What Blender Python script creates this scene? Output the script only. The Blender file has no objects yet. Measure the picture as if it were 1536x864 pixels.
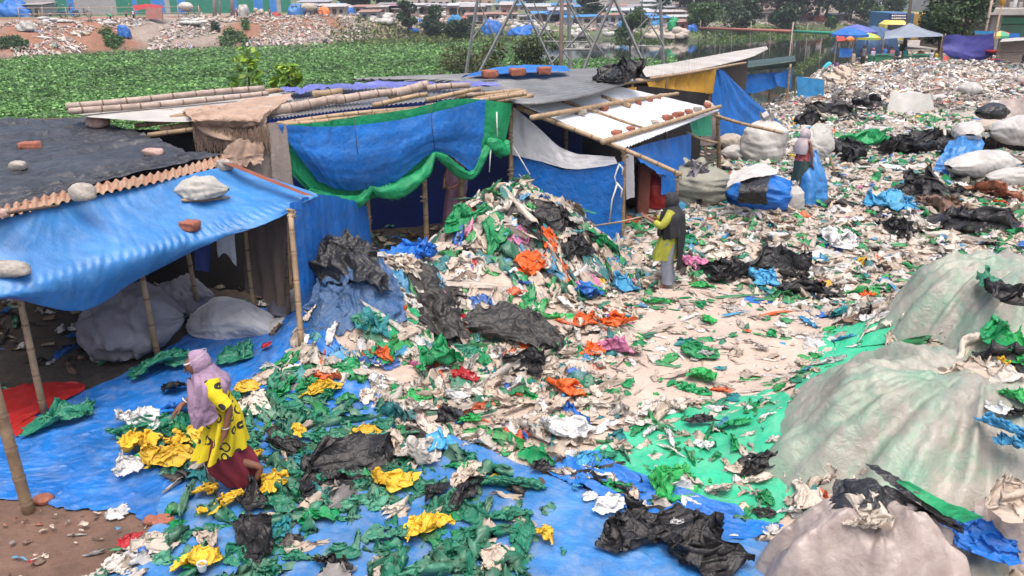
import bpy, math, random
import numpy as np
from mathutils import Vector, Matrix
R = math.radians
random.seed(7)
rng = np.random.default_rng(7)
C = bpy.context.scene.collection

# ------------------------------------------------------------------ camera maths (the photograph is 1536 x 864)
F, CX, CY, CAMZ = 1250.0, 768.0, 432.0, 4.7
TH = math.atan((432 + 20) / F)
CT, ST = math.cos(TH), math.sin(TH)
CAM = np.array([0.0, 0.0, CAMZ])
W = -5.5                                     # river level
def ray(px, py):
    u = -(py - CY) / F
    return np.array([(px - CX) / F, CT + u * ST, -ST + u * CT])
def P(px, py, z=0.0):                        # point on the level z
    d = ray(px, py); return CAM + d * ((z - CAMZ) / d[2])
def Q(px, py, Y):                            # point at the depth Y
    d = ray(px, py); return CAM + d * (Y / d[1])
def proj(x, y, z):
    x = np.asarray(x, float); y = np.asarray(y, float); z = np.asarray(z, float) - CAMZ
    dep = y * CT - z * ST; up = y * ST + z * CT
    dep = np.where(np.abs(dep) < 1e-3, 1e-3, dep)
    return CX + F * x / dep, CY - F * up / dep, dep
def inpoly(px, py, poly):
    px = np.asarray(px, float); py = np.asarray(py, float)
    ins = np.zeros(px.shape, bool); n = len(poly)
    for i in range(n):
        x0, y0 = poly[i]; x1, y1 = poly[(i + 1) % n]
        c = ((y0 > py) != (y1 > py)) & (px < (x1 - x0) * (py - y0) / ((y1 - y0) or 1e-9) + x0)
        ins ^= c
    return ins

# ------------------------------------------------------------------ noise
def _h(ix, iy, seed):
    n = (ix.astype(np.int64) * 374761393 + iy.astype(np.int64) * 668265263 + seed * 982451653) & 0xffffffff
    n = ((n ^ (n >> 13)) * 1274126177) & 0xffffffff
    n = n ^ (n >> 16)
    return (n & 0xffff) / 32767.5 - 1.0
def vn(x, y, seed=0):
    x = np.asarray(x, float); y = np.asarray(y, float)
    ix = np.floor(x); iy = np.floor(y); fx = x - ix; fy = y - iy
    fx = fx * fx * (3 - 2 * fx); fy = fy * fy * (3 - 2 * fy)
    a = _h(ix, iy, seed); b = _h(ix + 1, iy, seed); c = _h(ix, iy + 1, seed); d = _h(ix + 1, iy + 1, seed)
    return (a * (1 - fx) + b * fx) * (1 - fy) + (c * (1 - fx) + d * fx) * fy
def fbm(x, y, o=3, seed=0):
    s = 0; a = 1; t = 0
    for i in range(o):
        s = s + a * vn(x * 2 ** i, y * 2 ** i, seed + i * 17); t += a; a *= .5
    return s / t
def ridge(x, y, o=3, seed=0):
    s = 0; a = 1; t = 0
    for i in range(o):
        s = s + a * (1 - 2 * np.abs(vn(x * 2 ** i, y * 2 ** i, seed + i * 31))); t += a; a *= .55
    return s / t
def sm(t):
    t = np.clip(t, 0, 1); return t * t * (3 - 2 * t)

# ------------------------------------------------------------------ objects
ORG = {}
def mk(name, v, f, mats, origin, smooth=True, mi=None, col=None):
    v = np.asarray(v, float)
    me = bpy.data.meshes.new(name)
    v = v - np.asarray(origin, float)
    if isinstance(f, np.ndarray):
        nf, k = f.shape
        me.vertices.add(len(v)); me.vertices.foreach_set('co', v.astype(np.float32).ravel())
        me.loops.add(nf * k); me.loops.foreach_set('vertex_index', f.astype(np.int32).ravel())
        me.polygons.add(nf); me.polygons.foreach_set('loop_start', np.arange(0, nf * k, k, dtype=np.int32))
        me.update(calc_edges=True)
    else:
        me.from_pydata([tuple(p) for p in v], [], [tuple(int(i) for i in q) for q in f]); me.update()
    if not isinstance(mats, (list, tuple)): mats = [mats]
    for m in mats: me.materials.append(m)
    if mi is not None: me.polygons.foreach_set('material_index', np.asarray(mi, np.int32))
    if smooth: me.polygons.foreach_set('use_smooth', np.ones(len(me.polygons), bool))
    if col is not None:                       # one colour per vertex: the pigment of each piece
        a = me.color_attributes.new('col', 'FLOAT_COLOR', 'POINT')
        c = np.ones((len(v), 4), np.float32); c[:, :3] = col
        a.data.foreach_set('color', c.ravel())
    o = bpy.data.objects.new(name, me); C.objects.link(o)
    ORG[o.name] = np.asarray(origin, float)
    return o
def tag(o, label=None, cat=None, group=None, kind=None):
    if label: o['label'] = label
    if cat: o['category'] = cat
    if group: o['group'] = group
    if kind: o['kind'] = kind
    return o
def thing(name, label, cat, loc, group=None):
    o = bpy.data.objects.new(name, None); C.objects.link(o); o.empty_display_size = .2
    o.location = tuple(loc); ORG[o.name] = np.asarray(loc, float)
    return tag(o, label, cat, group)
def part(name, vf, m, par, smooth=True, label=None, mi=None, col=None, kind=None):
    v, f = vf
    o = mk(name, v, f, m, ORG[par.name], smooth, mi, col); o.parent = par
    if label: o['label'] = label
    if kind: o['kind'] = kind
    return o
def solid(name, vf, m, label, cat, group=None, smooth=True, mi=None, col=None, kind=None):
    v, f = vf; v = np.asarray(v, float)
    org = np.array([(v[:, 0].min() + v[:, 0].max()) / 2, (v[:, 1].min() + v[:, 1].max()) / 2, v[:, 2].min()])
    o = mk(name, v, f, m, org, smooth, mi, col); o.location = tuple(org)
    return tag(o, label, cat, group, kind)
def copy_tree(o, par=None):
    c = o.copy(); C.objects.link(c)
    if par: c.parent = par
    ORG[c.name] = ORG.get(o.name, np.zeros(3))
    for ch in list(o.children): copy_tree(ch, c)
    return c
def join(*vfs):
    vs, fs, n = [], [], 0
    for v, f in vfs:
        v = np.asarray(v, float); vs.append(v)
        fs += [tuple(int(i) + n for i in q) for q in f]; n += len(v)
    return np.concatenate(vs), fs

# ------------------------------------------------------------------ shapes
def gridf(a, b, closed=False):
    i = np.arange(a - 1)[:, None]; j = np.arange(b if closed else b - 1)[None, :]
    j2 = (j + 1) % b
    return np.stack([i * b + j, i * b + j2, (i + 1) * b + j2, (i + 1) * b + j], -1).reshape(-1, 4)
def _cr(pts, n):                              # Catmull-Rom along the first axis
    pts = np.asarray(pts, float); m = len(pts)
    if m == 2:
        t = np.linspace(0, 1, n).reshape((-1,) + (1,) * (pts.ndim - 1))
        return pts[0] * (1 - t) + pts[1] * t
    q = np.concatenate([[2 * pts[0] - pts[1]], pts, [2 * pts[-1] - pts[-2]]])
    u = np.linspace(0, m - 1, n); k = np.minimum(u.astype(int), m - 2); t = (u - k).reshape((-1,) + (1,) * (pts.ndim - 1))
    a, b, c, d = q[k], q[k + 1], q[k + 2], q[k + 3]
    return .5 * (2 * b + (c - a) * t + (2 * a - 5 * b + 4 * c - d) * t ** 2 + (3 * b - a - 3 * c + d) * t ** 3)
def surf(ctrl, nu, nv):
    s = _cr(np.asarray(ctrl, float), nu)
    return np.swapaxes(_cr(np.swapaxes(s, 0, 1), nv), 0, 1)
def cp(rows):                                 # rows of (px,py,z) or (px,py,None,Y) or xyz arrays
    out = []
    for r in rows:
        o = []
        for p in r:
            if isinstance(p, np.ndarray): o.append(p)
            elif len(p) == 4: o.append(Q(p[0], p[1], p[3]))
            elif len(p) == 2: o.append(P(p[0], p[1], 0))
            else: o.append(P(*p))
        out.append(o)
    return np.array(out)
def normals(g):
    du = np.gradient(g, axis=0); dv = np.gradient(g, axis=1)
    n = np.cross(du, dv); l = np.linalg.norm(n, axis=-1, keepdims=True); return n / np.maximum(l, 1e-9)
def creases(s, t, amp, seed, base=1.6, k=9):
    r_ = np.random.default_rng(int(seed) + 5); d = np.zeros_like(s)
    for i in range(k):
        a = r_.random() * math.pi; fr = base * (1 + 3.2 * r_.random() ** 1.4); q = (s * math.cos(a) + t * math.sin(a)) * fr + r_.random() * 3 + .25 * vn(s * 3, t * 3, int(seed) + i)
        d = d + amp * base / fr * 1.5 * (np.abs((q % 1.0) - .5) * 2 - .5) * (.35 + .65 * np.clip(.5 + vn(s * 1.3 + i, t * 1.3, int(seed) + 20 + i), 0, 1))
    return d
def sheet(ctrl, res=.05, amp=.02, sc=.35, stretch=(1, 1), seed=0, edge=.0, fold=None, corr=None, cap=160, ground=None, rag=0.0, warp=.3, rest=None, cr=0.0):
    ctrl = np.asarray(ctrl, float)
    lu = max(np.linalg.norm(np.diff(ctrl, axis=0), axis=-1).sum(0)); lv = max(np.linalg.norm(np.diff(ctrl, axis=1), axis=-1).sum(1))
    nu = int(min(cap, max(4, lu / res))); nv = int(min(cap, max(4, lv / res)))
    g = surf(ctrl, nu, nv)
    if ground is not None: g[..., 2] += ground(g[..., 0], g[..., 1])
    n = normals(g)
    s = np.linspace(0, lu, nu)[:, None] * np.ones((1, nv)); t = np.linspace(0, lv, nv)[None, :] * np.ones((nu, 1))
    ws = s + warp * fbm(s / .5, t / .5, 2, seed + 5); wt = t + warp * fbm(s / .5, t / .5, 2, seed + 9)
    d = amp * (.62 * ridge(ws / sc / stretch[0], wt / sc / stretch[1], 3, seed) + .55 * fbm(s / sc / 3, t / sc / 3, 2, seed + 3))
    if cr: d = d + creases(ws, wt, cr, seed)
    if fold:                                  # (axis, amplitude, wavelength): hanging folds
        ax, fa, fw = fold
        q = (t if ax else s) + .5 * fw * fbm(s / (3 * fw), t / (3 * fw), 2, seed + 40)
        o_ = s if ax else t
        d = d + fa * (1.1 * vn(q * 1.7 / fw, o_ / (5 * fw), seed + 42) + .8 * ridge(q * 1.1 / fw, o_ / (7 * fw), 2, seed + 43) * (.6 + .6 * fbm(s / fw / 2, t / fw / 2, 2, seed + 41)))
    if corr:                                  # corrugated iron: (axis, amplitude, wavelength)
        ax, ca, cw = corr
        d = d + ca * np.sin((t if ax else s) * 2 * math.pi / cw)
    if rag:
        e = rag * fbm(t / .12, s * 0 + seed, 3, seed + 60)
        w0 = np.clip(1 - s / (3 * rag + 1e-6), 0, 1); w1 = np.clip(1 - (lu - s) / (3 * rag + 1e-6), 0, 1)
        g = g + (e * w1 - e * w0)[..., None] * (np.gradient(g, axis=0) / np.maximum(np.linalg.norm(np.gradient(g, axis=0), axis=-1, keepdims=True), 1e-6))
        e = rag * fbm(s / .12, t * 0 + seed + 3, 3, seed + 61)
        w0 = np.clip(1 - t / (3 * rag + 1e-6), 0, 1); w1 = np.clip(1 - (lv - t) / (3 * rag + 1e-6), 0, 1)
        g = g + (e * w1 - e * w0)[..., None] * (np.gradient(g, axis=1) / np.maximum(np.linalg.norm(np.gradient(g, axis=1), axis=-1, keepdims=True), 1e-6))
    if ground is not None: d = np.abs(d) + .004
    g = g + n * d[..., None] * (np.sign(n[..., 2:3]) if ground is not None else 1)
    if rest is not None: g[..., 2] = np.maximum(g[..., 2], rest(g[..., 0], g[..., 1]) + .03)
    return g.reshape(-1, 3), gridf(nu, nv)
def thick(vf, th):                            # turns an open grid into a closed shell
    v, f = vf; v = np.asarray(v); f = np.asarray(f)
    nn = np.zeros_like(v); a = np.cross(v[f[:, 2]] - v[f[:, 0]], v[f[:, 3]] - v[f[:, 1]])
    for k in range(4): np.add.at(nn, f[:, k], a)
    nn /= np.maximum(np.linalg.norm(nn, axis=1, keepdims=True), 1e-9)
    v2 = v - nn * th; n = len(v)
    e = {}
    for q in f:
        for k in range(4):
            x, y = int(q[k]), int(q[(k + 1) % 4])
            if (y, x) in e: del e[(y, x)]
            else: e[(x, y)] = 1
    side = np.array([(y, x, x + n, y + n) for x, y in e], int).reshape(-1, 4)
    return np.concatenate([v, v2]), np.concatenate([f, f[:, ::-1] + n, side])
def tube(path, r, n=8, cap=True):
    path = np.asarray(path, float); m = len(path); r = np.ones(m) * r if np.isscalar(r) else np.asarray(r)
    t = np.gradient(path, axis=0); t /= np.maximum(np.linalg.norm(t, axis=1, keepdims=True), 1e-9)
    ref = np.array([0, 0, 1.0]) if abs(t[0][2]) < .9 else np.array([1.0, 0, 0])
    vs = []
    for i in range(m):
        a = np.cross(t[i], ref); a /= max(np.linalg.norm(a), 1e-9); b = np.cross(t[i], a); ref = np.cross(a, t[i])
        an = np.arange(n) * 2 * math.pi / n
        vs.append(path[i] + r[i] * (np.cos(an)[:, None] * a + np.sin(an)[:, None] * b))
    f = [tuple(q) for q in gridf(m, n, True)]
    if cap: f += [tuple(range(n))[::-1], tuple((m - 1) * n + k for k in range(n))]
    return np.concatenate(vs), f
def bamboo(p0, p1, r=.035, seed=0, bend=.02, n=9):
    p0 = np.asarray(p0, float); p1 = np.asarray(p1, float); L = np.linalg.norm(p1 - p0); rd = random.Random(seed * 7 + 3)
    us, rr, dark = [0.0], [r], []
    x = .12 + rd.random() * .2
    while x < L - .08:
        for dx, k in ((-.025, 1.0), (-.008, 1.16), (.004, .93), (.02, 1.0)):
            us.append((x + dx) / L); rr.append(r * k * (1 - .15 * x / L))
        x += .26 + rd.random() * .12
    us.append(1.0); rr.append(r * .85)
    us = np.array(us); ph = rd.random() * 6
    path = p0 + (p1 - p0) * us[:, None]
    path[:, 2] += bend * np.sin(us * math.pi * 1.5 + ph) - bend * np.sin(ph)
    path[:, 0] += bend * .6 * np.sin(us * 4 + ph)
    v, f = tube(path, rr, n)
    mi = []
    for i in range(len(us) - 1): mi += [1 if (i % 4 in (2, 3) and i > 0 and i < len(us) - 2) else 0] * n
    return (v, f), mi + [2, 2]
def box(c, s, rz=0, bev=.0):
    x, y, z = [k / 2 for k in s]; b = min(bev, x * .9, y * .9, z * .9)
    if b <= 0:
        v = np.array([(i, j, k) for i in (-x, x) for j in (-y, y) for k in (-z, z)])
        f = [(0, 1, 3, 2), (4, 6, 7, 5), (0, 4, 5, 1), (2, 3, 7, 6), (0, 2, 6, 4), (1, 5, 7, 3)]
    else:
        v = []; f = []; q = [(-1, -1), (1, -1), (1, 1), (-1, 1)]
        for zz, ins in ((-z, b), (-z + b, 0), (z - b, 0), (z, b)):
            for i, j in q: 
                v.append((i * (x - ins - b) - 0, j * (y - ins), zz)); v.append((i * (x - ins), j * (y - ins - b), zz))
        v = np.array(v)
        order = [1, 0, 2, 3, 5, 4, 6, 7]
        idx = [[k * 8 + o for o in (0, 2, 3, 5, 4, 6, 7, 1)] for k in range(4)]
        for k in range(3):
            for j in range(8): f.append((idx[k][j], idx[k][(j + 1) % 8], idx[k + 1][(j + 1) % 8], idx[k + 1][j]))
        f.append(tuple(idx[0][::-1])); f.append(tuple(idx[3]))
    cr, sr = math.cos(rz), math.sin(rz)
    v = np.stack([v[:, 0] * cr - v[:, 1] * sr, v[:, 0] * sr + v[:, 1] * cr, v[:, 2]], -1) + np.asarray(c, float)
    return v, f
def ball(c, s, n=12, m=8, seed=0, amp=.0, sc=1.5, flat=None, pw=1.0, rz=0, tilt=0):
    th = np.linspace(0, math.pi, m + 1)[:, None]; ph = np.arange(n)[None, :] * 2 * math.pi / n
    x = np.sin(th) * np.cos(ph); y = np.sin(th) * np.sin(ph); z = np.cos(th) * np.ones_like(ph)
    if pw != 1: x, y, z = [np.sign(q) * np.abs(q) ** pw for q in (x, y, z)]
    if amp:
        k = 1 + amp * (ridge(x * sc + 7 * z, y * sc + 3 * z, 3, seed) * .6 + fbm(x * sc + z * 2, y * sc - z, 2, seed + 5))
        x, y, z = x * k, y * k, z * k
    x = x * s[0]; y = y * s[1]; z = z * s[2]
    if flat is not None: z = np.maximum(z, -flat * s[2])
    x, z = x * math.cos(tilt) + z * math.sin(tilt), -x * math.sin(tilt) + z * math.cos(tilt)
    x, y = x * math.cos(rz) - y * math.sin(rz), x * math.sin(rz) + y * math.cos(rz)
    v = np.stack([x, y, z], -1).reshape(-1, 3) + np.asarray(c, float)
    return v, gridf(m + 1, n, True)
def sack(c, L, r, rz=0, tilt=0, seed=0, neck=True, n=48, m=44, flat=.75, amp=.07):
    """a stuffed woven bag lying on its side: pillow body with a flat sewn end and a gathered end"""
    u = np.linspace(0, 1, m)[:, None]; a = np.arange(n)[None, :] * 2 * math.pi / n; amp = amp * 1.5
    s_ = np.sin(np.clip(u, .004, .996) * math.pi); pz = s_ ** .55; py = s_ ** .26
    if neck: k = sm((u - .70) / .22); py = py * (1 - .55 * k); pz = pz * (1 - .25 * k); 
    ca, sa = np.sign(np.cos(a)) * np.abs(np.cos(a)) ** .8, np.sign(np.sin(a)) * np.abs(np.sin(a)) ** .85
    wr = 1 + amp * ridge(u * 3.2 + seed + .5 * ca, ca * 1.3 + sa * 1.9 + seed, 3, seed) + amp * .9 * fbm(u * 4 + seed, sa * 2 + ca, 3, seed + 4)
    e = np.clip(np.abs(u - .5) * 2 - .45, 0, 1); wr = wr + amp * 1.6 * e * ridge(a * 1.6 + seed, u * .8, 2, seed + 6) + amp * .5 * ridge(u * 11 + 2 * sa, a * 1.2 + u * 2, 2, seed + 9)
    y = py * r * ca * wr * 1.08; z = pz * r * sa * wr * .86
    z = np.maximum(z, -flat * r * .86)
    x = (u - .5) * L + 0 * a + .03 * L * fbm(ca * 2, u * 4, 2, seed + 8)
    x, z = x * math.cos(tilt) + z * math.sin(tilt), -x * math.sin(tilt) + z * math.cos(tilt)
    x, y = x * math.cos(rz) - y * math.sin(rz), x * math.sin(rz) + y * math.cos(rz)
    v = np.stack([x, y, z], -1).reshape(-1, 3) + np.asarray(c, float)
    return v, gridf(m, n, True)
def stuffed(c, rx, ry, h, seed=0, n=56, m=46, amp=.10, lean=.08):
    """a stuffed sack standing upright, its mouth gathered and tied; c is the middle of its base"""
    u = np.linspace(0, 1, m)[:, None]; a = np.arange(n)[None, :] * 2 * math.pi / n + 0 * u; ca, sa = np.cos(a), np.sin(a)
    pr = np.interp(u, [0, .0, .06, .2, .45, .68, .82, .89, .92, 1.0], [0, .55, .86, .98, 1.0, .88, .52, .20, .18, .34])
    pr = np.where(u <= 0, 0, pr); e = sm((u - .5) / .38)
    wr = 1 + amp * ridge(ca * 1.2 + u * 1.7 + seed, sa * 1.2 + u, 3, seed) + amp * .8 * fbm(ca * 2.2 + seed, sa * 2.2 + u * 4, 3, seed + 3) + e * 1.9 * amp * ridge(a * 1.9 + seed, u * .7, 2, seed + 5) + amp * .45 * ridge(u * 7 + ca, a * 1.5, 2, seed + 7)
    x = pr * rx * ca * wr + lean * rx * u ** 2 * 2 * math.cos(seed); y = pr * ry * sa * wr + lean * ry * u ** 2 * math.sin(seed)
    z = h * (u + .03 * fbm(ca * 2, sa * 2 + seed, 2, seed + 2) * u) * np.where(u > .9, 1 + .05 * np.sin(a * 4 + seed), 1)
    return np.stack([x + c[0], y + c[1], z + c[2]], -1).reshape(-1, 3), gridf(m, n, True)
def rock(c, s, seed=0, rz=0, amp=.22):
    return ball(c, s, 18, 12, seed, amp, 1.7, .7, .75, rz)
def crumple(n, size, seed, h=.25, elong=1.0, tight=.5, wild=1.0):
    """a thrown-down plastic bag: a sheet folded over, gathered into pleats and creased"""
    r_ = np.random.default_rng(int(seed))
    g = np.linspace(-1, 1, n); x, y = np.meshgrid(g, g, indexing='ij')
    X = x * np.sqrt(1 - .46 * y * y); Y = y * np.sqrt(1 - .46 * x * x)
    rad = np.sqrt(X * X + Y * Y); an = np.arctan2(Y, X); sd = int(seed) % 97
    edge = 1 + .24 * wild * vn(np.cos(an) * 1.3 + sd, np.sin(an) * 1.3, sd) + .13 * wild * vn(np.cos(an) * 3 + 5, np.sin(an) * 3 + sd, sd + 1)
    X = X * edge; Y = Y * edge
    wx = X + .30 * vn(X * 1.6, Y * 1.6, sd + 3); wy = Y + .30 * vn(X * 1.6 + 9, Y * 1.6, sd + 4)
    Z = h * 1.3 * (1 - np.clip(rad, 0, 1.0) ** 2) * (.9 + .7 * vn(X * 1.4 + sd, Y * 1.4, sd + 2))
    ph = r_.random() * math.pi; c, s = math.cos(ph), math.sin(ph); p = wx * c + wy * s; q = -wx * s + wy * c
    k = 1.6 + 1.6 * r_.random(); pin = .35 + .65 * np.clip(np.abs(q - (r_.random() - .5)) * 1.2, 0, 1)
    tri = np.abs(((p / pin * k + r_.random()) % 1.0) - .5) * 2 - .5
    Z = Z + .20 * tight * tri
    for i in range(8):                        # sharp creases in all directions
        t = r_.random() * math.pi; fr = .8 + 3.4 * r_.random() ** 1.3; c, s = math.cos(t), math.sin(t)
        u = (wx * c + wy * s) * fr + r_.random(); a = .40 / fr * tight * (.5 + r_.random())
        Z = Z + a * (np.abs((u % 1.0) - .5) * 2 - .5)
        sh = (np.abs(((u + .27) % 1.0) - .5) * 2 - .5) * a * 1.1
        X = X + c * sh; Y = Y + s * sh
    for i in range(2):                        # parts of the sheet turned back over the rest
        t = r_.random() * 2 * math.pi; c, s = math.cos(t), math.sin(t); o = .22 + .4 * r_.random() + .15 * vn(X * 2 + sd, Y * 2 + i, sd + 8)
        d = X * c + Y * s - o; m = np.clip(d, 0, None)
        X = X - 1.75 * m * c; Y = Y - 1.75 * m * s; Z = Z + .16 * sm(m / .25) + .12 * np.exp(-(d / .12) ** 2)
    rim = sm((rad - .6) / .4)
    Z = Z * (1 - .35 * rim); Z = Z - np.percentile(Z, 12)
    Z = np.where(Z < 0, Z * .25, Z)
    v = np.stack([X * elong, Y / math.sqrt(elong), Z * .85], -1).reshape(-1, 3) * size
    return v, gridf(n, n)
def loft(rings, n=28, seed=0, fold=.0, nf=9, close0=False, close1=False, res=10):
    """rings: (centre, rx, ry, rz, pitch) - smooth garment shell"""
    cs = np.array([np.concatenate([np.asarray(q[0], float), [q[1], q[2], q[3] if len(q) > 3 else 0, q[4] if len(q) > 4 else 0]]) for q in rings])
    m = (len(cs) - 1) * 4 + 1; s = _cr(cs, m); vs = []
    an = np.arange(n) * 2 * math.pi / n
    for i in range(m):
        c = s[i, :3]; rx, ry, rz, pt = s[i, 3:]
        u = i / (m - 1)
        k = 1 + fold * u * (np.sin(an * nf + seed + 2 * u) * .6 + vn(np.cos(an) * 3 + u, np.sin(an) * 3 + seed, seed) * .8)
        x = rx * k * np.cos(an); y = ry * k * np.sin(an); z = -x * math.tan(pt)
        x, y = x * math.cos(rz) - y * math.sin(rz), x * math.sin(rz) + y * math.cos(rz)
        vs.append(np.stack([x + c[0], y + c[1], z + c[2]], -1))
    f = [tuple(q) for q in gridf(m, n, True)]
    if close0: f.append(tuple(range(n))[::-1])
    if close1: f.append(tuple((m - 1) * n + k for k in range(n)))
    return np.concatenate(vs), f
def xf(vf, loc=(0, 0, 0), rz=0, s=1.0):
    v, f = vf; v = np.asarray(v, float) * s
    c, q = math.cos(rz), math.sin(rz)
    return np.stack([v[:, 0] * c - v[:, 1] * q, v[:, 0] * q + v[:, 1] * c, v[:, 2]], -1) + np.asarray(loc, float), f

# ------------------------------------------------------------------ materials
MATS = {}
def _base(name):
    m = bpy.data.materials.new(name); m.use_nodes = True; nt = m.node_tree
    for n in list(nt.nodes): nt.nodes.remove(n)
    out = nt.nodes.new('ShaderNodeOutputMaterial'); b = nt.nodes.new('ShaderNodeBsdfPrincipled')
    nt.links.new(b.outputs[0], out.inputs[0]); MATS[name] = m
    return m, nt, b, out
def _noise(nt, vec, scale, detail=4, rough=.55, dist=0):
    n = nt.nodes.new('ShaderNodeTexNoise'); n.inputs['Scale'].default_value = scale; n.inputs['Detail'].default_value = detail
    n.inputs['Roughness'].default_value = rough; n.inputs['Distortion'].default_value = dist
    nt.links.new(vec, n.inputs['Vector']); return n.outputs['Fac']
def _ramp(nt, fac, a, b):
    r = nt.nodes.new('ShaderNodeMapRange'); r.inputs[1].default_value = a; r.inputs[2].default_value = b
    nt.links.new(fac, r.inputs[0]); return r.outputs[0]
def _mix(nt, fac, a, b, mode='MIX'):
    m = nt.nodes.new('ShaderNodeMix'); m.data_type = 'RGBA'; m.blend_type = mode
    for s, x in ((0, fac), (6, a), (7, b)):
        if isinstance(x, (int, float)): m.inputs[s].default_value = x
        elif isinstance(x, tuple): m.inputs[s].default_value = (*x[:3], 1)
        else: nt.links.new(x, m.inputs[s])
    return m.outputs[2]
def mat(name, col, rough=.5, dirt=.25, dirtcol=(.36, .30, .25), trans=0.0, bump=.25, bscale=14, nscale=3, src=None, spec=.5,
        crease=0.0, var=.25, alpha=1.0, metal=0.0, obj=True, streak=None):
    m, nt, b, out = _base(name)
    tc = nt.nodes.new('ShaderNodeTexCoord').outputs['Object']
    if streak:
        mp = nt.nodes.new('ShaderNodeMapping'); mp.inputs['Scale'].default_value = streak; nt.links.new(tc, mp.inputs[0]); sv = mp.outputs[0]
    else: sv = tc
    if src == 'col':
        a = nt.nodes.new('ShaderNodeAttribute'); a.attribute_name = 'col'; base = a.outputs['Color']
    elif src == 'obj':
        base = nt.nodes.new('ShaderNodeObjectInfo').outputs['Color']
    else:
        r = nt.nodes.new('ShaderNodeRGB'); r.outputs[0].default_value = (*col, 1); base = r.outputs[0]
    n1 = _noise(nt, sv, nscale, 5, .6, .4)
    v = _mix(nt, _ramp(nt, n1, .3, .72), (1 - var,) * 3, (1 + var * .7,) * 3)
    c = _mix(nt, 1.0, base, v, 'MULTIPLY')
    if dirt > 0:
        n2 = _noise(nt, sv, nscale * 2.3, 8, .7, .6)
        df = nt.nodes.new('ShaderNodeMath'); df.operation = 'MULTIPLY'; df.inputs[1].default_value = dirt
        nt.links.new(_ramp(nt, n2, .45, .75), df.inputs[0])
        c = _mix(nt, df.outputs[0], c, dirtcol)
    nt.links.new(c, b.inputs['Base Color'])
    b.inputs['Roughness'].default_value = rough; b.inputs['Metallic'].default_value = metal
    b.inputs['Specular IOR Level'].default_value = spec
    if alpha < 1: b.inputs['Alpha'].default_value = alpha
    if bump or crease:
        nb = _noise(nt, tc, bscale, 6, .6, .8); h = nb
        if crease:
            vo = nt.nodes.new('ShaderNodeTexVoronoi'); vo.feature = 'DISTANCE_TO_EDGE'; vo.inputs['Scale'].default_value = bscale * .5
            wv = nt.nodes.new('ShaderNodeMix'); wv.data_type = 'VECTOR'; wv.inputs[0].default_value = .12
            nz = nt.nodes.new('ShaderNodeTexNoise'); nz.inputs['Scale'].default_value = bscale * .4; nt.links.new(tc, nz.inputs['Vector'])
            nt.links.new(tc, wv.inputs[4]); nt.links.new(nz.outputs['Color'], wv.inputs[5]); nt.links.new(wv.outputs[1], vo.inputs['Vector'])
            ad = nt.nodes.new('ShaderNodeMath'); ad.operation = 'MULTIPLY_ADD'; ad.inputs[1].default_value = crease
            nt.links.new(vo.outputs['Distance'], ad.inputs[0]); nt.links.new(nb, ad.inputs[2]); h = ad.outputs[0]
        bp = nt.nodes.new('ShaderNodeBump'); bp.inputs['Strength'].default_value = bump; bp.inputs['Distance'].default_value = .6 / bscale
        nt.links.new(h, bp.inputs['Height']); nt.links.new(bp.outputs[0], b.inputs['Normal'])
    if trans > 0:
        t = nt.nodes.new('ShaderNodeBsdfTranslucent'); nt.links.new(c, t.inputs[0])
        mx = nt.nodes.new('ShaderNodeMixShader'); mx.inputs[0].default_value = trans
        nt.links.new(b.outputs[0], mx.inputs[1]); nt.links.new(t.outputs[0], mx.inputs[2]); nt.links.new(mx.outputs[0], out.inputs[0])
    return m
M = {}
def MM(key, *a, **k): M[key] = mat(key, *a, **k)
TAN = (.50, .40, .32)
MM('litter_plastic', (1, 1, 1), .34, .10, (.50, .43, .36), .38, .25, 20, 5, src='col', crease=1.2, var=.22)
MM('bag_plastic', (1, 1, 1), .38, .12, (.42, .35, .29), .28, .5, 24, 5, src='obj', crease=1.5, var=.22)
MM('small_rubbish', (1, 1, 1), .65, .15, (.3, .25, .2), 0, 0, 10, 5, src='col', var=.2)
MM('leaf', (1, 1, 1), .5, 0, trans=.3, bump=0, nscale=.6, src='col', var=.35)
MM('blue_tarp', (.012, .13, .47), .42, .22, (.30, .34, .42), .12, .3, 18, 1.6, crease=.8, var=.25)
MM('blue_tarp_bright', (.010, .165, .58), .42, .28, (.16, .27, .48), .25, .45, 14, 1.8, crease=.9, var=.3)
MM('blue_tarp_faded', (.030, .175, .45), .40, .4, (.16, .32, .54), .1, .18, 26, 2.4, crease=.6, var=.28, streak=(.5, 1.6, 1))
MM('blue_tarp_ground', (.008, .125, .42), .42, .5, (.20, .24, .30), 0, .32, 20, 1.6, crease=1.0, var=.4)
MM('blue_tarp_pale', (.028, .155, .40), .5, .6, (.24, .27, .30), 0, .32, 20, 1.6, crease=1.0, var=.35)
MM('blue_tarp_dusty', (.028, .085, .20), .6, .5, (.16, .19, .24), .05, .6, 20, 2.2, crease=1.5, var=.35)
MM('blue_tarp_dark', (.004, .022, .15), .5, .1, (.05, .06, .1), .1, .25, 12, 1.5, var=.3)
MM('teal_tarp', (.02, .22, .48), .5, .3, (.2, .3, .36), .15, .4, 18, 2, crease=.8)
MM('purple_tarp', (.03, .03, .20), .6, .1, (.2, .2, .3), .1, .2, 12, 1.5)
MM('violet_tarp', (.10, .12, .38), .5, .25, (.3, .3, .4), .1, .2, 12, 1.5)
MM('grey_tarp', (.22, .25, .30), .6, .15, (.3, .3, .3), .1, .2, 10, 1)
MM('green_tarp', (.010, .34, .13), .5, .22, (.12, .36, .2), .28, .45, 14, 2, crease=.9, var=.3)
MM('green_sheet', (.025, .37, .20), .5, .25, (.36, .42, .33), 0, .35, 14, 1.6, crease=.9, var=.25)
MM('dark_green_tarp', (.022, .05, .042), .5, .25, (.12, .14, .12), .05, .3, 12, 2)
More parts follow.
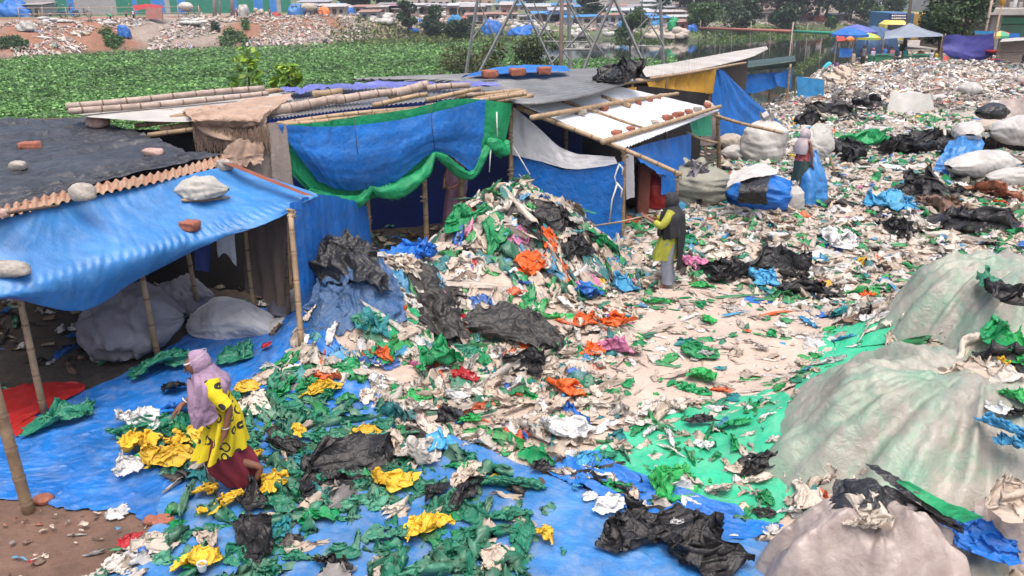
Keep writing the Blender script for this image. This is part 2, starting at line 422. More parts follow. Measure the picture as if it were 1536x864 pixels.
MM('black_tarp', (.026, .028, .034), .42, .6, (.075, .075, .085), 0, .35, 9, 1.0, crease=1.0, var=.35, streak=(1, 3, 1))
MM('black_plastic', (.014, .014, .016), .34, .25, (.06, .055, .05), 0, .6, 22, 3, crease=1.6, var=.3)
MM('brown_black_sheet', (.022, .020, .018), .45, .45, (.075, .062, .05), 0, .6, 18, 2.5, crease=1.6)
MM('yellow_tarp', (.50, .26, .012), .55, .3, (.25, .14, .05), .2, .4, 14, 2, crease=.8)
MM('red_tarp', (.36, .012, .010), .5, .15, (.2, .1, .08), .1, .3, 14, 2)
MM('pink_tarp', (.42, .17, .14), .6, .3, (.4, .3, .26), .1, .3, 14, 2)
MM('pale_cloth', (.52, .52, .54), .8, .35, (.30, .29, .29), .2, .35, 18, 2)
MM('dirty_curtain', (.30, .25, .22), .85, .5, (.14, .115, .10), .15, .4, 14, 2.5, streak=(2, 2, .5))
MM('brown_curtain', (.12, .085, .066), .9, .4, (.05, .04, .03), .05, .4, 14, 2.5, streak=(2, 2, .5))
MM('burlap', (.40, .28, .21), .95, .35, (.24, .16, .12), .1, .8, 40, 4)
MM('sack_white', (.46, .445, .425), .65, .6, (.34, .30, .26), .05, .45, 18, 2.2, crease=.5, var=.3)
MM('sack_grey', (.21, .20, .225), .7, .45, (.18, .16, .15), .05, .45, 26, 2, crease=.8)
MM('sack_olive', (.25, .25, .20), .75, .4, (.20, .17, .14), .05, .5, 26, 2, crease=.8)
MM('ground_cloth', (.44, .35, .285), .7, .35, (.40, .31, .25), 0, .5, 16, 1.3, crease=1.0, var=.2)
MM('sack_tan', (.42, .36, .30), .75, .45, (.24, .19, .15), .05, .5, 26, 2, crease=.8)
MM('clear_sheet', (.33, .31, .265), .40, 1.0, (.10, .28, .18), .05, .35, 12, .6, var=.42, crease=.7)
MM('clear_sheet_pink', (.38, .32, .29), .36, .65, (.17, .11, .10), .05, .3, 10, 1.6, crease=.5, var=.4)
MM('pale_sheet', (.40, .39, .36), .7, .3, (.30, .28, .25), .1, .3, 10, 1.2)
MM('scarf_pale', (.40, .345, .36), .85, .15, (.3, .25, .26), .1, .25, 30, 5)
MM('white_iron', (.66, .67, .69), .5, .30, (.45, .44, .42), 0, .05, 20, .8, var=.06, streak=(.5, 4, 1))
MM('grey_iron', (.15, .155, .16), .5, .6, (.13, .12, .12), 0, .12, 16, .9, var=.35, spec=.6, streak=(1.5, 1.5, .5))
MM('rusty_iron', (.33, .22, .15), .85, 1.0, (.24, .055, .018), 0, .3, 20, 3, var=.3)
MM('rust_beam', (.20, .055, .03), .8, .4, (.10, .04, .03), 0, .4, 18, 5)
MM('pale_panel', (.38, .36, .34), .8, .35, (.22, .21, .2), 0, .15, 14, 1.2)
MM('bamboo', (.34, .235, .14), .6, .45, (.15, .10, .065), 0, .25, 30, 6, var=.35)
MM('bamboo_node', (.17, .11, .07), .75, .3, (.08, .05, .035), 0, .2, 30, 6)
MM('bamboo_cut', (.40, .31, .20), .85, .3, (.1, .07, .05), 0, .2, 30, 6)
MM('grey_bamboo', (.36, .28, .235), .7, .45, (.20, .15, .12), 0, .3, 30, 6, var=.3)
MM('inside_shade', (.014, .012, .013), .95, .2, (.02, .018, .016), 0, .2, 10, 2)  # near-black walls: the shade of the shack interiors put into their colour
MM('dark_wood', (.07, .05, .04), .85, .3, (.12, .09, .07), 0, .4, 20, 4)
MM('plank', (.22, .17, .14), .85, .4, (.12, .09, .07), 0, .4, 20, 4, streak=(1, 1, 8))
MM('brick', (.27, .085, .05), .85, .35, (.36, .24, .18), 0, .6, 40, 12, var=.3)
MM('stone', (.36, .33, .29), .9, .5, (.22, .18, .15), 0, .9, 30, 9, var=.3)
MM('pink_stone', (.42, .29, .25), .9, .5, (.34, .14, .10), 0, .9, 30, 9, var=.3)
MM('skin', (.17, .072, .042), .55, 0, bump=.05, bscale=60, var=.12)
MM('hair', (.012, .010, .010), .5, 0, bump=.3, bscale=80)
MM('scarf_lilac', (.33, .22, .32), .85, .1, (.45, .38, .42), .12, .6, 26, 6, var=.25)
MM('headband', (.62, .58, .60), .85, .1, bump=.1)
MM('maroon_cloth', (.16, .012, .028), .8, .12, (.1, .02, .03), .05, .25, 30, 5)
MM('mauve_cloth', (.26, .13, .19), .85, .1, (.3, .2, .24), .05, .3, 30, 5)
MM('black_cloth', (.018, .018, .021), .8, .1, (.04, .04, .045), 0, .3, 30, 5)
MM('grey_cloth', (.22, .23, .28), .8, .15, (.16, .15, .16), 0, .3, 30, 5)
MM('lime_cloth', (.36, .36, .04), .8, .2, (.18, .2, .04), .05, .3, 30, 12)
MM('cloth', (1, 1, 1), .85, .05, (.3, .25, .2), .05, .2, 30, 5, src='obj')
MM('bangle', (.7, .68, .62), .3, 0, bump=0)
MM('painted', (1, 1, 1), .55, .2, (.22, .18, .15), 0, .1, 10, .8, src='obj', var=.15)
MM('steel', (.20, .20, .20), .6, .4, (.10, .085, .075), 0, .1, 10, 2, spec=.5)
MM('rusty_post', (.12, .085, .07), .8, .4, (.20, .15, .12), 0, .2, 14, 2)
MM('bark', (.09, .065, .045), .9, .3, (.05, .04, .03), 0, .6, 14, 4)
MM('concrete', (.36, .34, .32), .85, .4, (.18, .16, .15), 0, .25, 10, .8)
MM('glass', (.03, .035, .04), .15, 0, bump=0)
MM('string', (.62, .62, .60), .8, .1, bump=0)
MM('rope', (.25, .19, .13), .9, .1, bump=.2, bscale=80)
MM('wire', (.03, .03, .03), .6, 0, bump=0)
BAM = lambda: [M['bamboo'], M['bamboo_node'], M['bamboo_cut']]
GBAM = lambda: [M['grey_bamboo'], M['bamboo_node'], M['bamboo_cut']]
def printed_cloth():                          # yellow dress printed with black ring motifs
    m, nt, b, out = _base('printed_yellow_cloth')
    tc = nt.nodes.new('ShaderNodeTexCoord').outputs['Object']
    vo = nt.nodes.new('ShaderNodeTexVoronoi'); vo.inputs['Scale'].default_value = 7.0; vo.inputs['Randomness'].default_value = .55; nt.links.new(tc, vo.inputs['Vector'])
    a = nt.nodes.new('ShaderNodeMath'); a.operation = 'SUBTRACT'; a.inputs[1].default_value = .30; nt.links.new(vo.outputs['Distance'], a.inputs[0])
    ab = nt.nodes.new('ShaderNodeMath'); ab.operation = 'ABSOLUTE'; nt.links.new(a.outputs[0], ab.inputs[0])
    lt = nt.nodes.new('ShaderNodeMath'); lt.operation = 'LESS_THAN'; lt.inputs[1].default_value = .06; nt.links.new(ab.outputs[0], lt.inputs[0])
    n = _noise(nt, tc, 16, 3); gt = nt.nodes.new('ShaderNodeMath'); gt.operation = 'GREATER_THAN'; gt.inputs[1].default_value = .34; nt.links.new(n, gt.inputs[0])
    mu = nt.nodes.new('ShaderNodeMath'); mu.operation = 'MULTIPLY'; nt.links.new(lt.outputs[0], mu.inputs[0]); nt.links.new(gt.outputs[0], mu.inputs[1])
    c = _mix(nt, mu.outputs[0], (.60, .47, .010), (.02, .02, .02)); nt.links.new(c, b.inputs['Base Color'])
    b.inputs['Roughness'].default_value = .85
    bp = nt.nodes.new('ShaderNodeBump'); bp.inputs['Strength'].default_value = .25; bp.inputs['Distance'].default_value = .02
    nt.links.new(_noise(nt, tc, 26, 4), bp.inputs['Height']); nt.links.new(bp.outputs[0], b.inputs['Normal'])
    return m
M['printed'] = printed_cloth()

from mathutils.bvhtree import BVHTree
def surface_hit(o, px, py):                   # where the line of sight meets one object
    b = BVHTree.FromPolygons([o.matrix_world @ v.co if False else v.co + o.location for v in o.data.vertices], [tuple(p.vertices) for p in o.data.polygons])
    d = ray(px, py); h = b.ray_cast(Vector(CAM), Vector(d).normalized())
    return np.array(h[0]) if h[0] is not None else None
# ------------------------------------------------------------------ terrain
EDGE_Y = [-60, 0, 10, 17, 23, 31, 43, 62, 77, 100, 130, 600]
EDGE_X = [-16, -13, -11.0, -8.5, -2.5, 6.0, 13.5, 21.5, 30, 44, 62, 230]
FS = np.array([P(*q, W)[:2] for q in ((-900, 150), (-300, 104), (0, 92), (200, 79), (400, 72), (570, 64), (650, 61), (830, 58), (930, 59), (1000, 61), (1048, 61), (1110, 56), (1200, 52), (1330, 46), (1500, 40), (1900, 40))])
def farline(x): return np.interp(x, FS[:, 0], FS[:, 1])
PILES = [(.25, 14.2, 1.55, 1.7, 1.95, 1.5), (-.9, 13.2, .45, .9, .8, 2), (-1.0, 12.0, .42, 1.5, 1.0, 2), (-2.2, 10.9, .95, .85, 1.25, 2),
         (4.45, 7.6, .7, 1.7, 1.6, 3), (6.5, 10.4, .8, 1.7, 1.3, 3), (.1, 12.4, .30, 1.5, 1.1, 2), (5.2, 20.0, .35, 2.2, 1.6, 2),
         (11.5, 21.5, .4, 2.2, 2.0, 2), (22, 50, 1.0, 12, 6, 2), (36, 54, 1.0, 13, 7, 2), (15, 36, .5, 6, 6, 2)]
def gz(x, y):
    x = np.asarray(x, float); y = np.asarray(y, float)
    s = (x - np.interp(y, EDGE_Y, EDGE_X)) * .75
    z = -1.2 * sm((y - 20) / 40)
    m = sm((x + 3.0 + np.maximum(0, y - 10.5) * .0 ) / 1.2) * sm((y - 5.5) / 3)
    m = np.where(y > 11.3, np.maximum(m, sm((y - 11.3) / 2) * .5), m)
    z = z + m * (.05 * fbm(x / 1.6, y / 1.6, 3, 3) + .02 * ridge(x / .5, y / .5, 2, 4))
    far = sm((y - 32) / 10)
    z = z + far * (.45 * fbm(x / 5, y / 5, 4, 8) + .16 * ridge(x / 1.6, y / 1.6, 2, 9)) * sm((80 - y) / 14)
    for (a, b, h, rx, ry, p) in PILES:
        d = np.sqrt(((x - a) / rx) ** 2 + ((y - b) / ry) ** 2)
        if p == 1.5: k = np.clip(1.09 - np.sqrt(d * d + .03), 0, 1)
        else: k = np.exp(-(d ** p))
        z = z + h * k * (1 + (.34 if p == 1.5 else .16) * fbm(x / .6, y / .6, 3, 12))
    land = W - 1.4 + (z - W + 1.4) * sm((s + 3.5) / 5.0)
    fy = y - farline(x)
    up = np.interp(x, [-60, -25, -12, 0, 20, 60], [4.5, 4.4, 2.3, 1.9, 2.4, 4.0]); wd = np.interp(x, [-60, -25, -8, 20, 60], [17, 16, 26, 26, 34])
    fz = W - 1.4 + 1.5 * sm((fy + 4) / 5) + up * np.clip(fy / wd, 0, 1) ** .8
    fz = fz + np.where(fy > 0, .35 * ridge(x / 4.5, y / 4.5, 3, 21) * sm(fy / 4) * sm((60 - fy) / 20), 0)
    return np.maximum(land, fz)
def ground_mesh():
    r = np.concatenate([[0.0], np.geomspace(1.2, 4.5, 10), np.linspace(4.7, 24, 200), np.geomspace(24.2, 190, 210), np.geomspace(196, 900, 22)])
    a = np.concatenate([np.linspace(-42, 42, 300), np.linspace(46, 314, 60)]) * math.pi / 180
    rr, aa = np.meshgrid(r, a, indexing='ij'); x = rr * np.sin(aa); y = rr * np.cos(aa); z = gz(x, y)
    n = fbm(x / 3, y / 3, 4, 50); n2 = fbm(x / .35, y / .35, 3, 51); n3 = fbm(x / 12, y / 12, 3, 52)
    col = np.zeros(x.shape + (3,)); col[:] = (.42, .335, .275)
    px, py, dep = proj(x, y, z)
    soil = inpoly(px, py, [(-400, 742), (60, 745), (200, 765), (260, 800), (150, 900), (0, 1500), (-900, 1500)]) & (dep > 0)
    dark = (x < np.interp(y, [6, 8.3, 10.3, 13, 16, 20, 30], [-6.5, -5.3, -2.9, -3.4, -.2, 4, 12])) & (y < 40)  # dark soil under the shacks, coloured darker still to deepen the shade
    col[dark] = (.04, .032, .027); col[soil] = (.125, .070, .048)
    far = (y > 28) & (y < 120); col[far] = (.30, .265, .235)
    fy = y - farline(x); em = fy > -1
    col[em] = (.25, .20, .165)
    t = sm((n3[em] + .05) / .3)[:, None] * sm((8 - (x[em] + 12)) / 20)[:, None]
    col[em] = col[em] * (1 - t) + np.array((.23, .105, .062)) * t
    gr = em & ((x > -14) & (fy < 22) | (fy > 55)) ; col[gr] = (.085, .12, .04)
    col *= (1 + .22 * n + .22 * n2)[..., None]
    wet = sm((W + 1.0 - z) / 1.0)[..., None]; col = col * (1 - wet) + np.array((.05, .06, .035)) * wet
    f = gridf(len(r), len(a), True); v = np.stack([x, y, z], -1).reshape(-1, 3)
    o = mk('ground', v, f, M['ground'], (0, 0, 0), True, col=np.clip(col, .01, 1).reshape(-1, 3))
    tag(o, kind='structure')
MM('ground', (1, 1, 1), .9, .25, (.2, .15, .11), 0, .5, 9, 2.2, src='col', var=.3)
ground_mesh()
def water_mat():
    m, nt, b, out = _base('river_water')
    tc = nt.nodes.new('ShaderNodeTexCoord').outputs['Object']
    b.inputs['Base Color'].default_value = (.025, .032, .022, 1); b.inputs['Roughness'].default_value = .04
    bp = nt.nodes.new('ShaderNodeBump'); bp.inputs['Strength'].default_value = .05; bp.inputs['Distance'].default_value = .1
    nt.links.new(_noise(nt, tc, .9, 3), bp.inputs['Height']); nt.links.new(bp.outputs[0], b.inputs['Normal']); return m
M['water'] = water_mat()
tag(mk('river', [(-400, -80, W), (400, -80, W), (400, 400, W), (-400, 400, W)], [(0, 1, 2, 3)], M['water'], (0, 0, 0), False), kind='structure')

# ------------------------------------------------------------------ floating hyacinth, grass and creepers nobody could count
def leaf_cloud(pos, size, up=.5, seed=0, base=(.04, .10, .03), tip=(.09, .2, .05), var=.35):
    """one small folded leaf face per point"""
    r = np.random.default_rng(seed); n = len(pos)
    a = r.random(n) * 2 * math.pi; el = up * r.standard_normal(n)
    d = np.stack([np.cos(a) * np.cos(el), np.sin(a) * np.cos(el), np.sin(el)], -1)
    w = np.cross(d, r.standard_normal((n, 3)) * .5 + np.array([0, 0, 1.0])); w /= np.maximum(np.linalg.norm(w, axis=1, keepdims=True), 1e-6)
    s = (size * (.6 + .8 * r.random(n)))[:, None] if np.isscalar(size) else (size * (.6 + .8 * r.random(n)))[:, None]
    p0 = pos - d * s * .5; p2 = pos + d * s * .5; up_ = np.cross(w, d) * s * .12
    v = np.stack([p0, pos + w * s * .36 + up_, p2, pos - w * s * .36 + up_], 1).reshape(-1, 3)
    f = np.arange(n * 4).reshape(-1, 4)
    t = r.random((n, 1)) ** 1.6; c = np.array(base) * (1 - t) + np.array(tip) * t
    c = c * (1 + var * r.standard_normal((n, 1)) * .5)
    return v, f, np.repeat(np.clip(c, .004, 1), 4, 0)
def hyacinth():
    N = 420000; r = np.random.default_rng(11)
    px = r.random(N) * 1150 - 120; py = 55 + r.random(N) ** .75 * 225
    d0 = np.stack([(px - CX) / F, CT - (py - CY) / F * ST, -ST - (py - CY) / F * CT], -1)
    t = (W - CAMZ) / d0[:, 2]; x = d0[:, 0] * t; y = d0[:, 1] * t
    dens = np.clip(y / 75, 0, 1.3); keep = r.random(N) * 2.2 < dens * 1.6
    ok = (y > 20) & (y < farline(x) + .5) & (gz(x, y) < W + .1) & keep
    ok &= (px < 800 + 26 * fbm(py / 9, px * 0, 3, 4)) | ((py > 92 + 2 * fbm(px / 16, py * 0, 2, 6)) & (px < 1015))
    clump = fbm(x / 1.3, y / 1.3, 3, 14)
    ok &= clump > -.34
    x, y, clump = x[ok], y[ok], clump[ok]
    z = W + .05 + r.random(len(x)) ** .7 * (.45 + .35 * clump)
    v, f, c = leaf_cloud(np.stack([x, y, z], -1), np.clip(.0042 * y, .2, .42), .35, 12, (.048, .125, .030), (.19, .38, .10))
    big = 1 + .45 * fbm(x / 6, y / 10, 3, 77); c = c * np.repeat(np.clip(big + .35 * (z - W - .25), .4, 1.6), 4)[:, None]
    tag(mk('water_hyacinth', v, f, M['leaf'], (0, 0, 0), True, col=c), 'dense green water hyacinth covering the river', 'water plants', kind='stuff')
hyacinth()
def hit(px, py):                              # depth at which the line of sight meets the ground
    px = np.atleast_1d(np.asarray(px, float)); py = np.atleast_1d(np.asarray(py, float))
    Y = np.concatenate([np.linspace(4, 60, 330), np.geomspace(60.3, 420, 260)])
    u = -(py - CY) / F; dx = (px - CX) / F; dy = CT + u * ST; dz = -ST + u * CT
    t = Y[None, :] / dy[:, None]; x = dx[:, None] * t; z = CAMZ + dz[:, None] * t
    b = z <= np.maximum(gz(x, np.broadcast_to(Y, x.shape)), W); k = b.argmax(1)
    return np.where(b.any(1), Y[k], 400.0)
def G(px, py):                                # where the line of sight meets the ground
    Y = hit(px, py)[0]; p = Q(px, py, Y); p[2] = max(gz(p[0], p[1]), W); return p
def weeds(name, label, poly, zf, n, size, h, base, tip, seed):
    r = np.random.default_rng(seed); q = np.array(poly, float); K = 70
    px = q[:, 0].min() + r.random(4000) * np.ptp(q[:, 0]); py = q[:, 1].min() + r.random(4000) * np.ptp(q[:, 1])
    k = inpoly(px, py, poly); px, py = px[k][:K], py[k][:K]
    pos = np.array([Q(a, b, c) for a, b, c in zip(px, py, zf(px, py))]); pos = np.repeat(pos, n // len(pos) + 1, 0)[:n]
    s_ = np.ptp(q[:, 0]) / F * pos[:, 1] * .055; pos[:, 0] += s_ * r.standard_normal(n) * 1.3; pos[:, 1] += s_ * r.standard_normal(n) * 1.5
    g = gz(pos[:, 0], pos[:, 1]); pos[:, 2] = np.maximum(g, W) + r.random(len(pos)) * h
    v, f, c = leaf_cloud(pos, size, .9, seed, base, tip)
    tag(mk(name, v, f, M['leaf'], (0, 0, 0), True, col=c), label, 'ground plants', kind='stuff')

# ------------------------------------------------------------------ world, sun, camera
w = bpy.data.worlds.new('World'); bpy.context.scene.world = w; w.use_nodes = True
sky = w.node_tree.nodes.new('ShaderNodeTexSky'); sky.sky_type = 'NISHITA'; sky.sun_disc = False
SUN_EL, SUN_AZ = 73, 175                       # azimuth the light comes from, clockwise from +Y
sky.sun_elevation = R(SUN_EL); sky.sun_rotation = R(SUN_AZ); sky.air_density = 1.0; sky.dust_density = 6.0; sky.ozone_density = 1.0
bg = w.node_tree.nodes['Background']; bg.inputs[1].default_value = .15
w.node_tree.links.new(sky.outputs[0], bg.inputs[0])
L = bpy.data.lights.new('sun', 'SUN'); L.energy = 1.3; L.angle = R(50); L.color = (1, .96, .90)
so = bpy.data.objects.new('sun', L); C.objects.link(so)
dv = Vector((math.sin(R(SUN_AZ)) * math.cos(R(SUN_EL)), math.cos(R(SUN_AZ)) * math.cos(R(SUN_EL)), math.sin(R(SUN_EL))))
so.rotation_euler = dv.to_track_quat('Z', 'Y').to_euler(); so.location = (0, 0, 40)
cam = bpy.data.cameras.new('camera'); cam.sensor_width = 36; cam.lens = F / 1536 * 36; cam.clip_end = 3000; cam.clip_start = .1
co = bpy.data.objects.new('camera', cam); C.objects.link(co); co.location = tuple(CAM); co.rotation_euler = (math.pi / 2 - TH, 0, 0)
sc = bpy.context.scene; sc.camera = co
sc.view_settings.view_transform = 'Standard'; sc.view_settings.look = 'None'; sc.view_settings.gamma = 1; sc.view_settings.exposure = .92
# ================================================================== the row of shacks
def post(par, b, t, r=.04, seed=0, name='post', bend=.015, mats=None):
    vf, mi = bamboo(b, t, r, seed, bend); return part(name, vf, mats or BAM(), par, mi=mi)
def drop(p, z=0.0): q = np.array(p, float); q[2] = z; return q

# ------------------------------------------------------------------ shack under the blue canopy
s1 = thing('shack', 'low leftmost shack roofed with black tarpaulin, its open front under a blue canopy', 'shack', P(240, 500), 'shacks in the row along the river')
post(s1, G(70, 628), Q(24, 428, 8.5), .042, 1)
post(s1, G(240, 543), Q(204, 378, 9.8), .040, 2)
post(s1, G(453, 540), Q(436, 312, 10.35), .042, 3)
post(s1, G(46, 772), Q(-62, 400, 6.7), .055, 4)
post(s1, Q(296, 450, 11.4), Q(276, 352, 11.2), .035, 5)
post(s1, Q(382, 478, 11.2), Q(368, 335, 11.2), .035, 6)
post(s1, Q(432, 470, 11.0), Q(426, 318, 10.9), .04, 7)
part('corrugated_sheet', sheet(cp([[(-120, 334, 2.42), (0, 310, 2.43), (130, 279, 2.45), (250, 256, 2.47), (338, 231, 2.49)],
     [(-120, 356, 2.34), (0, 327, 2.36), (130, 295, 2.39), (250, 270, 2.41), (346, 246, 2.43)]]), .018, .004, .3, corr=(1, .022, .105), cap=400), M['rusty_iron'], s1)
bm = P(345, 243, 2.48); bn = P(470, 294, 2.10)
part('rust_beam', sheet([[bm + (0, 0, .0), bn], [bm + (-.09, -.12, .02), bn + (-.10, -.06, .02)]], .05, .004, .1), M['rust_beam'], s1)
for i, (a, b) in enumerate(((P(-120, 340, 2.3), P(344, 250, 2.36)), (P(-120, 185, 2.6), P(118, 176, 2.6)))): part('roof_beam', bamboo(a, b, .04, 9 + i)[0], M['dark_wood'], s1)
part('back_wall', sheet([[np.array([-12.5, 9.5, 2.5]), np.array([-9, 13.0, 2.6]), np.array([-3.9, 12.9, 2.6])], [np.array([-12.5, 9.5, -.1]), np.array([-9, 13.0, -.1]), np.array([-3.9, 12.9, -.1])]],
     .12, .03, .5, fold=(1, .03, .4)), M['inside_shade'], s1)
part('side_wall', sheet([[np.array([-12.5, 9.5, 2.5]), np.array([-10.5, 6.6, 1.8])], [np.array([-12.5, 9.5, -.1]), np.array([-10.5, 6.6, -.1])]], .15, .03, .5), M['inside_shade'], s1)
BT = solid('roof_tarpaulin', sheet(cp([[(-160, 184, 2.74), (0, 181, 2.76), (60, 180, 2.74), (118, 175, 2.72)],
     [(-160, 246, 2.53), (0, 236, 2.55), (110, 216, 2.56), (222, 204, 2.6)],
     [(-160, 300, 2.44), (0, 284, 2.46), (140, 258, 2.49), (280, 226, 2.52)],
     [(-160, 343, 2.38), (0, 316, 2.40), (160, 272, 2.45), (333, 233, 2.50)]]), .03, .030, .40, (2.6, .6), 21, fold=(0, .030, .30), cap=260, rag=.03, cr=.014), M['black_tarp'],
     'large black tarpaulin weighed down with stones on the leftmost roof', 'tarpaulin')
fc = [(-170, 452, 1.66), (0, 436, 1.70), (133, 404, 1.72), (233, 377, 1.76), (300, 351, 1.83), (370, 329, 1.91), (472, 291, 2.06)]
vl = [(-170, 475), (0, 447), (125, 460), (213, 414), (315, 364), (398, 335), (476, 296)]
bk = [(-170, 363, 2.30), (0, 328, 2.33), (100, 303, 2.36), (180, 285, 2.38), (240, 272, 2.40), (295, 260, 2.41), (347, 247, 2.42)]
md = [tuple((np.array(a) * .5 + np.array(b) * .5) - np.array([0, 0, .02])) for a, b in zip(bk, fc)]
FC = [P(*p) for p in fc]
ctrl = [[P(*p) for p in bk], [P(*p) for p in md], FC, [Q(p[0], p[1], q[1] + .02) for p, q in zip(vl, FC)], [Q(p[0], p[1], q[1] + .10) + np.array([0, 0, .02]) for p, q in zip(vl, FC)]]
v, f = sheet(ctrl, .022, .022, .5, (2.4, .8), 31, fold=(0, .014, .3), cap=260)
def scallop(v, f):                             # the corrugated sheet below shows through at the eaves
    nv = int(f[0][3]); g = v.reshape(-1, nv, 3); n = g.shape[0]; u = np.linspace(0, 1, n)[:, None]
    L = np.concatenate([[0], np.cumsum(np.linalg.norm(np.diff(g[n // 2], axis=0), axis=1))])[None, :]
    k = np.exp(-((u - .50) / .05) ** 2) * (.5 + .8 * np.abs(vn(L / .7, u * 0, 9)))
    g[..., 2] += .015 * k * np.sin(L * 2 * math.pi / .105) ; return g.reshape(-1, 3), f
CTP = solid('canopy_tarpaulin', scallop(v, f), M['blue_tarp_faded'], 'faded blue tarpaulin canopy sloping over the open front of the leftmost shack', 'tarpaulin')
part('side_wall', sheet([[np.array([-9.6, 12.2, 2.5]), np.array([-6.75, 7.3, 1.7])], [np.array([-9.6, 12.2, -.1]), np.array([-6.75, 7.3, -.1])]], .15, .03, .5), M['inside_shade'], s1)  # unseen extra wall, added to cut light and darken the shack inside
def lash(par, p, r, seed=0):                  # rope wound round a joint
    rd = random.Random(seed); a = np.linspace(0, 6 * math.pi, 40); q = np.stack([p[0] + (r + .006) * np.cos(a), p[1] + (r + .006) * np.sin(a), p[2] + .02 * (a / math.pi - 3) + .03 * np.sin(a * .5 + seed)], -1)
    part('lashing', tube(q, .011, 5), M['rope'], par)
for i, p_ in enumerate((Q(437, 322, 10.35), Q(25, 452, 8.5))): lash(s1, p_, .045, i)
# weights on that roof
def onroof(px, py, z):                         # the roof or canopy surface under that line of sight
    b = [h for h in (surface_hit(CTP, px, py), surface_hit(BT, px, py)) if h is not None]
    return min(b, key=lambda h: h[1]) if b else P(px, py, z)
def stone(px, py, z, s, seed, m, name, label, rz=0):
    c = onroof(px, py, z); solid(name, rock(c + np.array([0, 0, s[2] * .45]), s, seed, rz), M[m], label, 'stone' if name != 'brick' else 'brick', 'weights on the roofs')
def brick(c, label, seed, rz=0, s=(.22, .11, .075), m='brick', group='weights on the roofs', tilt=0):
    rd = random.Random(seed); k = .85 + .3 * rd.random()
    v, f = ball(c, (s[0] * .5 * k, s[1] * .52, s[2] * .55), 26, 16, seed, .20, 2.6, None, .40, rz)
    solid('brick', (v, f), M[m], label, 'brick', group)
stone(147, 188, 2.70, (.16, .12, .10), 1, 'pink_stone', 'stone', 'lumpy pinkish stone near the top corner of the black roof tarpaulin')
brick(onroof(46, 222, 2.64) + (0, 0, .03), 'half red brick with pale mortar on the upper left of the black roof tarpaulin', 2, .5, (.26, .13, .10))
stone(230, 232, 2.58, (.15, .10, .06), 3, 'pink_stone', 'stone', 'flat pinkish stone beside the torn hole in the black roof tarpaulin')
stone(27, 252, 2.55, (.10, .08, .06), 4, 'stone', 'stone', 'small pale grey stone on the black roof tarpaulin near the left edge')
stone(125, 296, 2.44, (.14, .11, .10), 5, 'stone', 'stone', 'grey concrete lump holding down the rusty corrugated edge')
stone(16, 410, 1.80, (.19, .12, .085), 6, 'stone', 'stone', 'big grey rock at the lower left of the blue canopy')
brick(onroof(286, 342, 1.93) + (0, 0, .03), 'brown brick lying on the blue canopy above the bamboo posts', 7, -.25, (.22, .16, .11))
brick(onroof(337, 252, 2.53) + (0, 0, .04), 'tan brick at the corner where the rusty beam meets the black tarpaulin', 8, .7, (.20, .15, .12), 'stone')
stone(4, 324, 2.42, (.06, .05, .05), 9, 'pink_stone', 'stone', 'tiny reddish stone at the left end of the rusty corrugated edge')
c = onroof(303, 292, 2.33)
sb = solid('sandbag', sack(c + np.array([0, 0, .06]), .66, .19, .1, 0, 5, True, flat=.45, amp=.11), M['pale_sheet'], 'small dirty white filled sack lying on the blue canopy', 'sack')
tag(solid('stick', bamboo(onroof(272, 304, 2.28) + (0, 0, .03), onroof(345, 297, 2.28) + (0, 0, .03), .02, 31)[0], M['bamboo'], 'short pale bamboo stick beside the white sack on the blue canopy', 'stick'))
solid('stick', bamboo(P(-10, 322, 2.45), P(88, 312, 2.45), .018, 32)[0], M['dark_wood'], 'thin dark stick along the rusty edge of the leftmost roof', 'stick')
# inside the leftmost shack
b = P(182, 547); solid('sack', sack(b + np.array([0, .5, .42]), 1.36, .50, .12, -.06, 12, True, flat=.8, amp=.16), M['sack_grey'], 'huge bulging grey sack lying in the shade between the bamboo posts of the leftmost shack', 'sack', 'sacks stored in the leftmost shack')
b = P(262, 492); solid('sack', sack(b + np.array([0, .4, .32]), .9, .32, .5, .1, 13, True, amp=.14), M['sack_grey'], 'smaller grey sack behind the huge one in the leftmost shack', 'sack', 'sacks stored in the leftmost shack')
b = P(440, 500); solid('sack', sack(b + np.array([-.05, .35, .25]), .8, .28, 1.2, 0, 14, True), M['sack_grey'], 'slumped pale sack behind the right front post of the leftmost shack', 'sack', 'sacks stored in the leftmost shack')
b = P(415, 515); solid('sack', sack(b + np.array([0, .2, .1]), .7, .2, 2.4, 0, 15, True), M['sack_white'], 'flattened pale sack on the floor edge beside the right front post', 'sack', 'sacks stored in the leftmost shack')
solid('cloth_heap', sheet(cp([[(285, 470, .22), (330, 445, .42), (380, 460, .4), (430, 490, .1)], [(280, 490, .12), (320, 480, .3), (375, 485, .3), (428, 505, .08)], [(290, 505, .02), (330, 510, .03), (370, 508, .03), (415, 515, .02)]]),
     .03, .05, .22, seed=16), M['pale_cloth'], 'heap of pale cloth on the blue floor sheet inside the leftmost shack', 'cloth')
def hang(name, top, bot, m, label, cat, fold=(1, .03, .22), res=.04, amp=.012, seed=0, sc=.3, rag=.012, group=None, mid=None):
    rows = [top] + (mid or []) + [bot]
    return solid(name, sheet(cp(rows), res, amp, sc, seed=seed, fold=fold, rag=rag), M[m], label, cat, group)
hang('curtain', [(366, 335, None, 11.3), (400, 325, None, 11.0), (434, 312, None, 10.8)], [(372, 438, None, 11.3), (402, 450, None, 11.0), (428, 462, None, 10.8)], 'brown_curtain', 'brown sacking curtain hanging inside the right side of the leftmost shack', 'curtain', seed=41)
hang('hanging_cloth', [(322, 352, None, 10.9), (336, 348, None, 10.9), (352, 346, None, 10.9)], [(326, 388, None, 10.9), (338, 380, None, 10.9), (356, 400, None, 10.9)], 'pale_cloth', 'pale rag hanging from the roof inside the leftmost shack', 'cloth', seed=42, fold=(1, .05, .15))
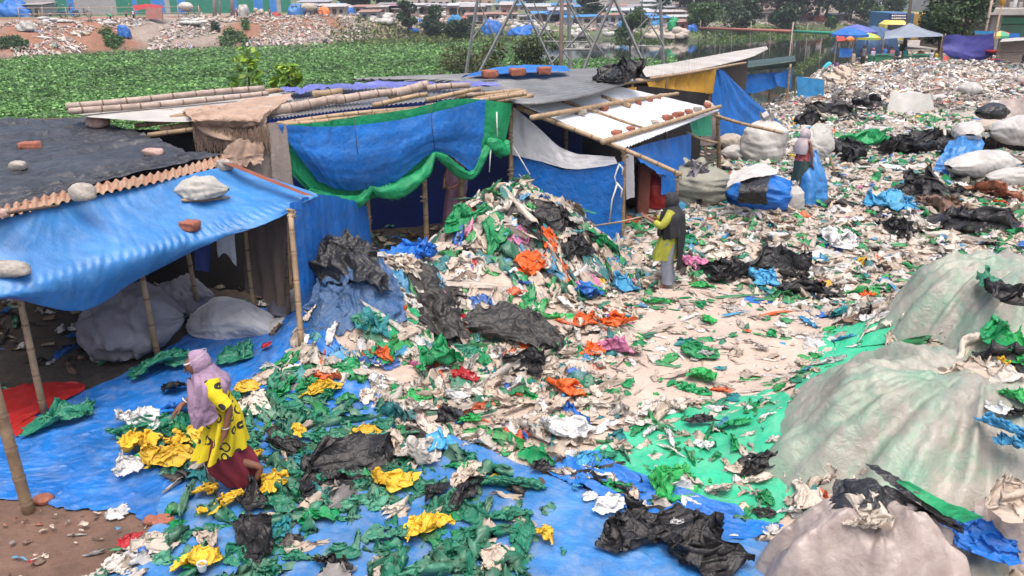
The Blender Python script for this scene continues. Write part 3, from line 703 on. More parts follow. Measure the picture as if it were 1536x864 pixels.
hang('hanging_cloth', [(292, 362, None, 11.0), (316, 352, None, 11.0)], [(294, 405, None, 11.0), (314, 408, None, 11.0)], 'blue_tarp_dark', 'dark blue cloth hanging deep inside the leftmost shack', 'cloth', seed=43)
hang('curtain', [(362, 222, None, 12.4), (385, 200, None, 12.5), (408, 186, None, 12.6)], [(350, 262, None, 12.3), (385, 275, None, 12.4), (412, 288, None, 12.5)], 'dirty_curtain', 'stained cream curtain left panel below the frayed burlap', 'curtain', seed=44, group='cream curtains below the burlap')
hang('curtain', [(404, 184, None, 12.5), (418, 184, None, 12.55), (428, 186, None, 12.6)], [(409, 290, None, 12.4), (425, 296, None, 12.45), (443, 300, None, 12.5)], 'dirty_curtain', 'narrow stained cream curtain panel touching the green and blue drapes', 'curtain', seed=45, group='cream curtains below the burlap')

# ------------------------------------------------------------------ shack with the blue and green drapes
s2 = thing('shack', 'long middle shack with blue and green drapes tied under its bamboo eaves', 'shack', P(600, 440), 'shacks in the row along the river')
def YE(px): return 12.62 + (px - 416) * 3.0 / 349
post(s2, drop(Q(555, 400, 14.2)), Q(545, 168, 14.2), .045, 11)
post(s2, drop(Q(640, 388, 14.85), -.05), Q(633, 160, 14.95), .05, 12)
post(s2, drop(Q(766, 330, 16.0)), Q(766, 150, 16.0), .05, 13)
post(s2, drop(Q(693, 380, 15.7)), Q(693, 160, 15.7), .06, 14)
post(s2, drop(Q(425, 330, 12.9)), Q(420, 180, 12.9), .045, 15)
part('roof_panel', sheet(cp([[(100, 166, 2.90), (250, 150, 2.92), (400, 137, 2.95), (430, 135, 2.95)], [(134, 176, 2.84), (262, 183, 2.80), (400, 176, 2.78), (452, 168, 2.78)]]), .06, .006, .6), M['pale_panel'], s2)
part('corrugated_roof', sheet(cp([[(430, 136, 2.93), (560, 128, 2.95), (745, 122, 2.92)], [(395, 180, 2.76), (560, 160, 2.76), (768, 140, 2.74)]]), .03, .004, .3, corr=(1, .015, .09), cap=300), M['grey_iron'], s2)
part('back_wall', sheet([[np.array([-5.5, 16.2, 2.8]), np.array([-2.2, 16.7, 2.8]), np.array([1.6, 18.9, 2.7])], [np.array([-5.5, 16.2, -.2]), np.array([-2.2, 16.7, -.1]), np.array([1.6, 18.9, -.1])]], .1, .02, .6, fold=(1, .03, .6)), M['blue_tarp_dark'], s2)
part('side_wall', sheet([[np.array([-5.5, 16.2, 2.8]), np.array([-4.4, 13.0, 2.7])], [np.array([-5.5, 16.2, -.2]), np.array([-4.4, 13.0, -.1])]], .12, .02, .6), M['inside_shade'], s2)
for i, (a, b_, r, g) in enumerate([((100, 160, 2.99), (395, 134, 3.02), .055, 1), ((103, 167, 2.94), (402, 140, 2.99), .05, 1), ((398, 137, 2.98), (425, 134, 2.98), .04, 0),
      ((372, 170, 2.86), (512, 147, 2.92), .085, 1), ((505, 150, 2.90), (592, 140, 2.93), .075, 1), ((585, 141, 2.92), (640, 128, 3.0), .09, 1), ((640, 133, 2.95), (705, 126, 3.0), .06, 1),
      ((700, 142, 2.82), (762, 137, 2.8), .045, 1), ((470, 142, 2.96), (512, 138, 2.97), .07, 0)]):
    vf, mi = bamboo(P(*a), P(*b_), r, 60 + i, .015, 10); part('roof_pole', vf, GBAM() if g else BAM(), s2, mi=mi)
for i, (a, b_, r) in enumerate([((395, 190, None, 12.9), (560, 170, None, 14.3), .05), ((548, 171, None, 14.2), (690, 155, None, 15.4), .05), ((640, 160, None, 14.9), (775, 148, None, 16.1), .05),
      ((420, 186, None, 13.2), (640, 160, None, 15.0), .045)]):
    vf, mi = bamboo(Q(*[a[0], a[1], a[3]]), Q(b_[0], b_[1], b_[3]), r, 80 + i, .02, 10); part('eave_beam', vf, BAM(), s2, mi=mi)
for i, (a, b_, r) in enumerate([((146, 174, 2.80), (260, 165, 2.86), .035), ((202, 189, 2.68), (330, 168, 2.86), .04), ((240, 195, 2.66), (360, 172, 2.84), .055), ((222, 203, 2.60), (340, 184, 2.78), .04), ((256, 178, 2.80), (330, 164, 2.88), .05),
      ((688, 158, 2.66), (790, 140, 2.86), .05), ((700, 151, 2.70), (790, 136, 2.88), .045), ((680, 146, 2.76), (780, 134, 2.9), .04), ((745, 152, 2.70), (800, 142, 2.8), .05), ((640, 150, 2.80), (720, 134, 2.92), .045), ((560, 158, 2.80), (640, 142, 2.92), .045)]):
    vf, mi = bamboo(P(*a), P(*b_), r, 100 + i, .01, 10); part('rafter', vf, BAM(), s2, mi=mi)
solid('roof_tarpaulin', sheet(cp([[(418, 134, 3.0), (500, 127, 3.02), (620, 123, 3.02), (740, 124, 2.96)], [(440, 139, 2.98), (520, 133, 3.0), (620, 130, 2.97), (748, 129, 2.93)]]), .03, .03, .2, seed=51, rag=.07, cr=.03), M['violet_tarp'],
      'strip of violet tarpaulin laid along the roof of the middle shack behind the pale bamboo', 'tarpaulin')
bl = sheet(cp([[(274, 166, 2.87), (318, 159, 2.90), (365, 151, 2.93), (440, 141, 2.97)], [(278, 172, 2.88), (325, 168, 2.90), (375, 164, 2.92), (430, 152, 2.95)], [(286, 181, 2.86), (335, 178, 2.87), (380, 179, 2.85), (404, 172, 2.85)],
      [(300, 192, None, 12.6), (345, 197, None, 12.6), (378, 198, None, 12.6), (398, 194, None, 12.7)]]), .02, .045, .16, seed=52, rag=.05, warp=.5)
bo = solid('burlap', bl, M['burlap'], 'frayed tan burlap thrown over the bamboo at the left end of the middle roof', 'sacking')
part('flap', sheet(cp([[(286, 172, 2.93), (318, 166, 2.95), (338, 190, None, 12.5)], [(300, 196, None, 12.4), (330, 205, None, 12.4), (372, 203, None, 12.5)], [(318, 208, None, 12.45), (345, 212, None, 12.45), (372, 212, None, 12.5)]]), .025, .015, .2, seed=53), M['burlap'], bo)
fr = []
rd = random.Random(3)
for i in range(520):
    u = rd.random(); a = Q(290 + 112 * u, 188 + 8 * math.sin(u * 3) + rd.uniform(-4, 10), 12.42 + .1 * rd.random()); l = .14 + .30 * rd.random() ** 1.5
    fr.append(tube([a, a + np.array([rd.uniform(-.03, .03), 0, -l * .5]), a + np.array([rd.uniform(-.06, .06), rd.uniform(-.02, .02), -l])], [.006, .006, .003], 3, False))
part('fringe', join(*fr), M['burlap'], bo)
solid('burlap', sheet(cp([[(342, 212, None, 12.3), (395, 208, None, 12.4)], [(338, 235, None, 12.25), (392, 232, None, 12.35)], [(345, 246, None, 12.2), (388, 250, None, 12.3)]]), .02, .05, .12, seed=54, rag=.09, fold=(1, .04, .12)), M['burlap'], 'torn brown rag of burlap hanging beside the tan corner brick', 'sacking')
for i, p_ in enumerate((Q(766, 160, 16.0), Q(766, 212, 16.0), Q(766, 260, 16.0), Q(636, 300, 14.88), Q(693, 300, 15.7), Q(693, 268, 15.7), Q(552, 330, 14.2))): lash(s2, p_, .055, 10 + i)
# drapes
def DR(rows, off=0.0): return cp([[(p[0], p[1], None, YE(p[0]) + off + (p[2] if len(p) > 2 else 0)) for p in r] for r in rows])
bd = solid('hanging_tarpaulin', sheet(DR([[(416, 187), (500, 190), (590, 181), (660, 166), (728, 148)], [(428, 206, -.05), (500, 226, -.12), (590, 216, -.12), (656, 196, -.08), (726, 186)],
      [(450, 237, -.05), (507, 262, -.15), (585, 252, -.15), (653, 216, -.05), (722, 224, -.04)], [(478, 273), (520, 286, -.02), (590, 274, -.05), (656, 228), (716, 264)]], -.10), .028, .022, .42, (2.2, .7), 61, fold=(0, .018, .35), cap=220), M['blue_tarp_bright'],
      'large bright blue tarpaulin swagged across the front of the middle shack', 'tarpaulin')
for a, b, c, d, e, g in ((646, 150, 648, 190, 653, 228), (531, 176, 536, 225, 552, 285)):
    part('cord', tube([Q(a, b, YE(a) - .13), Q(c, d, YE(c) - .28), Q(e, g, YE(e) - .16)], .006, 5), M['wire'], bd)
gd = solid('hanging_tarpaulin', sheet(DR([[(418, 188), (470, 184), (520, 177), (610, 164), (690, 148), (768, 155)], [(424, 222, -.02), (470, 228, -.02), (520, 236), (610, 222), (690, 196), (764, 186)],
      [(436, 258, -.04), (478, 270, -.04), (530, 284), (600, 270), (680, 222), (760, 208)], [(462, 286, -.06), (500, 300, -.05), (540, 302), (590, 284), (656, 232), (756, 228)]], .02), .028, .02, .4, (2, .7), 62, fold=(1, .03, .3), cap=220), M['green_tarp'],
      'long emerald green tarpaulin hanging behind the blue one on the middle shack', 'tarpaulin')
def roll(path, rr, seed):                     # the twisted, tied-up lower edge
    p = _cr(np.array([Q(a, b, YE(a) + o) for a, b, o in path]), 60); r = np.interp(np.linspace(0, 1, 60), np.linspace(0, 1, len(rr)), rr)
    v, f = tube(p, r, 22); n = len(p) * 22; k = np.arange(n) // 22; a = (np.arange(n) % 22) * 2 * math.pi / 22
    d = v[:n] - p[k]; d[:, 1] *= .6; s = .62 + .42 * ridge(np.cos(a + k * .05) * 1.5 + k * .03 + seed, np.sin(a + k * .05) * 1.5 + k * .02, 3, seed) + .22 * ridge(a * 1.3 + k * .09, k * .05 + seed, 2, seed + 2)
    v[:n] = p[k] + d * s[:, None]; return v, f
part('hem_roll', roll([(464, 286, -.12), (490, 297, -.16), (525, 304, -.18), (545, 296, -.16), (556, 280, -.14)], [.05, .12, .14, .11, .05], 1), M['green_tarp'], gd)
part('hem_roll', roll([(556, 281, -.14), (572, 288, -.2), (600, 284, -.22), (635, 262, -.2), (652, 230, -.14)], [.05, .12, .17, .15, .05], 2), M['green_tarp'], gd)
part('hem_roll', roll([(652, 230, -.12), (668, 240, -.14), (690, 258, -.14), (708, 262, -.1), (722, 235, -.1), (738, 212, -.1)], [.05, .09, .10, .08, .12, .08], 3), M['green_tarp'], gd)
part('hem_roll', roll([(730, 212, -.1), (742, 218, -.14), (754, 226, -.1), (762, 212, -.06)], [.08, .16, .15, .06], 4), M['green_tarp'], gd)
part('white_cord', tube([Q(745, 168, 15.3), Q(746, 205, 15.25)], .014, 6), M['string'], gd); part('white_cord', tube([Q(736, 225, 15.2), Q(734, 258, 15.2)], .012, 6), M['string'], gd)
hang('wall_tarpaulin', [(434, 306, None, 10.5), (470, 292, None, 11.2), (510, 296, None, 12.6), (552, 310, None, 14.1)], [drop(Q(434, 306, 10.5)), drop(Q(470, 292, 11.2)), drop(Q(510, 296, 12.6)), drop(Q(552, 310, 14.1))], 'blue_tarp_bright',
     'bright blue tarpaulin wall between the leftmost and the middle shack', 'tarpaulin', fold=(1, .04, .3), seed=63, res=.05)
solid('crumpled_tarpaulin', sheet(cp([[(486, 388, 1.10), (540, 380, 1.18), (585, 398, 1.02)], [(468, 440, .80), (530, 428, .95), (600, 440, .74)], [(456, 495, .38), (520, 490, .52), (608, 478, .48)], [(452, 542, .03), (512, 548, .04), (590, 520, .12)]]),
      .02, .085, .34, (3.2, .5), 64, fold=(1, .06, .22), cap=220, rag=.06, warp=.5, cr=.05, rest=gz), M['blue_tarp_dusty'], 'big dusty blue tarpaulin bundled up against the right post of the leftmost shack', 'tarpaulin')
solid('black_sheet', sheet(cp([[(468, 352, 1.38), (515, 348, 1.44), (560, 366, 1.30)], [(462, 386, 1.14), (520, 384, 1.22), (570, 396, 1.10)], [(486, 424, .93), (532, 426, 1.0), (582, 432, .90)]]), .02, .06, .34, (.6, 2.2), seed=65, cap=120, rag=.10, warp=.4, fold=(0, .03, .24), cr=.07, rest=gz), M['black_plastic'],
      'black plastic sheet crumpled on top of the dusty blue bundle', 'plastic sheet')
solid('green_sheet', sheet(cp([[(598, 458, .55), (634, 466, .48)], [(560, 488, .45), (616, 498, .36)], [(540, 528, .14), (580, 542, .08)]]), .025, .05, .3, (.7, 2), seed=66, rag=.06, warp=.3, cr=.04, rest=gz), M['green_tarp'], 'bright green plastic sheet slumped at the foot of the dusty blue bundle', 'plastic sheet')
solid('black_sheet', sheet(cp([[(590, 400, .85), (640, 405, .75), (684, 432, .5)], [(604, 450, .55), (652, 455, .52), (694, 470, .36)], [(626, 486, .3), (664, 506, .26), (706, 524, .12)]]), .02, .07, .34, (2.2, .6), seed=67, rag=.09, warp=.4, fold=(1, .05, .26), cr=.06, rest=gz), M['brown_black_sheet'],
      'large brownish black sheet draped over rubbish right of the dusty blue bundle', 'plastic sheet')
solid('black_sheet', sheet(cp([[(706, 468, .40), (770, 458, .42), (826, 482, .32)], [(700, 490, .28), (778, 486, .32), (842, 506, .20)], [(720, 506, .16), (800, 516, .18), (846, 530, .08)]]), .02, .05, .3, (.6, 2.4), seed=68, rag=.09, warp=.4, fold=(0, .05, .24), cr=.05, rest=gz), M['brown_black_sheet'],
      'long black sheet rumpled across the litter in front of the tall heap', 'plastic sheet')
hang('wall_bag', [(590, 400, None, 14.5), (612, 392, None, 14.4)], [(594, 436, None, 14.3), (640, 440, None, 14.2)], 'blue_tarp', 'blue tarpaulin piece lying at the mouth of the middle shack', 'tarpaulin', seed=69)

# ------------------------------------------------------------------ shack with the white roof
s3 = thing('shack', 'open shack with a new white corrugated roof beyond the tall plastic heap', 'shack', P(930, 400), 'shacks in the row along the river')
A3, B3, C3, D3 = Q(764, 150, 16.0), Q(935, 223, 15.6), Q(1078, 166, 21.4), Q(925, 132, 18.6)
CL = (A3 + B3 + C3 + D3) / 4; n3 = np.linalg.svd(np.array([A3, B3, C3, D3]) - CL)[2][2]; n3 = n3 * np.sign(n3[2])
for i, p_ in enumerate((Q(937, 232, 15.6), Q(1077, 176, 21.5), Q(1017, 264, 15.3))): lash(s3, p_, .06, 20 + i)
DD = np.array([D3, C3])
part('white_roof', thick(sheet([[A3, A3 * .5 + D3 * .5, D3 + (D3 - A3) * .05], [B3, B3 * .5 + C3 * .5, C3]], .022, .004, .5, corr=(1, .022, .16), cap=420, rag=.01), .01), M['white_iron'], s3)
def on3(px, py, lift=0.0):
    d = ray(px, py); t = ((CL - CAM) @ n3) / (d @ n3); return CAM + d * t + np.array([0, 0, lift])
post(s3, drop(Q(932, 362, 15.62)), Q(937, 224, 15.65), .05, 21)
post(s3, G(1078, 258), Q(1077, 168, 21.5), .06, 22)
post(s3, drop(Q(1012, 330, 15.6), 0), Q(1018, 262, 15.3), .03, 23)
post(s3, drop(Q(850, 230, 18.2)), Q(850, 165, 18.2), .05, 24)
post(s3, drop(Q(1000, 230, 19.8)), Q(1000, 178, 19.8), .05, 25)
for i, (a, b_, r) in enumerate([(Q(776, 160, 16.0), Q(1022, 264, 15.25), .048), (Q(1070, 172, 21.6), Q(1174, 201, 20.2), .045), (Q(1030, 199, 20.3), Q(1076, 214, 21.3), .035), (Q(925, 140, 18.6), Q(1075, 172, 21.3), .04)]):
    vf, mi = bamboo(a, b_, r, 130 + i, .02); part('beam', vf, BAM(), s3, mi=mi)
part('inner_wall', sheet([[np.array([.3, 18.4, 2.6]), np.array([2.6, 20.3, 2.5]), np.array([5.2, 23.0, 2.0])], [np.array([.3, 18.4, -.1]), np.array([2.6, 20.3, -.1]), np.array([5.2, 23.0, -.2])]], .1, .03, .5, fold=(1, .04, .5)), M['inside_shade'], s3)
part('plank_post', box(Q(965, 285, 17.6) - np.array([0, 0, .4]), (.26, .12, 1.9), .2, .01), M['rust_beam'], s3)
for i, (a, b_, r, lab) in enumerate([((798, 185), (1016, 147), .05, 'long bamboo pole weighing down the white roof, the one nearer its ridge'), ((903, 221), (1080, 165), .055, 'long bamboo pole weighing down the lower edge of the white roof'),
        ((843, 155), (964, 194), .03, 'thin bamboo lying down the slope of the white roof'), ((901, 150), (944, 164), .07, 'short thick bamboo length lying on the white roof near its ridge')]):
    l = .10 if i < 2 else .05
    vf, mi = bamboo(on3(*a, l), on3(*b_, l), r, 140 + i, .012); solid('bamboo_pole', vf, BAM(), lab, 'bamboo pole', 'bamboo laid on the white roof', mi=mi)
BR = [(925, 205, 'greenish brown brick nearest the low corner of the white roof'), (946, 198, 'second brick from the low corner of the white roof, along the lower bamboo'), (983, 188, 'small pale brick midway along the lower bamboo on white roof'),
      (1001, 181, 'big red brick in the middle of the lower bamboo on the white roof'), (1017, 176, 'reddish brick just right of the big red one along the lower bamboo'), (1033, 171, 'brick third from the far end of the lower bamboo on the white roof'),
      (1046, 167, 'pale brick second from the far end of the lower bamboo on the white roof'), (1061, 161, 'pinkish brick at the far end of the lower bamboo on the white roof'), (956, 158, 'dark red brick leftmost in the row behind the upper bamboo on the white roof'),
      (972, 155, 'brick second from left in the row behind the upper bamboo on the white roof'), (984, 152, 'brick third from left in the row behind the upper bamboo on the white roof'), (996, 147, 'pale brick at the right end of the row behind the upper bamboo'),
      (871, 172, 'lone grey stone-coloured brick on the left half of the white roof'), (905, 166, 'small red brick tucked behind the upper bamboo on the white roof')]
for i, (a, b_, lab) in enumerate(BR):
    pale = i in (2, 6, 11, 12); s = (.26, .18, .13) if i in (0, 3, 4) else (.22, .14, .10)
    brick(on3(a, b_, .05), lab, 200 + i, rng.random() * 2, s, 'stone' if pale else 'brick')
part('corrugated_roof', thick(sheet(cp([[(528, 120, None, 17.5), (640, 115, None, 18.2), (780, 109, None, 19.2), (932, 103, None, 20.6)], [(650, 121, 2.86), (745, 124, 2.84), (810, 120, 2.82), (934, 112, None, 19.8)],
      [(740, 126, 2.80), (774, 154, 2.70), (862, 147, 2.70), (936, 127, None, 18.5)]]), .03, .008, .5, corr=(0, .034, .19), cap=300, rag=.02), .01), M['grey_iron'], s3)
hang('hanging_cloth', [(770, 160, None, 16.05), (806, 190, None, 15.95), (850, 226, None, 15.8), (922, 236, None, 15.65)], [(769, 232, None, 15.95), (810, 242, None, 15.8), (862, 254, None, 15.65), (926, 246, None, 15.55)], 'pale_cloth',
     'greyish white cloth swagged under the left edge of the white roof', 'cloth', fold=(1, .035, .35), seed=71, res=.03, amp=.02)
wt = hang('wall_tarpaulin', [(768, 222, None, 16.0), (800, 236, None, 15.88), (850, 254, None, 15.72), (936, 242, None, 15.58)], [drop(Q(768, 222, 16.0)), drop(Q(800, 236, 15.88)), drop(Q(850, 254, 15.72)), drop(Q(936, 242, 15.58))], 'blue_tarp_bright',
     'bright blue tarpaulin wall below the greyish cloth, behind the tall heap', 'tarpaulin', fold=(1, .02, .6), seed=72, res=.04)
for q_ in [tube([Q(928, 248, 15.5), Q(922, 265, 15.5), Q(926, 282, 15.5)], .014, 6), tube([Q(926, 275, 15.5), Q(918, 300, 15.5), Q(914, 335, 15.5)], .016, 6), tube([Q(925, 274, 15.5), Q(933, 284, 15.5), Q(931, 296, 15.5)], .018, 6), tube([Q(928, 246, 15.5), Q(934, 252, 15.5), Q(933, 262, 15.5)], .018, 6),
      tube([Q(770, 220, 15.9), Q(795, 262, 15.6)], .012, 6)]: part('tie', q_, M['string'], wt)
hang('hanging_tarpaulin', [(938, 226, None, 15.9), (985, 212, None, 18.0), (1036, 200, None, 20.3)], [(945, 232, None, 15.9), (998, 264, None, 17.8), (1034, 246, None, 20.2)], 'blue_tarp_bright', 'blue tarpaulin hanging under the right eaves of the white roof', 'tarpaulin', fold=(1, .04, .4), seed=73)
hang('hanging_tarpaulin', [(990, 240, None, 17.7), (1018, 238, None, 18.2)], [(992, 292, None, 17.6), (1016, 292, None, 18.1)], 'blue_tarp_bright', 'narrow blue tarpaulin strip hanging above the red sack', 'tarpaulin', seed=74)
hang('hanging_cloth', [(938, 226, None, 15.75), (950, 226, None, 15.9)], [(940, 300, None, 15.8), (952, 296, None, 15.9)], 'pale_cloth', 'ragged grey cloth strip hanging beside the tied corner of the blue wall', 'cloth', seed=75)
solid('roof_tarpaulin', sheet(cp([[(696, 113, 2.98), (735, 103, 3.04), (780, 98, 3.07), (848, 99, 3.03)], [(690, 116, 2.93), (740, 112, 2.98), (790, 109, 3.0), (856, 107, 2.96)]]), .05, .02, .4, seed=76), M['blue_tarp_bright'], 'arched blue tarpaulin along the far edge of the grey corrugated roof', 'tarpaulin')
for i, (a, b_, l) in enumerate([(735, 111, 'left brick on the arched blue tarpaulin'), (776, 108, 'middle brick on the arched blue tarpaulin'), (816, 106, 'right brick on the arched blue tarpaulin')]):
    brick(P(a, b_, 3.02), l, 230 + i, .3, (.3, .16, .14))
v, f = crumple(30, .60, 77, .55, 1.1, .9); solid('black_bag', xf((v, f), P(938, 116, 2.86) - np.array([0, 0, .05]), .4), M['black_plastic'], 'black plastic bunched over the end of the grey corrugated roof', 'plastic sheet')
v, f = crumple(18, .35, 78, .3, 1.2, .6); solid('pale_bag', xf((v, f), P(947, 124, 2.68), .9), M['pale_cloth'], 'pale torn plastic under the black bunch on the roof end', 'plastic bag')

# ------------------------------------------------------------------ farther shack with the yellow tarpaulin
s4 = thing('shack', 'farther shack with a weathered grey roof and a yellow tarpaulin front', 'shack', Q(1020, 190, 23.5) * np.array([1, 1, 0]), 'shacks in the row along the river')
part('corrugated_roof', thick(sheet(cp([[(926, 108, None, 22), (1030, 91, None, 27), (1090, 80, None, 31), (1150, 70, None, 34.5)], [(926, 121, None, 20), (1030, 108, None, 24.5), (1120, 88, None, 29), (1152, 74, None, 33.5)]]), .05, .01, .6, corr=(1, .016, .13), cap=400, rag=.03), .015), M['pale_panel'], s4)
for i, (a, b_, Y) in enumerate([(948, 116, 20.6), (1067, 104, 25.9), (1000, 112, 22.6)]):
    p = Q(a, b_, Y); post(s4, drop(p, -.2), p, .05, 150 + i)
for i, (a, b_, r) in enumerate([(Q(935, 124, 20.1), Q(1010, 113, 23.3), .06), (Q(1000, 116, 22.9), Q(1076, 104, 26.2), .05), (Q(950, 121, 20.7), Q(1118, 95, 28.6), .04)]):
    vf, mi = bamboo(a, b_, r, 155 + i); part('eave_beam', vf, BAM(), s4, mi=mi)
part('back_wall', sheet([[np.array([3.0, 22.6, 2.5]), np.array([8.5, 31, 2.4])], [np.array([3.0, 22.6, -.6]), np.array([8.5, 31, -.6])]], .2, .03, .5), M['dark_wood'], s4)
hang('hanging_tarpaulin', [(968, 119, None, 21.4), (1020, 112, None, 23.6), (1074, 103, None, 26.1)], [(972, 146, None, 21.3), (1022, 143, None, 23.4), (1070, 140, None, 25.9)], 'yellow_tarp', 'yellow ochre tarpaulin strung under the grey roof eaves', 'tarpaulin', fold=(1, .05, .5), seed=81, mid=[[(974, 132, None, 21.3), (1015, 128, None, 23.5), (1072, 120, None, 26)]])
hang('hanging_cloth', [(930, 134, None, 19.9), (956, 130, None, 20.6)], [(932, 142, None, 19.8), (954, 142, None, 20.5)], 'yellow_tarp', 'small ochre cloth at the left end of the grey roof', 'cloth', seed=82)
hang('wall_tarpaulin', [(1070, 104, None, 26.2), (1078, 103, None, 26.2), (1088, 108, None, 26.6)], [(1073, 212, None, 26.0), (1118, 206, None, 27.2), (1172, 186, None, 29.5)], 'blue_tarp_bright', 'tall blue tarpaulin stretched slantwise from the grey roof end to the ground', 'tarpaulin',
     fold=(1, .03, .8), seed=83, mid=[[(1068, 150, None, 26.0), (1095, 150, None, 26.7), (1126, 146, None, 27.8)]])
hang('hanging_cloth', [(1034, 182, None, 20.5), (1066, 172, None, 21.3)], [(1038, 204, None, 20.5), (1066, 204, None, 21.3)], 'green_sheet', 'green and white plastic hung under the far corner of the white roof', 'cloth', seed=84)
hang('hanging_cloth', [(1054, 180, None, 21.6), (1078, 172, None, 21.8)], [(1050, 218, None, 21.5), (1072, 218, None, 21.7)], 'dirty_curtain', 'dull tan cloth hung on the far corner post of the white roof', 'cloth', seed=85)
s5 = thing('shelter', 'small shelter with a dark green tarpaulin roof at the end of the row', 'shelter', Q(1145, 160, 36) * np.array([1, 1, 0]) + np.array([0, 0, -.6]))
part('roof_sheet', sheet(cp([[(1100, 93, None, 39), (1150, 88, None, 39.5), (1192, 84, None, 40)], [(1088, 100, None, 36), (1130, 96, None, 36.3), (1193, 88, None, 36.6)], [(1086, 112, None, 35.8), (1130, 108, None, 36.1), (1193, 100, None, 36.5)]]), .07, .04, .5, seed=86), M['dark_green_tarp'], s5)
for i, (a, b_, c_) in enumerate([(1112, 106, 160), (1186, 96, 158), (1158, 100, 150), (1128, 104, 150)]):
    p = Q(a, b_, 36.3 if i < 2 else 38); g = np.array([p[0], p[1], gz(p[0], p[1]) - .1]); post(s5, g, p, .06, 160 + i)
hang('hanging_tarpaulin', [(1092, 112, None, 36.2), (1120, 112, None, 36.3), (1166, 108, None, 36.5)], [(1096, 130, None, 36.2), (1125, 140, None, 36.3), (1164, 132, None, 36.5)], 'blue_tarp_bright', 'blue tarpaulin hanging in front of the dark green shelter', 'tarpaulin', fold=(1, .08, .9), seed=87)
hang('hanging_tarpaulin', [(1162, 112, None, 36.4), (1187, 102, None, 36.6)], [(1166, 128, None, 36.3), (1185, 134, None, 36.5)], 'blue_tarp_bright', 'small blue tarpaulin at the right corner of the dark green shelter', 'tarpaulin', fold=(1, .08, .9), seed=88)
rk = thing('drying_rack', 'bamboo rack carrying a teal tarpaulin near the dark green shelter', 'rack', G(1215, 172))
p0, p1 = Q(1195, 116, 37), Q(1237, 120, 37)
for i, p in enumerate((p0, p1)): post(rk, np.array([p[0], p[1], gz(p[0], p[1]) - .1]), p, .04, 165 + i)
post(rk, p0, p1, .035, 167, 'cross_pole')
hang('hanging_tarpaulin', [(1195, 114, None, 36.9), (1236, 120, None, 36.9)], [(1196, 146, None, 36.8), (1235, 150, None, 36.8)], 'teal_tarp', 'teal blue tarpaulin hung over the bamboo rack past the shelter', 'tarpaulin', fold=(1, .05, .6), seed=89)
hang('hanging_tarpaulin', [(1199, 142, None, 36.7), (1213, 144, None, 36.7)], [(1204, 172, None, 36.4), (1217, 176, None, 36.3)], 'teal_tarp', 'loose tail of teal sheet trailing to the ground below the rack', 'tarpaulin', fold=(1, .05, .4), seed=90)
# ================================================================== sheets spread on the ground of the yard
def floor_sheet(name, rows, m, label, z=.012, amp=.012, sc=.4, seed=0, res=.05, rag=.03, cat='tarpaulin', stretch=(1, 1), fold=None, cap=240, warp=.3, lift=None, cr=0.0):
    c = cp([[(p[0], p[1]) for p in r] for r in rows])
    def gg(x, y): return gz(x, y) + z + (0 if lift is None else lift(x, y))
    return solid(name, sheet(c, res, amp, sc, stretch, seed, fold=fold, ground=gg, rag=rag, cap=cap, warp=warp, cr=cr), M[m], label, cat)
floor_sheet('ground_tarpaulin', [[(-140, 640), (60, 600), (150, 580), (250, 525), (330, 474), (410, 470), (470, 540)], [(-140, 680), (60, 650), (170, 630), (280, 590), (370, 550), (440, 535), (520, 565)],
     [(-140, 712), (60, 704), (170, 692), (280, 670), (380, 640), (470, 620), (570, 605)], [(-140, 748), (40, 752), (100, 766), (190, 770), (238, 796), (330, 800), (430, 790)]], 'blue_tarp_ground',
     'deep blue tarpaulin spread on the ground at the mouth of the leftmost shack', .010, .016, .38, 301, .035, cr=.014)
floor_sheet('ground_tarpaulin', [[(240, 752), (400, 676), (560, 622), (660, 652), (740, 682), (820, 718)], [(225, 802), (400, 760), (560, 720), (700, 740), (830, 760), (980, 775)],
     [(150, 868), (380, 850), (600, 850), (800, 850), (1000, 850), (1172, 830)], [(20, 980), (350, 980), (600, 980), (850, 980), (1100, 980), (1320, 960)]], 'blue_tarp_pale',
     'paler blue dusty tarpaulin spread along the bottom edge under the green bags', .030, .012, .38, 302, .035, cr=.012)
floor_sheet('ground_sheet', [[(855, 702), (960, 640), (1050, 612), (1165, 600)], [(900, 720), (990, 690), (1080, 670), (1185, 650)], [(960, 752), (1040, 742), (1120, 730), (1195, 710)], [(1090, 802), (1130, 800), (1172, 790), (1205, 750)]], 'green_sheet',
     'mint green plastic sheet on the ground left of the big covered mound', .022, .016, .3, 303, .035, cr=.018)
floor_sheet('ground_sheet', [[(1238, 508), (1290, 512), (1345, 530)], [(1212, 560), (1270, 570), (1345, 585)], [(1185, 622), (1240, 632), (1310, 645)]], 'green_sheet', 'mint green sheet on the ground beside the rear covered mound', .022, .025, .3, 304, .035)
floor_sheet('ground_cloth', [[(950, 436), (1080, 426), (1200, 470), (1290, 490)], [(890, 500), (1050, 500), (1150, 530), (1245, 545)], [(850, 580), (1000, 590), (1100, 590), (1200, 595)], [(790, 642), (950, 642), (1050, 640), (1160, 622)]], 'ground_cloth' if 'ground_cloth' in M else 'sack_tan',
     'trampled tan plastic sheeting covering the open middle of the yard', .018, .03, .25, 305, .04, cat='plastic sheet')
floor_sheet('crumpled_tarpaulin', [[(812, 700), (850, 690), (900, 690)], [(830, 722), (890, 712), (940, 712)], [(900, 752), (960, 748), (1010, 738)], [(970, 790), (1050, 780), (1100, 778)], [(1010, 812), (1100, 818), (1172, 805)]], 'blue_tarp_bright',
     'crumpled strip of bright blue plastic along the edge between the blue and mint green sheets', .04, .085, .22, 306, .025, stretch=(2.2, .7), warp=.4, cr=.05)
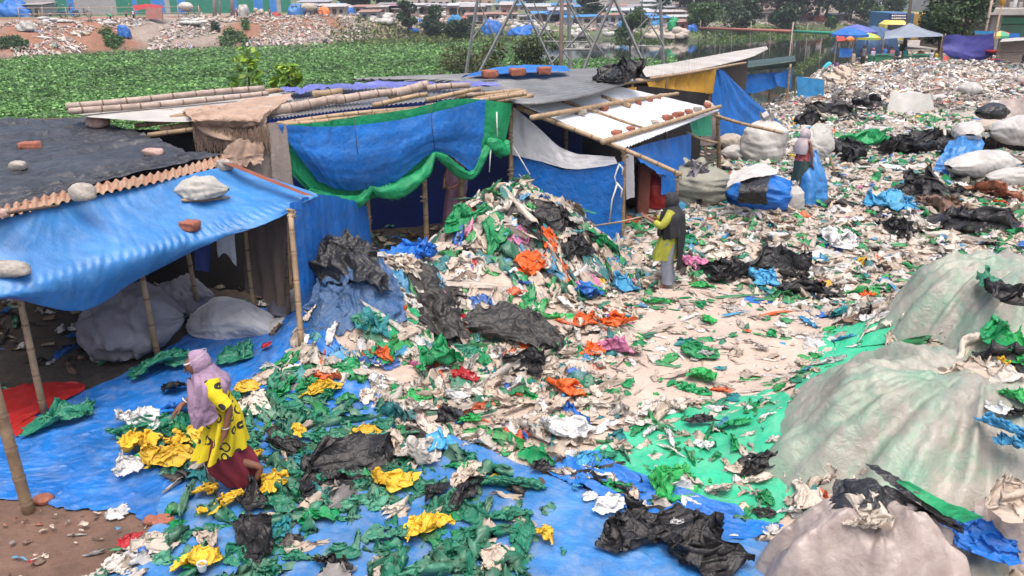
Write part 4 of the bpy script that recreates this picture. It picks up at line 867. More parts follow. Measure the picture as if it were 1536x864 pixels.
floor_sheet('crumpled_tarpaulin', [[(1205, 470), (1260, 480), (1330, 488)], [(1230, 488), (1300, 498), (1345, 500)]], 'blue_tarp', 'narrow blue sheet crumpled along the far edge of the tan sheeting', .03, .05, .2, 307, .03)
floor_sheet('crumpled_tarpaulin', [[(1118, 448), (1150, 444), (1182, 448)], [(1116, 458), (1150, 458), (1180, 460)]], 'blue_tarp', 'small blue sheet on the far left edge of the tan sheeting', .03, .05, .2, 308, .03)
floor_sheet('red_tarpaulin', [[(-60, 610), (40, 580), (118, 578)], [(-60, 640), (40, 615), (125, 590)], [(-60, 660), (10, 655), (30, 640)]], 'red_tarp', 'red plastic sheet on the ground beside the leftmost bamboo post', .03, .05, .3, 309, .035)
floor_sheet('red_tarpaulin', [[(18, 652), (30, 630), (34, 622)], [(26, 660), (52, 640), (66, 634)]], 'red_tarp', 'corner of red plastic folded onto the blue tarpaulin', .04, .02, .2, 310, .03)

# ------------------------------------------------------------------ covered mounds at the right
def mound(cx, cy, rx, ry, h, seed, rz=0, n=190, m=90, pw=2.2, rad=.035, foot=0.0, facet=.03, k2=11):
    r = np.linspace(0, 1, m)[:, None]; a = np.arange(n)[None, :] * 2 * math.pi / n
    ed = 1 + .10 * vn(np.cos(a) * 2 + seed, np.sin(a) * 2, seed) + .05 * vn(np.cos(a) * 7 + seed, np.sin(a) * 7, seed + 1)
    x = r * rx * ed * np.cos(a); y = r * ry * ed * np.sin(a)
    x, y = x * math.cos(rz) - y * math.sin(rz) + cx, x * math.sin(rz) + y * math.cos(rz) + cy
    z = h * (1 - r ** pw) * (1 + .14 * fbm(x / .7, y / .7, 3, seed + 2))
    ca, sa = np.cos(a), np.sin(a); kk = .25 + r
    wr_ = 1.2 * fbm(x / .9, y / .9, 2, seed + 6); z = z + rad * sm((r - .12) / .45) * (1 - r ** 5) * 2.0 * ridge(ca * k2 * .42 + wr_ * .5, sa * k2 * .42 + wr_ * .4, 3, seed + 3)
    z = z + facet * (1 - r ** 4) * (.6 * ridge(x / .55 + wr_, y / .4, 2, seed + 8) + .4 * ridge(x / .2, y / .3 + wr_, 2, seed + 9))
    if facet > .05: z = z + creases(x, y, facet * .6, seed) * (1 - r ** 6)
    z = z + .02 * ridge(x / .28, y / .28, 3, seed + 4) * (1 - r ** 6)
    z = z + np.minimum(gz(x, y), .02) + foot
    return np.stack([x, y, z], -1).reshape(-1, 3), gridf(m, n, True)
tag(solid('covered_mound', mound(4.65, 7.45, 2.15, 1.75, 1.10, 5, .1, pw=2.5, rad=.085, facet=.06), M['clear_sheet'], 'big mound of bags under translucent greenish sheeting at the lower right', 'covered heap'))
tag(solid('covered_mound', mound(6.75, 10.3, 2.05, 1.25, 1.30, 9, .15, pw=3.4, rad=.08, facet=.06), M['clear_sheet'], 'steep covered mound behind the big one, its sheet hanging in folds', 'covered heap'))
solid('wrapped_bundle', mound(2.92, 5.62, .92, .55, .74, 13, -.1, 170, 80, 3.0, .035, facet=.12, k2=9), M['clear_sheet_pink'], 'pinkish dirty plastic bundle in front of the big covered mound', 'bundle')
solid('olive_cloth', sheet(cp([[(1420, 815, .42), (1460, 808, .45), (1500, 820, .4)], [(1415, 850, .3), (1460, 850, .32), (1510, 855, .3)], [(1405, 910, .05), (1460, 915, .05), (1520, 915, .05)]]), .02, .05, .2, seed=14, rag=.04, warp=.4, cr=.05), M['sack_olive'], 'crumpled olive sheet right of the pinkish bundle', 'plastic sheet')
solid('tan_sheet', sheet(cp([[(1462, 755, .62), (1500, 748, .62), (1560, 760, .6)], [(1465, 800, .45), (1505, 800, .45), (1570, 810, .4)], [(1480, 850, .2), (1530, 860, .2), (1590, 870, .2)]]), .02, .06, .2, seed=15, rag=.05, warp=.4, cr=.05), M['clear_sheet_pink'], 'crumpled tan sheet at the lower right corner', 'plastic sheet')
solid('black_sheet', sheet(cp([[(1252, 720, .86), (1300, 716, .95), (1345, 738, .92), (1440, 784, .72)], [(1248, 745, .80), (1300, 745, .90), (1350, 755, .86), (1445, 788, .66)], [(1247, 770, .72), (1290, 762, .86), (1350, 770, .80), (1440, 792, .62)]]), .018, .025, .2, seed=16, rag=.03, warp=.3, cr=.03), M['black_plastic'], 'black plastic sheet folded over the top of the pinkish bundle', 'plastic sheet')
solid('black_sheet', sheet(cp([[(1298, 696, 1.0), (1312, 700, 1.0)], [(1325, 718, 1.0), (1345, 714, 1.02)], [(1365, 750, .92), (1390, 742, .96)], [(1420, 786, .72), (1440, 782, .75)]]), .018, .04, .15, seed=17, rag=.03), M['black_plastic'], 'narrow black plastic strip twisted between the pinkish bundle and the big mound', 'plastic sheet')
solid('green_strip', sheet(cp([[(1345, 722, 1.02), (1362, 722, 1.04)], [(1400, 762, .9), (1420, 752, .93)], [(1445, 784, .74), (1475, 776, .78)]]), .02, .03, .15, seed=18, rag=.02), M['green_tarp'], 'green plastic strip showing beside the black plastic on the big mound', 'plastic sheet')

# ------------------------------------------------------------------ plastic litter: every bag that shows large is an object, the rest is one mass
COL = dict(film=(.54, .44, .365), tan=(.60, .495, .40), cream=(.67, .59, .50), clear=(.65, .60, .54), white=(.74, .74, .73), green=(.010, .31, .10), deep=(.020, .22, .13), pale_green=(.07, .30, .19), bright=(.03, .42, .10), teal=(.02, .24, .26),
     black=(.014, .014, .016), blue=(.012, .16, .58), sky=(.07, .36, .62), orange=(.80, .13, .015), yellow=(.80, .50, .035), pink=(.66, .22, .40), red=(.50, .02, .03), brown=(.20, .12, .08), grey=(.26, .25, .25), lilac=(.4, .3, .5), rust=(.35, .12, .06))
Z = {}
Z['yard'] = dict(w=dict(tan=30, cream=30, clear=28, white=20, green=15, deep=4, teal=6, black=5, sky=4, blue=1.5, pink=1, red=.6, yellow=.8, bright=3, brown=1, orange=.8), d=40, s=(.12, .33))
Z['tan'] = dict(w=dict(film=40, tan=10, cream=16, clear=18, white=20, green=17, deep=4, bright=9, sky=1.5, orange=2, pink=.8, teal=2), d=36, s=(.06, .26))
Z['mid'] = dict(w=dict(tan=32, cream=20, clear=17, white=6, green=10, deep=6, teal=5, black=3, sky=2, blue=1, orange=4, pink=1, red=.8, bright=3), d=52, s=(.10, .29))
Z['mint'] = dict(w=dict(tan=20, cream=18, clear=16, white=12, green=22, deep=6, bright=5, sky=2, black=2, blue=1), d=30, s=(.07, .22))
Z['heap'] = dict(w=dict(deep=62, pale_green=20, green=9, tan=5, cream=2, black=2, teal=3, yellow=.5, grey=2), d=34, s=(.14, .34))
Z['left'] = dict(w=dict(tan=3, white=3, deep=4, black=1, brown=2), d=.55, s=(.05, .13))
Z['pale'] = dict(w=dict(deep=10, tan=6, white=4, black=2, cream=4, sky=2, brown=2, teal=2), d=5.0, s=(.04, .14))
Z['soil'] = dict(w=dict(brown=8, tan=6, grey=3, cream=2, rust=2, deep=.6, sky=.4, red=.4), d=42, s=(.025, .085))
Z['pile'] = dict(w=dict(tan=30, cream=18, clear=14, white=5, green=13, deep=8, teal=5, black=7, sky=3, blue=1.5, orange=2, pink=.8, red=.5, yellow=.8, bright=3), d=58, s=(.16, .36))
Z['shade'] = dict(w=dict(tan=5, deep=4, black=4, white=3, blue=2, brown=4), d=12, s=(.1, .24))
Z['dump'] = dict(w=dict(tan=24, cream=16, white=15, grey=24, brown=13, rust=2.5, deep=2, green=1, black=9, red=1.4, sky=.8, blue=.6, yellow=.6, pink=.7), d=24, s=(.08, .28))
POLY = [('tan', [(955, 432), (1085, 424), (1230, 476), (1300, 500), (1240, 560), (1195, 640), (1050, 610), (880, 640), (900, 520)]),
        ('mid', [(430, 560), (520, 540), (560, 470), (700, 430), (985, 425), (940, 510), (900, 560), (960, 640), (860, 705), (740, 675), (660, 650), (560, 612), (470, 600)]),
        ('mint', [(860, 702), (1000, 625), (1165, 600), (1240, 505), (1345, 520), (1345, 640), (1200, 720), (1170, 800), (1085, 802)]),
        ('left', [(-200, 640), (130, 560), (330, 470), (450, 520), (345, 600), (300, 640), (180, 665), (240, 720), (290, 725), (230, 812), (190, 772), (-200, 750)]),
        ('pale', [(620, 652), (700, 662), (840, 716), (1000, 775), (1180, 825), (1300, 1000), (810, 1000), (790, 850), (800, 790), (770, 715), (640, 690)]),
        ('heap', [(205, 900), (240, 800), (300, 735), (345, 600), (430, 565), (540, 585), (600, 640), (625, 700), (700, 690), (765, 720), (800, 780), (790, 870), (760, 1000), (100, 1000)]),
        ('heap', [(180, 660), (330, 600), (345, 650), (300, 700), (270, 712), (225, 705)]),
        ('soil', [(-400, 758), (60, 762), (190, 778), (236, 800), (150, 870), (0, 1000), (-600, 1000)])]
def zone_of(x, y, z):
    px, py, dep = proj(x, y, z); out = np.array(['yard'] * len(px), dtype='<U6')
    for nme, poly in POLY: out[inpoly(px, py, poly)] = nme
    a = ((x - .3) / 2.2) ** 2 + ((y - 14.1) / 2.3) ** 2 < 1; out[a] = 'pile'
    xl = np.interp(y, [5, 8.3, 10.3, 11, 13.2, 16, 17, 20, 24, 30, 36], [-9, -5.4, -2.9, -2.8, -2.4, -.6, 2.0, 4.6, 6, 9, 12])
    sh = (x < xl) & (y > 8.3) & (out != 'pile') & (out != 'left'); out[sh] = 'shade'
    out[(y > 33)] = 'dump'
    return out
TEMPL = {n: [crumple(n, 1.0, 900 + i + n, .36, (1, 1.3, 2.0, 1.1)[i % 4], .62) for i in range(26)] for n in (13, 9, 7, 6, 4)}
def mass(x, y, zn, seed, n_of, lift=.03, flatk=1.0, zsink=.02, sizes=None, cols=None):
    """many pieces in one mesh: each a crumpled sheet lying on the ground below it"""
    r = np.random.default_rng(seed); N = len(x); vs, fs, cs, base = [], [], [], 0
    for nn in np.unique(n_of):
        for ti, (tv, tf) in enumerate(TEMPL[int(nn)]):
            k = np.nonzero((n_of == nn) & (np.arange(N) % 26 == ti))[0]
            if not len(k): continue
            a = r.random(len(k)) * 6.283; s = sizes[k]; el = np.exp(r.standard_normal(len(k)) * .38)
            X = tv[None, :, 0] * (s * el)[:, None]; Y = tv[None, :, 1] * (s / el)[:, None]; ZZ = tv[None, :, 2] * (s * (flatk if np.isscalar(flatk) else flatk[k]) * (.6 + .8 * r.random(len(k))))[:, None]
            xx = x[k][:, None] + X * np.cos(a)[:, None] - Y * np.sin(a)[:, None]; yy = y[k][:, None] + X * np.sin(a)[:, None] + Y * np.cos(a)[:, None]
            x0, y0 = x[k], y[k]; e = .08; z0 = gz(x0, y0); gx = np.clip((gz(x0 + e, y0) - gz(x0 - e, y0)) / (2 * e), -1.2, 1.2)[:, None]; gy = np.clip((gz(x0, y0 + e) - gz(x0, y0 - e)) / (2 * e), -1.2, 1.2)[:, None]
            zz = z0[:, None] + gx * (xx - x0[:, None]) + gy * (yy - y0[:, None]) + ZZ - zsink * s[:, None] / .2 + (lift * r.random(len(k)))[:, None] + .012
            vs.append(np.stack([xx, yy, zz], -1).reshape(-1, 3))
            c = cols[k][:, None, :] * (1 + .10 * r.standard_normal((len(k), 1, 1))); d = .22 * sm(.5 + vn(xx / .09, yy / .09, 5))[..., None]
            c = c * (1 - d) + np.array((.46, .39, .33)) * d * .9
            cs.append(np.clip(c, .004, .85).reshape(-1, 3))
            nv = len(tv); fs.append((tf[None] + (np.arange(len(k)) * nv)[:, None, None]).reshape(-1, 4) + base); base += nv * len(k)
    return np.concatenate(vs), np.concatenate(fs), np.concatenate(cs)
def pick(zn, r):
    out = np.zeros((len(zn), 3)); names = np.empty(len(zn), dtype='<U12')
    for z in np.unique(zn):
        k = np.nonzero(zn == z)[0]; w_ = Z[z]['w']; p = np.array(list(w_.values()), float); p /= p.sum()
        ch = r.choice(list(w_.keys()), len(k), p=p); names[k] = ch; out[k] = np.array([COL[c] for c in ch])
    return out, names
def scatter(seed, x0, x1, y0, y1, mult=1.0, only=None):
    r = np.random.default_rng(seed); dmax = 60
    n = int((x1 - x0) * (y1 - y0) * dmax * mult); x = x0 + r.random(n) * (x1 - x0); y = y0 + r.random(n) * (y1 - y0)
    z = gz(x, y); px, py, dep = proj(x, y, z); k = ~(((x + 2.3) / .8) ** 2 + ((y - 10.75) / .85) ** 2 < 1) & (px > -60) & (px < 1600) & (py < 930) & (dep > 1); x, y, z = x[k], y[k], z[k]
    zn = zone_of(x, y, z); d = np.array([Z[q]['d'] for q in zn]); k = (r.random(len(x)) * dmax < d) & (x > np.interp(y, EDGE_Y, EDGE_X) - 1.0)
    if only: k &= np.isin(zn, only)
    x, y, zn = x[k], y[k], zn[k]
    s = np.array([Z[q]['s'][0] + (Z[q]['s'][1] - Z[q]['s'][0]) * t for q, t in zip(zn, r.random(len(zn)) ** 1.6)])
    return x, y, zn, s * .62, r
# patches of black and of green where the photograph has them
x, y, zn, s, r = scatter(401, -9, 17, 4.6, 33)
cols, nm = pick(zn, r)
pb = fbm(x / 1.6, y / 1.6, 3, 71); k = (zn == 'yard') & (pb > .36) & (r.random(len(x)) < .55); cols[k] = COL['black']; s[k] *= 1.1
pg = fbm(x / 1.3, y / 1.3, 3, 72); k = (zn == 'yard') & (pg > .38) & (r.random(len(x)) < .4); cols[k] = COL['green']
nof = np.where(y < 11.5, 13, np.where(y < 17, 9, np.where(y < 22, 7, 6))); nof[zn == 'soil'] = 6
k = ((x + 2.68) / .34) ** 2 + ((y - 7.1) / .4) ** 2 > 1; x, y, zn, s, cols, nof = x[k], y[k], zn[k], s[k], cols[k], nof[k]
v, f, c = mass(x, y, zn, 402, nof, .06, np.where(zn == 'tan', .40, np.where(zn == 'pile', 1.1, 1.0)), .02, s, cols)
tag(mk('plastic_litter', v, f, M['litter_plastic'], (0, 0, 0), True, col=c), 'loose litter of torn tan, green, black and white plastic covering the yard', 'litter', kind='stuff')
x, y, zn, s, r = scatter(403, -4, 60, 32, 82, 1.0, ['dump'])
cols, nm = pick(zn, r); cols = cols * (.72 + .75 * fbm(x / 2.2, y / 2.2, 3, 91))[:, None]; wt = (fbm(x / 1.8, y / 1.8, 3, 92) > .42) & (r.random(len(x)) < .6); cols[wt] = COL['white']; pb = fbm(x / 3, y / 3, 3, 73); k = (pb > .25) & (r.random(len(x)) < .45) & (y < 44); cols[k] = COL['black']
v, f, c = mass(x, y, zn, 404, np.full(len(x), 4), .12, 1.5, .0, s, cols)
tag(mk('dump_rubbish', v, f, M['small_rubbish'], (0, 0, 0), True, col=c), 'far rubbish dump of small mixed grey, white and brown waste', 'rubbish', kind='stuff')

NB = [0]
def bag(x, y, size, colname, label, seed, rz=None, h=.30, el=1.2, tight=.6, lift=.02, group='plastic bags lying in the yard', col=None, cat='plastic bag', n=None):
    NB[0] += 1; rd = random.Random(seed)
    v, f = crumple(n or (40 if size > .16 else 30), size, seed, h, el, tight); v, f = xf((v, f), (x, y, 0), rd.random() * 6.28 if rz is None else rz)
    e = .12; z0 = float(gz(x, y)); gx = np.clip(float(gz(x + e, y) - gz(x - e, y)) / (2 * e), -1.2, 1.2); gy = np.clip(float(gz(x, y + e) - gz(x, y - e)) / (2 * e), -1.2, 1.2)
    v[:, 2] += z0 + gx * (v[:, 0] - x) + gy * (v[:, 1] - y) + lift
    o = solid('plastic_bag', (v, f), M['bag_plastic'], label, cat, group); c_ = col or COL[colname]; k = .85 + .3 * rd.random()
    o.color = (c_[0] * k, c_[1] * k, c_[2] * k, 1); return o
def bagpx(px, py, w, colname, label, seed, **k):
    p = G(px, py); d = np.linalg.norm(p - CAM); k.setdefault('h', .34); k['lift'] = k.get('lift', .03) + .06; return bag(p[0], p[1], w / F * d * (.52 if colname == 'black' else .62), colname, label, seed, **k)
for i, (a, b_, w_, lab) in enumerate([(203, 684, 52, 'flattened yellow bag lying leftmost on the blue tarpaulin before the walking woman'), (280, 678, 48, 'bunched yellow bag just below the hand of the walking woman'), (248, 702, 50, 'pale yellow bag at the left of the pile before the walking woman'),
     (268, 706, 40, 'small yellow bag at the front of the pile before the walking woman'), (322, 762, 36, 'yellow bag just below the red trousers of the walking woman'), (343, 780, 36, 'rounded yellow bag beside another at the feet of the walking woman'), (405, 745, 38, 'thin yellow bag right of the red trousers hem'),
     (389, 702, 24, 'small yellow bag right of the bare foot'), (576, 742, 54, 'bright yellow bag below the big black bag on the green heap'), (644, 812, 66, 'large bright yellow bag near the bottom middle of the green heap'), (818, 832, 34, 'lone yellow bag on the pale blue tarpaulin'),
     (550, 662, 28, 'small yellow bag at the upper right edge of the green heap'), (481, 606, 36, 'yellow bag at the top edge of the green heap'), (372, 600, 26, 'yellow bag behind the shoulder of the walking woman'), (452, 660, 24, 'tiny yellow bag in the middle of the green heap'), (300, 858, 46, 'yellow bag at the bottom left edge under a white cup'), (303, 792, 18, 'tiny yellow scrap at the left edge of the green heap')]):
    bagpx(a, b_, w_, 'yellow', lab, 500 + i, group='yellow bags', el=1.3, lift=.05)
for i, (a, b_, w_, lab) in enumerate([(538, 708, 128, 'largest black bag spread in the middle of the green heap'), (397, 838, 84, 'black bag at the bottom edge left of the large yellow bag'), (426, 690, 52, 'black bag behind the walking woman'), (382, 756, 50, 'black bag at the feet of the walking woman'), (650, 768, 44, 'black bag above the large yellow bag'),
     (704, 757, 60, 'thin black bag at the right edge of the green heap'), (940, 812, 110, 'big black bag on the pale blue tarpaulin at the bottom right'), (1064, 852, 128, 'black bag at the bottom edge below the blue strip'), (676, 646, 46, 'black bag where the litter meets the pale blue tarpaulin'), (800, 563, 66, 'black bag on the litter below the long black sheet'),
     (1086, 425, 76, 'black bag at the far edge of the tan sheeting behind the stick woman'), (1190, 414, 84, 'wide black bag on the far side of the tan sheeting'), (1204, 450, 62, 'black bag resting on the edge of the tan sheeting beside a blue sheet'), (1050, 652, 28, 'small black bag on the mint green sheet'), (1152, 712, 46, 'black bag on the mint green sheet next to the big mound'),
     (1340, 352, 60, 'black bag in the right of the yard amid pale plastic'), (1062, 300, 76, 'black bag heaped below the olive bundle'), (1252, 232, 60, 'black bag right of the bag stand'), (1460, 345, 90, 'long black bag at the right edge beyond the rear mound'), (812, 712, 30, 'thin black scrap on the edge of the pale blue tarpaulin'),
     (1148, 205, 44, 'black bag beside the tall blue tarpaulin'), (860, 390, 60, 'black bag on the right flank of the tall heap'), (800, 350, 66, 'black bag in the middle of the tall heap'), (845, 345, 70, 'wide black bag near the crest of the tall heap'), (500, 862, 40, 'black bag at the bottom edge in the green heap')]):
    bagpx(a, b_, w_, 'black', lab, 540 + i, group='black bags', el=1.4, h=.36, lift=.04)
for i, (a, b_, w_, cn, lab) in enumerate([(836, 660, 66, 'white', 'crumpled white bag near the top edge of the pale blue tarpaulin'), (630, 708, 62, 'clear', 'puffed clear bag at the right of the big black bag'), (650, 690, 50, 'sky', 'light blue bag partly under the puffed clear bag'), (1084, 764, 30, 'cream', 'whitish round bag on the mint green sheet'),
     (1014, 813, 28, 'white', 'small white scrap right of the big black bag at the bottom'), (910, 774, 36, 'white', 'white flat scrap at the upper left of the big black bag at the bottom'), (878, 452, 44, 'blue', 'bright blue bag at the right foot of the tall heap'), (640, 402, 70, 'blue', 'blue bag at the mouth of the middle shack'),
     (817, 376, 30, 'orange', 'orange bag on the face of the tall heap'), (806, 418, 44, 'orange', 'orange bag low on the face of the tall heap'), (880, 492, 32, 'orange', 'orange bag leftmost on the tan sheeting'), (930, 495, 38, 'orange', 'orange bag on the tan sheeting right of another orange one'), (884, 535, 32, 'orange', 'thin orange scrap in the middle of the litter'),
     (928, 542, 40, 'pink', 'pale pink bag on the tan sheeting'), (1030, 410, 44, 'pink', 'pink printed bag at the right of the woman with the stick'), (778, 362, 26, 'pink', 'bright pink bag on the tall heap'), (842, 600, 44, 'orange', 'orange scraps above the white crumpled bag'), (575, 556, 36, 'orange', 'orange bag at the left of the mixed litter'),
     (696, 580, 30, 'red', 'red bag in the middle of the mixed litter'), (195, 820, 22, 'red', 'flat red wrapper on the bare soil'), (400, 533, 12, 'red', 'tiny red scrap on the deep blue tarpaulin'), (990, 738, 70, 'bright', 'translucent bright green bag on the mint green sheet'), (950, 770, 26, 'cream', 'cream scrap on the crumpled blue strip'),
     (330, 620, 30, 'tan', 'tan bag behind the lilac scarf'), (395, 618, 58, 'cream', 'pinkish cream bag beside the elbow of the walking woman'), (200, 652, 60, 'white', 'long pale strip of plastic before the walking woman'), (188, 710, 44, 'white', 'narrow white strip on the deep blue tarpaulin'), (98, 646, 58, 'deep', 'lone green bag on the deep blue tarpaulin by the bamboo post'),
     (258, 560, 70, 'deep', 'dark green bag in the shade at the mouth of the leftmost shack'), (360, 538, 46, 'deep', 'green bag on the blue tarpaulin behind the head of the walking woman'), (265, 604, 40, 'black', 'small black bag before the hand of the walking woman'), (285, 634, 50, 'blue', 'blue bag dangling from the hand of the walking woman'),
     (885, 318, 40, 'white', 'white printed bag on the right crest of the tall heap'), (800, 288, 60, 'clear', 'clear sheet draped on the crest of the tall heap'), (770, 330, 50, 'clear', 'long clear strip down the face of the tall heap'), (660, 560, 60, 'green', 'rounded green bag in the mixed litter'), (1325, 312, 60, 'sky', 'wide sky blue bag in the right part of the yard'),
     (560, 520, 40, 'teal', 'teal bag at the foot of the green sheet'), (1140, 430, 50, 'sky', 'sky blue bag beside the black one at the far edge of the tan sheeting'), (1040, 540, 50, 'green', 'green bag on the tan sheeting'), (1060, 580, 44, 'bright', 'pale green bag near the lower edge of the tan sheeting'), (1250, 370, 56, 'white', 'white bag in the right half of the yard'),
     (1380, 350, 50, 'clear', 'clear bag close to the long black one'), (910, 380, 44, 'green', 'green bag on the right slope of the tall heap'), (935, 440, 46, 'sky', 'sky blue bag at the right foot of the tall heap'), (690, 340, 50, 'green', 'green bag on the left slope of the tall heap'), (745, 380, 54, 'green', 'green bag low in the middle of the tall heap'), (1242, 172, 60, 'black', 'wide black plastic left of the pale grey hung sheet'), (1212, 188, 50, 'black', 'black plastic below the teal rack'), (1292, 166, 44, 'black', 'black plastic closest to the pale grey hung sheet'), (1275, 246, 60, 'black', 'black plastic patch in the far middle of the yard'), (1345, 236, 80, 'black', 'black plastic patch left of the blue sheet at the right'), (1388, 222, 70, 'black', 'black plastic patch touching the blue sheet at the right'), (1300, 222, 60, 'green', 'green plastic in the far middle of the yard'), (1270, 120, 40, 'tan', 'tan plastic on the left flank of the dump'), (1380, 295, 70, 'black', 'black plastic in the yard below the blue sheet at the right'), (1415, 320, 60, 'brown', 'brownish plastic in the yard below the long white sack'), (1490, 300, 60, 'rust', 'rusty red cloth on the litter below the long white sack')]):
    bagpx(a, b_, w_, cn, lab, 580 + i, lift=.06 if b_ < 450 else .03, h=.42 if 'puffed' in lab or 'round' in lab else .3)
PH = {'yard': 'in the right half of the yard', 'tan': 'on the tan sheeting', 'mid': 'between the tall heap and pale blue tarpaulin', 'mint': 'on the mint green sheet',
      'heap': 'in the green heap along the bottom', 'pale': 'on the pale blue tarpaulin', 'pile': 'on the tall heap', 'left': 'on the deep blue tarpaulin', 'shade': 'in the shade of the shacks', 'soil': 'on the bare soil', 'dump': 'on the far dump'}
CN = dict(film='beige', deep='dull green', pale_green='dusty green', bright='bright green', tan='tan', cream='cream', clear='clear', sky='light blue')
def autobags(total=311):
    r = np.random.default_rng(77); n = 6000
    px = r.random(n) * 1480 + 20; py = 300 + 560 * r.random(n) ** .7
    t = (0 - CAMZ) / (-ST - (py - CY) / F * CT); x = (px - CX) / F * t; y = (CT - (py - CY) / F * ST) * t; z = gz(x, y)
    zn = zone_of(x, y, z); wt = {'heap': .75, 'mid': .8, 'yard': .42, 'mint': .35, 'tan': .22, 'pile': .5, 'pale': .05}
    ok = np.array([r.random() < wt.get(q, 0) for q in zn]); ok &= ~(((x - 4.6) / 2.2) ** 2 + ((y - 7.6) / 1.8) ** 2 < 1) & ~(((x - 6.7) / 2.1) ** 2 + ((y - 10.3) / 1.4) ** 2 < 1) & ~((x > 1.9) & (y < 6.3))
    ok &= ~(((x + 2.7) / .45) ** 2 + ((y - 7.2) / .5) ** 2 < 1)
    placed = []
    cols, nm = pick(zn, r)
    for i in np.nonzero(ok)[0]:
        if NB[0] >= total: break
        zz = zn[i]; lo, hi = Z[zz]['s']; s = (.55 * hi + .55 * hi * r.random()) * .62
        if ((x[i] + 2.68) / .5) ** 2 + ((y[i] - 7.1) / .55) ** 2 < 1: continue
        if any((x[i] - a) ** 2 + (y[i] - b) ** 2 < (.9 * s + .6 * q) ** 2 for a, b, q in placed): continue
        placed.append((x[i], y[i], s))
        c = nm[i]; w_ = CN.get(c, c); big = 'large' if s > .14 else 'small'
        bag(x[i], y[i], s, c, '%s crumpled %s plastic bag %s' % (big, w_, PH[zz]), int(700 + i), h=.24, el=1 + .6 * r.random(), tight=.45 + .25 * r.random(), lift=.04 + .05 * r.random())
MOUND = [(4.65, 7.45), (6.75, 10.3)]
def bag_on(px, py, z, w, cn, lab, seed):
    p = P(px, py, z); d = np.linalg.norm(p - CAM) / F; rd = random.Random(seed)
    v, f = xf(crumple(34, w * d * .6, seed, .4, 1.3, .7), p - np.array([0, 0, .03]), rd.random() * 6); o = solid('plastic_bag', (v, f), M['bag_plastic'], lab, 'plastic bag', 'bags on the covered mounds'); o.color = (*COL[cn], 1)
for i, (a, b_, z_, w_, cn, lab) in enumerate([(1508, 640, 1.08, 52, 'sky', 'sky blue bag on the right shoulder of the big covered mound'), (1526, 668, .98, 50, 'sky', 'sky blue bag just below another at the right edge of the big mound'), (1528, 596, 1.12, 36, 'bright', 'bright green bag at the top right of the big covered mound'), (1506, 610, 1.12, 26, 'white', 'white scrap beside a black one on the big covered mound'), (1524, 616, 1.1, 24, 'black', 'small black scrap on the big covered mound'),
      (1500, 500, 1.25, 50, 'green', 'green bag on the rear covered mound, upper one'), (1520, 522, 1.15, 56, 'bright', 'bright green bag on the rear covered mound, lower one'), (1485, 530, 1.0, 60, 'cream', 'cream bag between the two covered mounds'), (1530, 548, 1.05, 60, 'black', 'black bag between the two covered mounds at the right edge'), (1466, 562, 1.08, 60, 'tan', 'tan bag at the back of the big covered mound'), (1510, 568, 1.1, 60, 'clear', 'clear bag behind the top of the big covered mound'), (1500, 545, 1.08, 30, 'yellow', 'yellow scrap between the two covered mounds'),
      (1525, 745, .85, 70, 'tan', 'tan strip across the right flank of the big covered mound'), (1460, 800, .55, 60, 'blue', 'blue bag between the pinkish bundle and the olive sheet'), (1310, 782, .80, 70, 'cream', 'yellowish cream bag under the black sheet on the pinkish bundle'), (1505, 440, 1.3, 44, 'black', 'black bag on top of the rear covered mound'), (1480, 420, 1.3, 40, 'deep', 'dull green bag behind the crest of the rear covered mound')]):
    bag_on(a, b_, z_, w_, cn, lab, 1300 + i)
autobags()
cup = P(304, 856, .1); solid('cup', loft([(cup + np.array([0, 0, 0]), .03, .03), (cup + np.array([0, 0, .07]), .042, .042), (cup + np.array([0, 0, .072]), .036, .036), (cup + np.array([0, 0, .02]), .028, .028)], 20, close0=True, close1=True), M['string'], 'white plastic cup lying on the yellow bag at the bottom left edge', 'cup')
for i, (a, b_, s_, lab) in enumerate([(228, 790, .07, 'flat broken brick at the edge of the deep blue tarpaulin, left of a darker one'), (247, 795, .10, 'reddish broken tile at the corner of the deep blue tarpaulin'), (66, 757, .09, 'broken brick piece at the foot of the leaning bamboo post')]):
    p = G(a, b_); solid('stone', rock(p + np.array([0, 0, .03]), (s_, s_ * .8, .04), 240 + i), M['brick'], lab, 'stone')
# ================================================================== bundles and sacks across the yard
def sk(px, py, w, hgt, m, label, seed, rz=0, tilt=0, shape='sack', group=None, name='sack', amp=.08, up=0.0):
    p = G(px, py); d = np.linalg.norm(p - CAM) / F; L = w * d; r = hgt * d * (.44 if group and 'right edge' in group else .55)
    if shape == 'sack': vf = sack(p + np.array([0, r * .7, r * .75 + up]), L, r, rz, tilt, seed, True, amp=amp)
    else: vf = stuffed(p + np.array([0, L * .35, up - .05]), L * .5, L * .44, hgt * d * 1.12, seed, amp=amp * 1.35)
    return solid(name, vf, M[m], label, 'sack', group)
sk(1150, 245, 62, 60, 'sack_white', 'fat white woven sack standing beside the tall blue tarpaulin', 1, shape='ball')
sk(1098, 226, 44, 24, 'sack_tan', 'pale sack lying under the tall blue tarpaulin', 2, .2)
sk(1110, 240, 50, 22, 'sack_white', 'dirty white sack at the foot of the fat white sack', 3, -.1)
b3 = sk(1052, 312, 96, 56, 'sack_olive', 'big olive grey tied bundle right of the white roof shack', 4, shape='ball', name='bundle', amp=.09)
part('knot', xf(crumple(24, .30, 41, .5, 1.0, .8), P(1046, 262, .98)), M['sack_grey'], b3)
sk(1148, 322, 92, 50, 'blue_tarp_bright', 'blue plastic bundle in front of the woman at the blue sheet', 5, shape='ball', name='bundle', amp=.12)
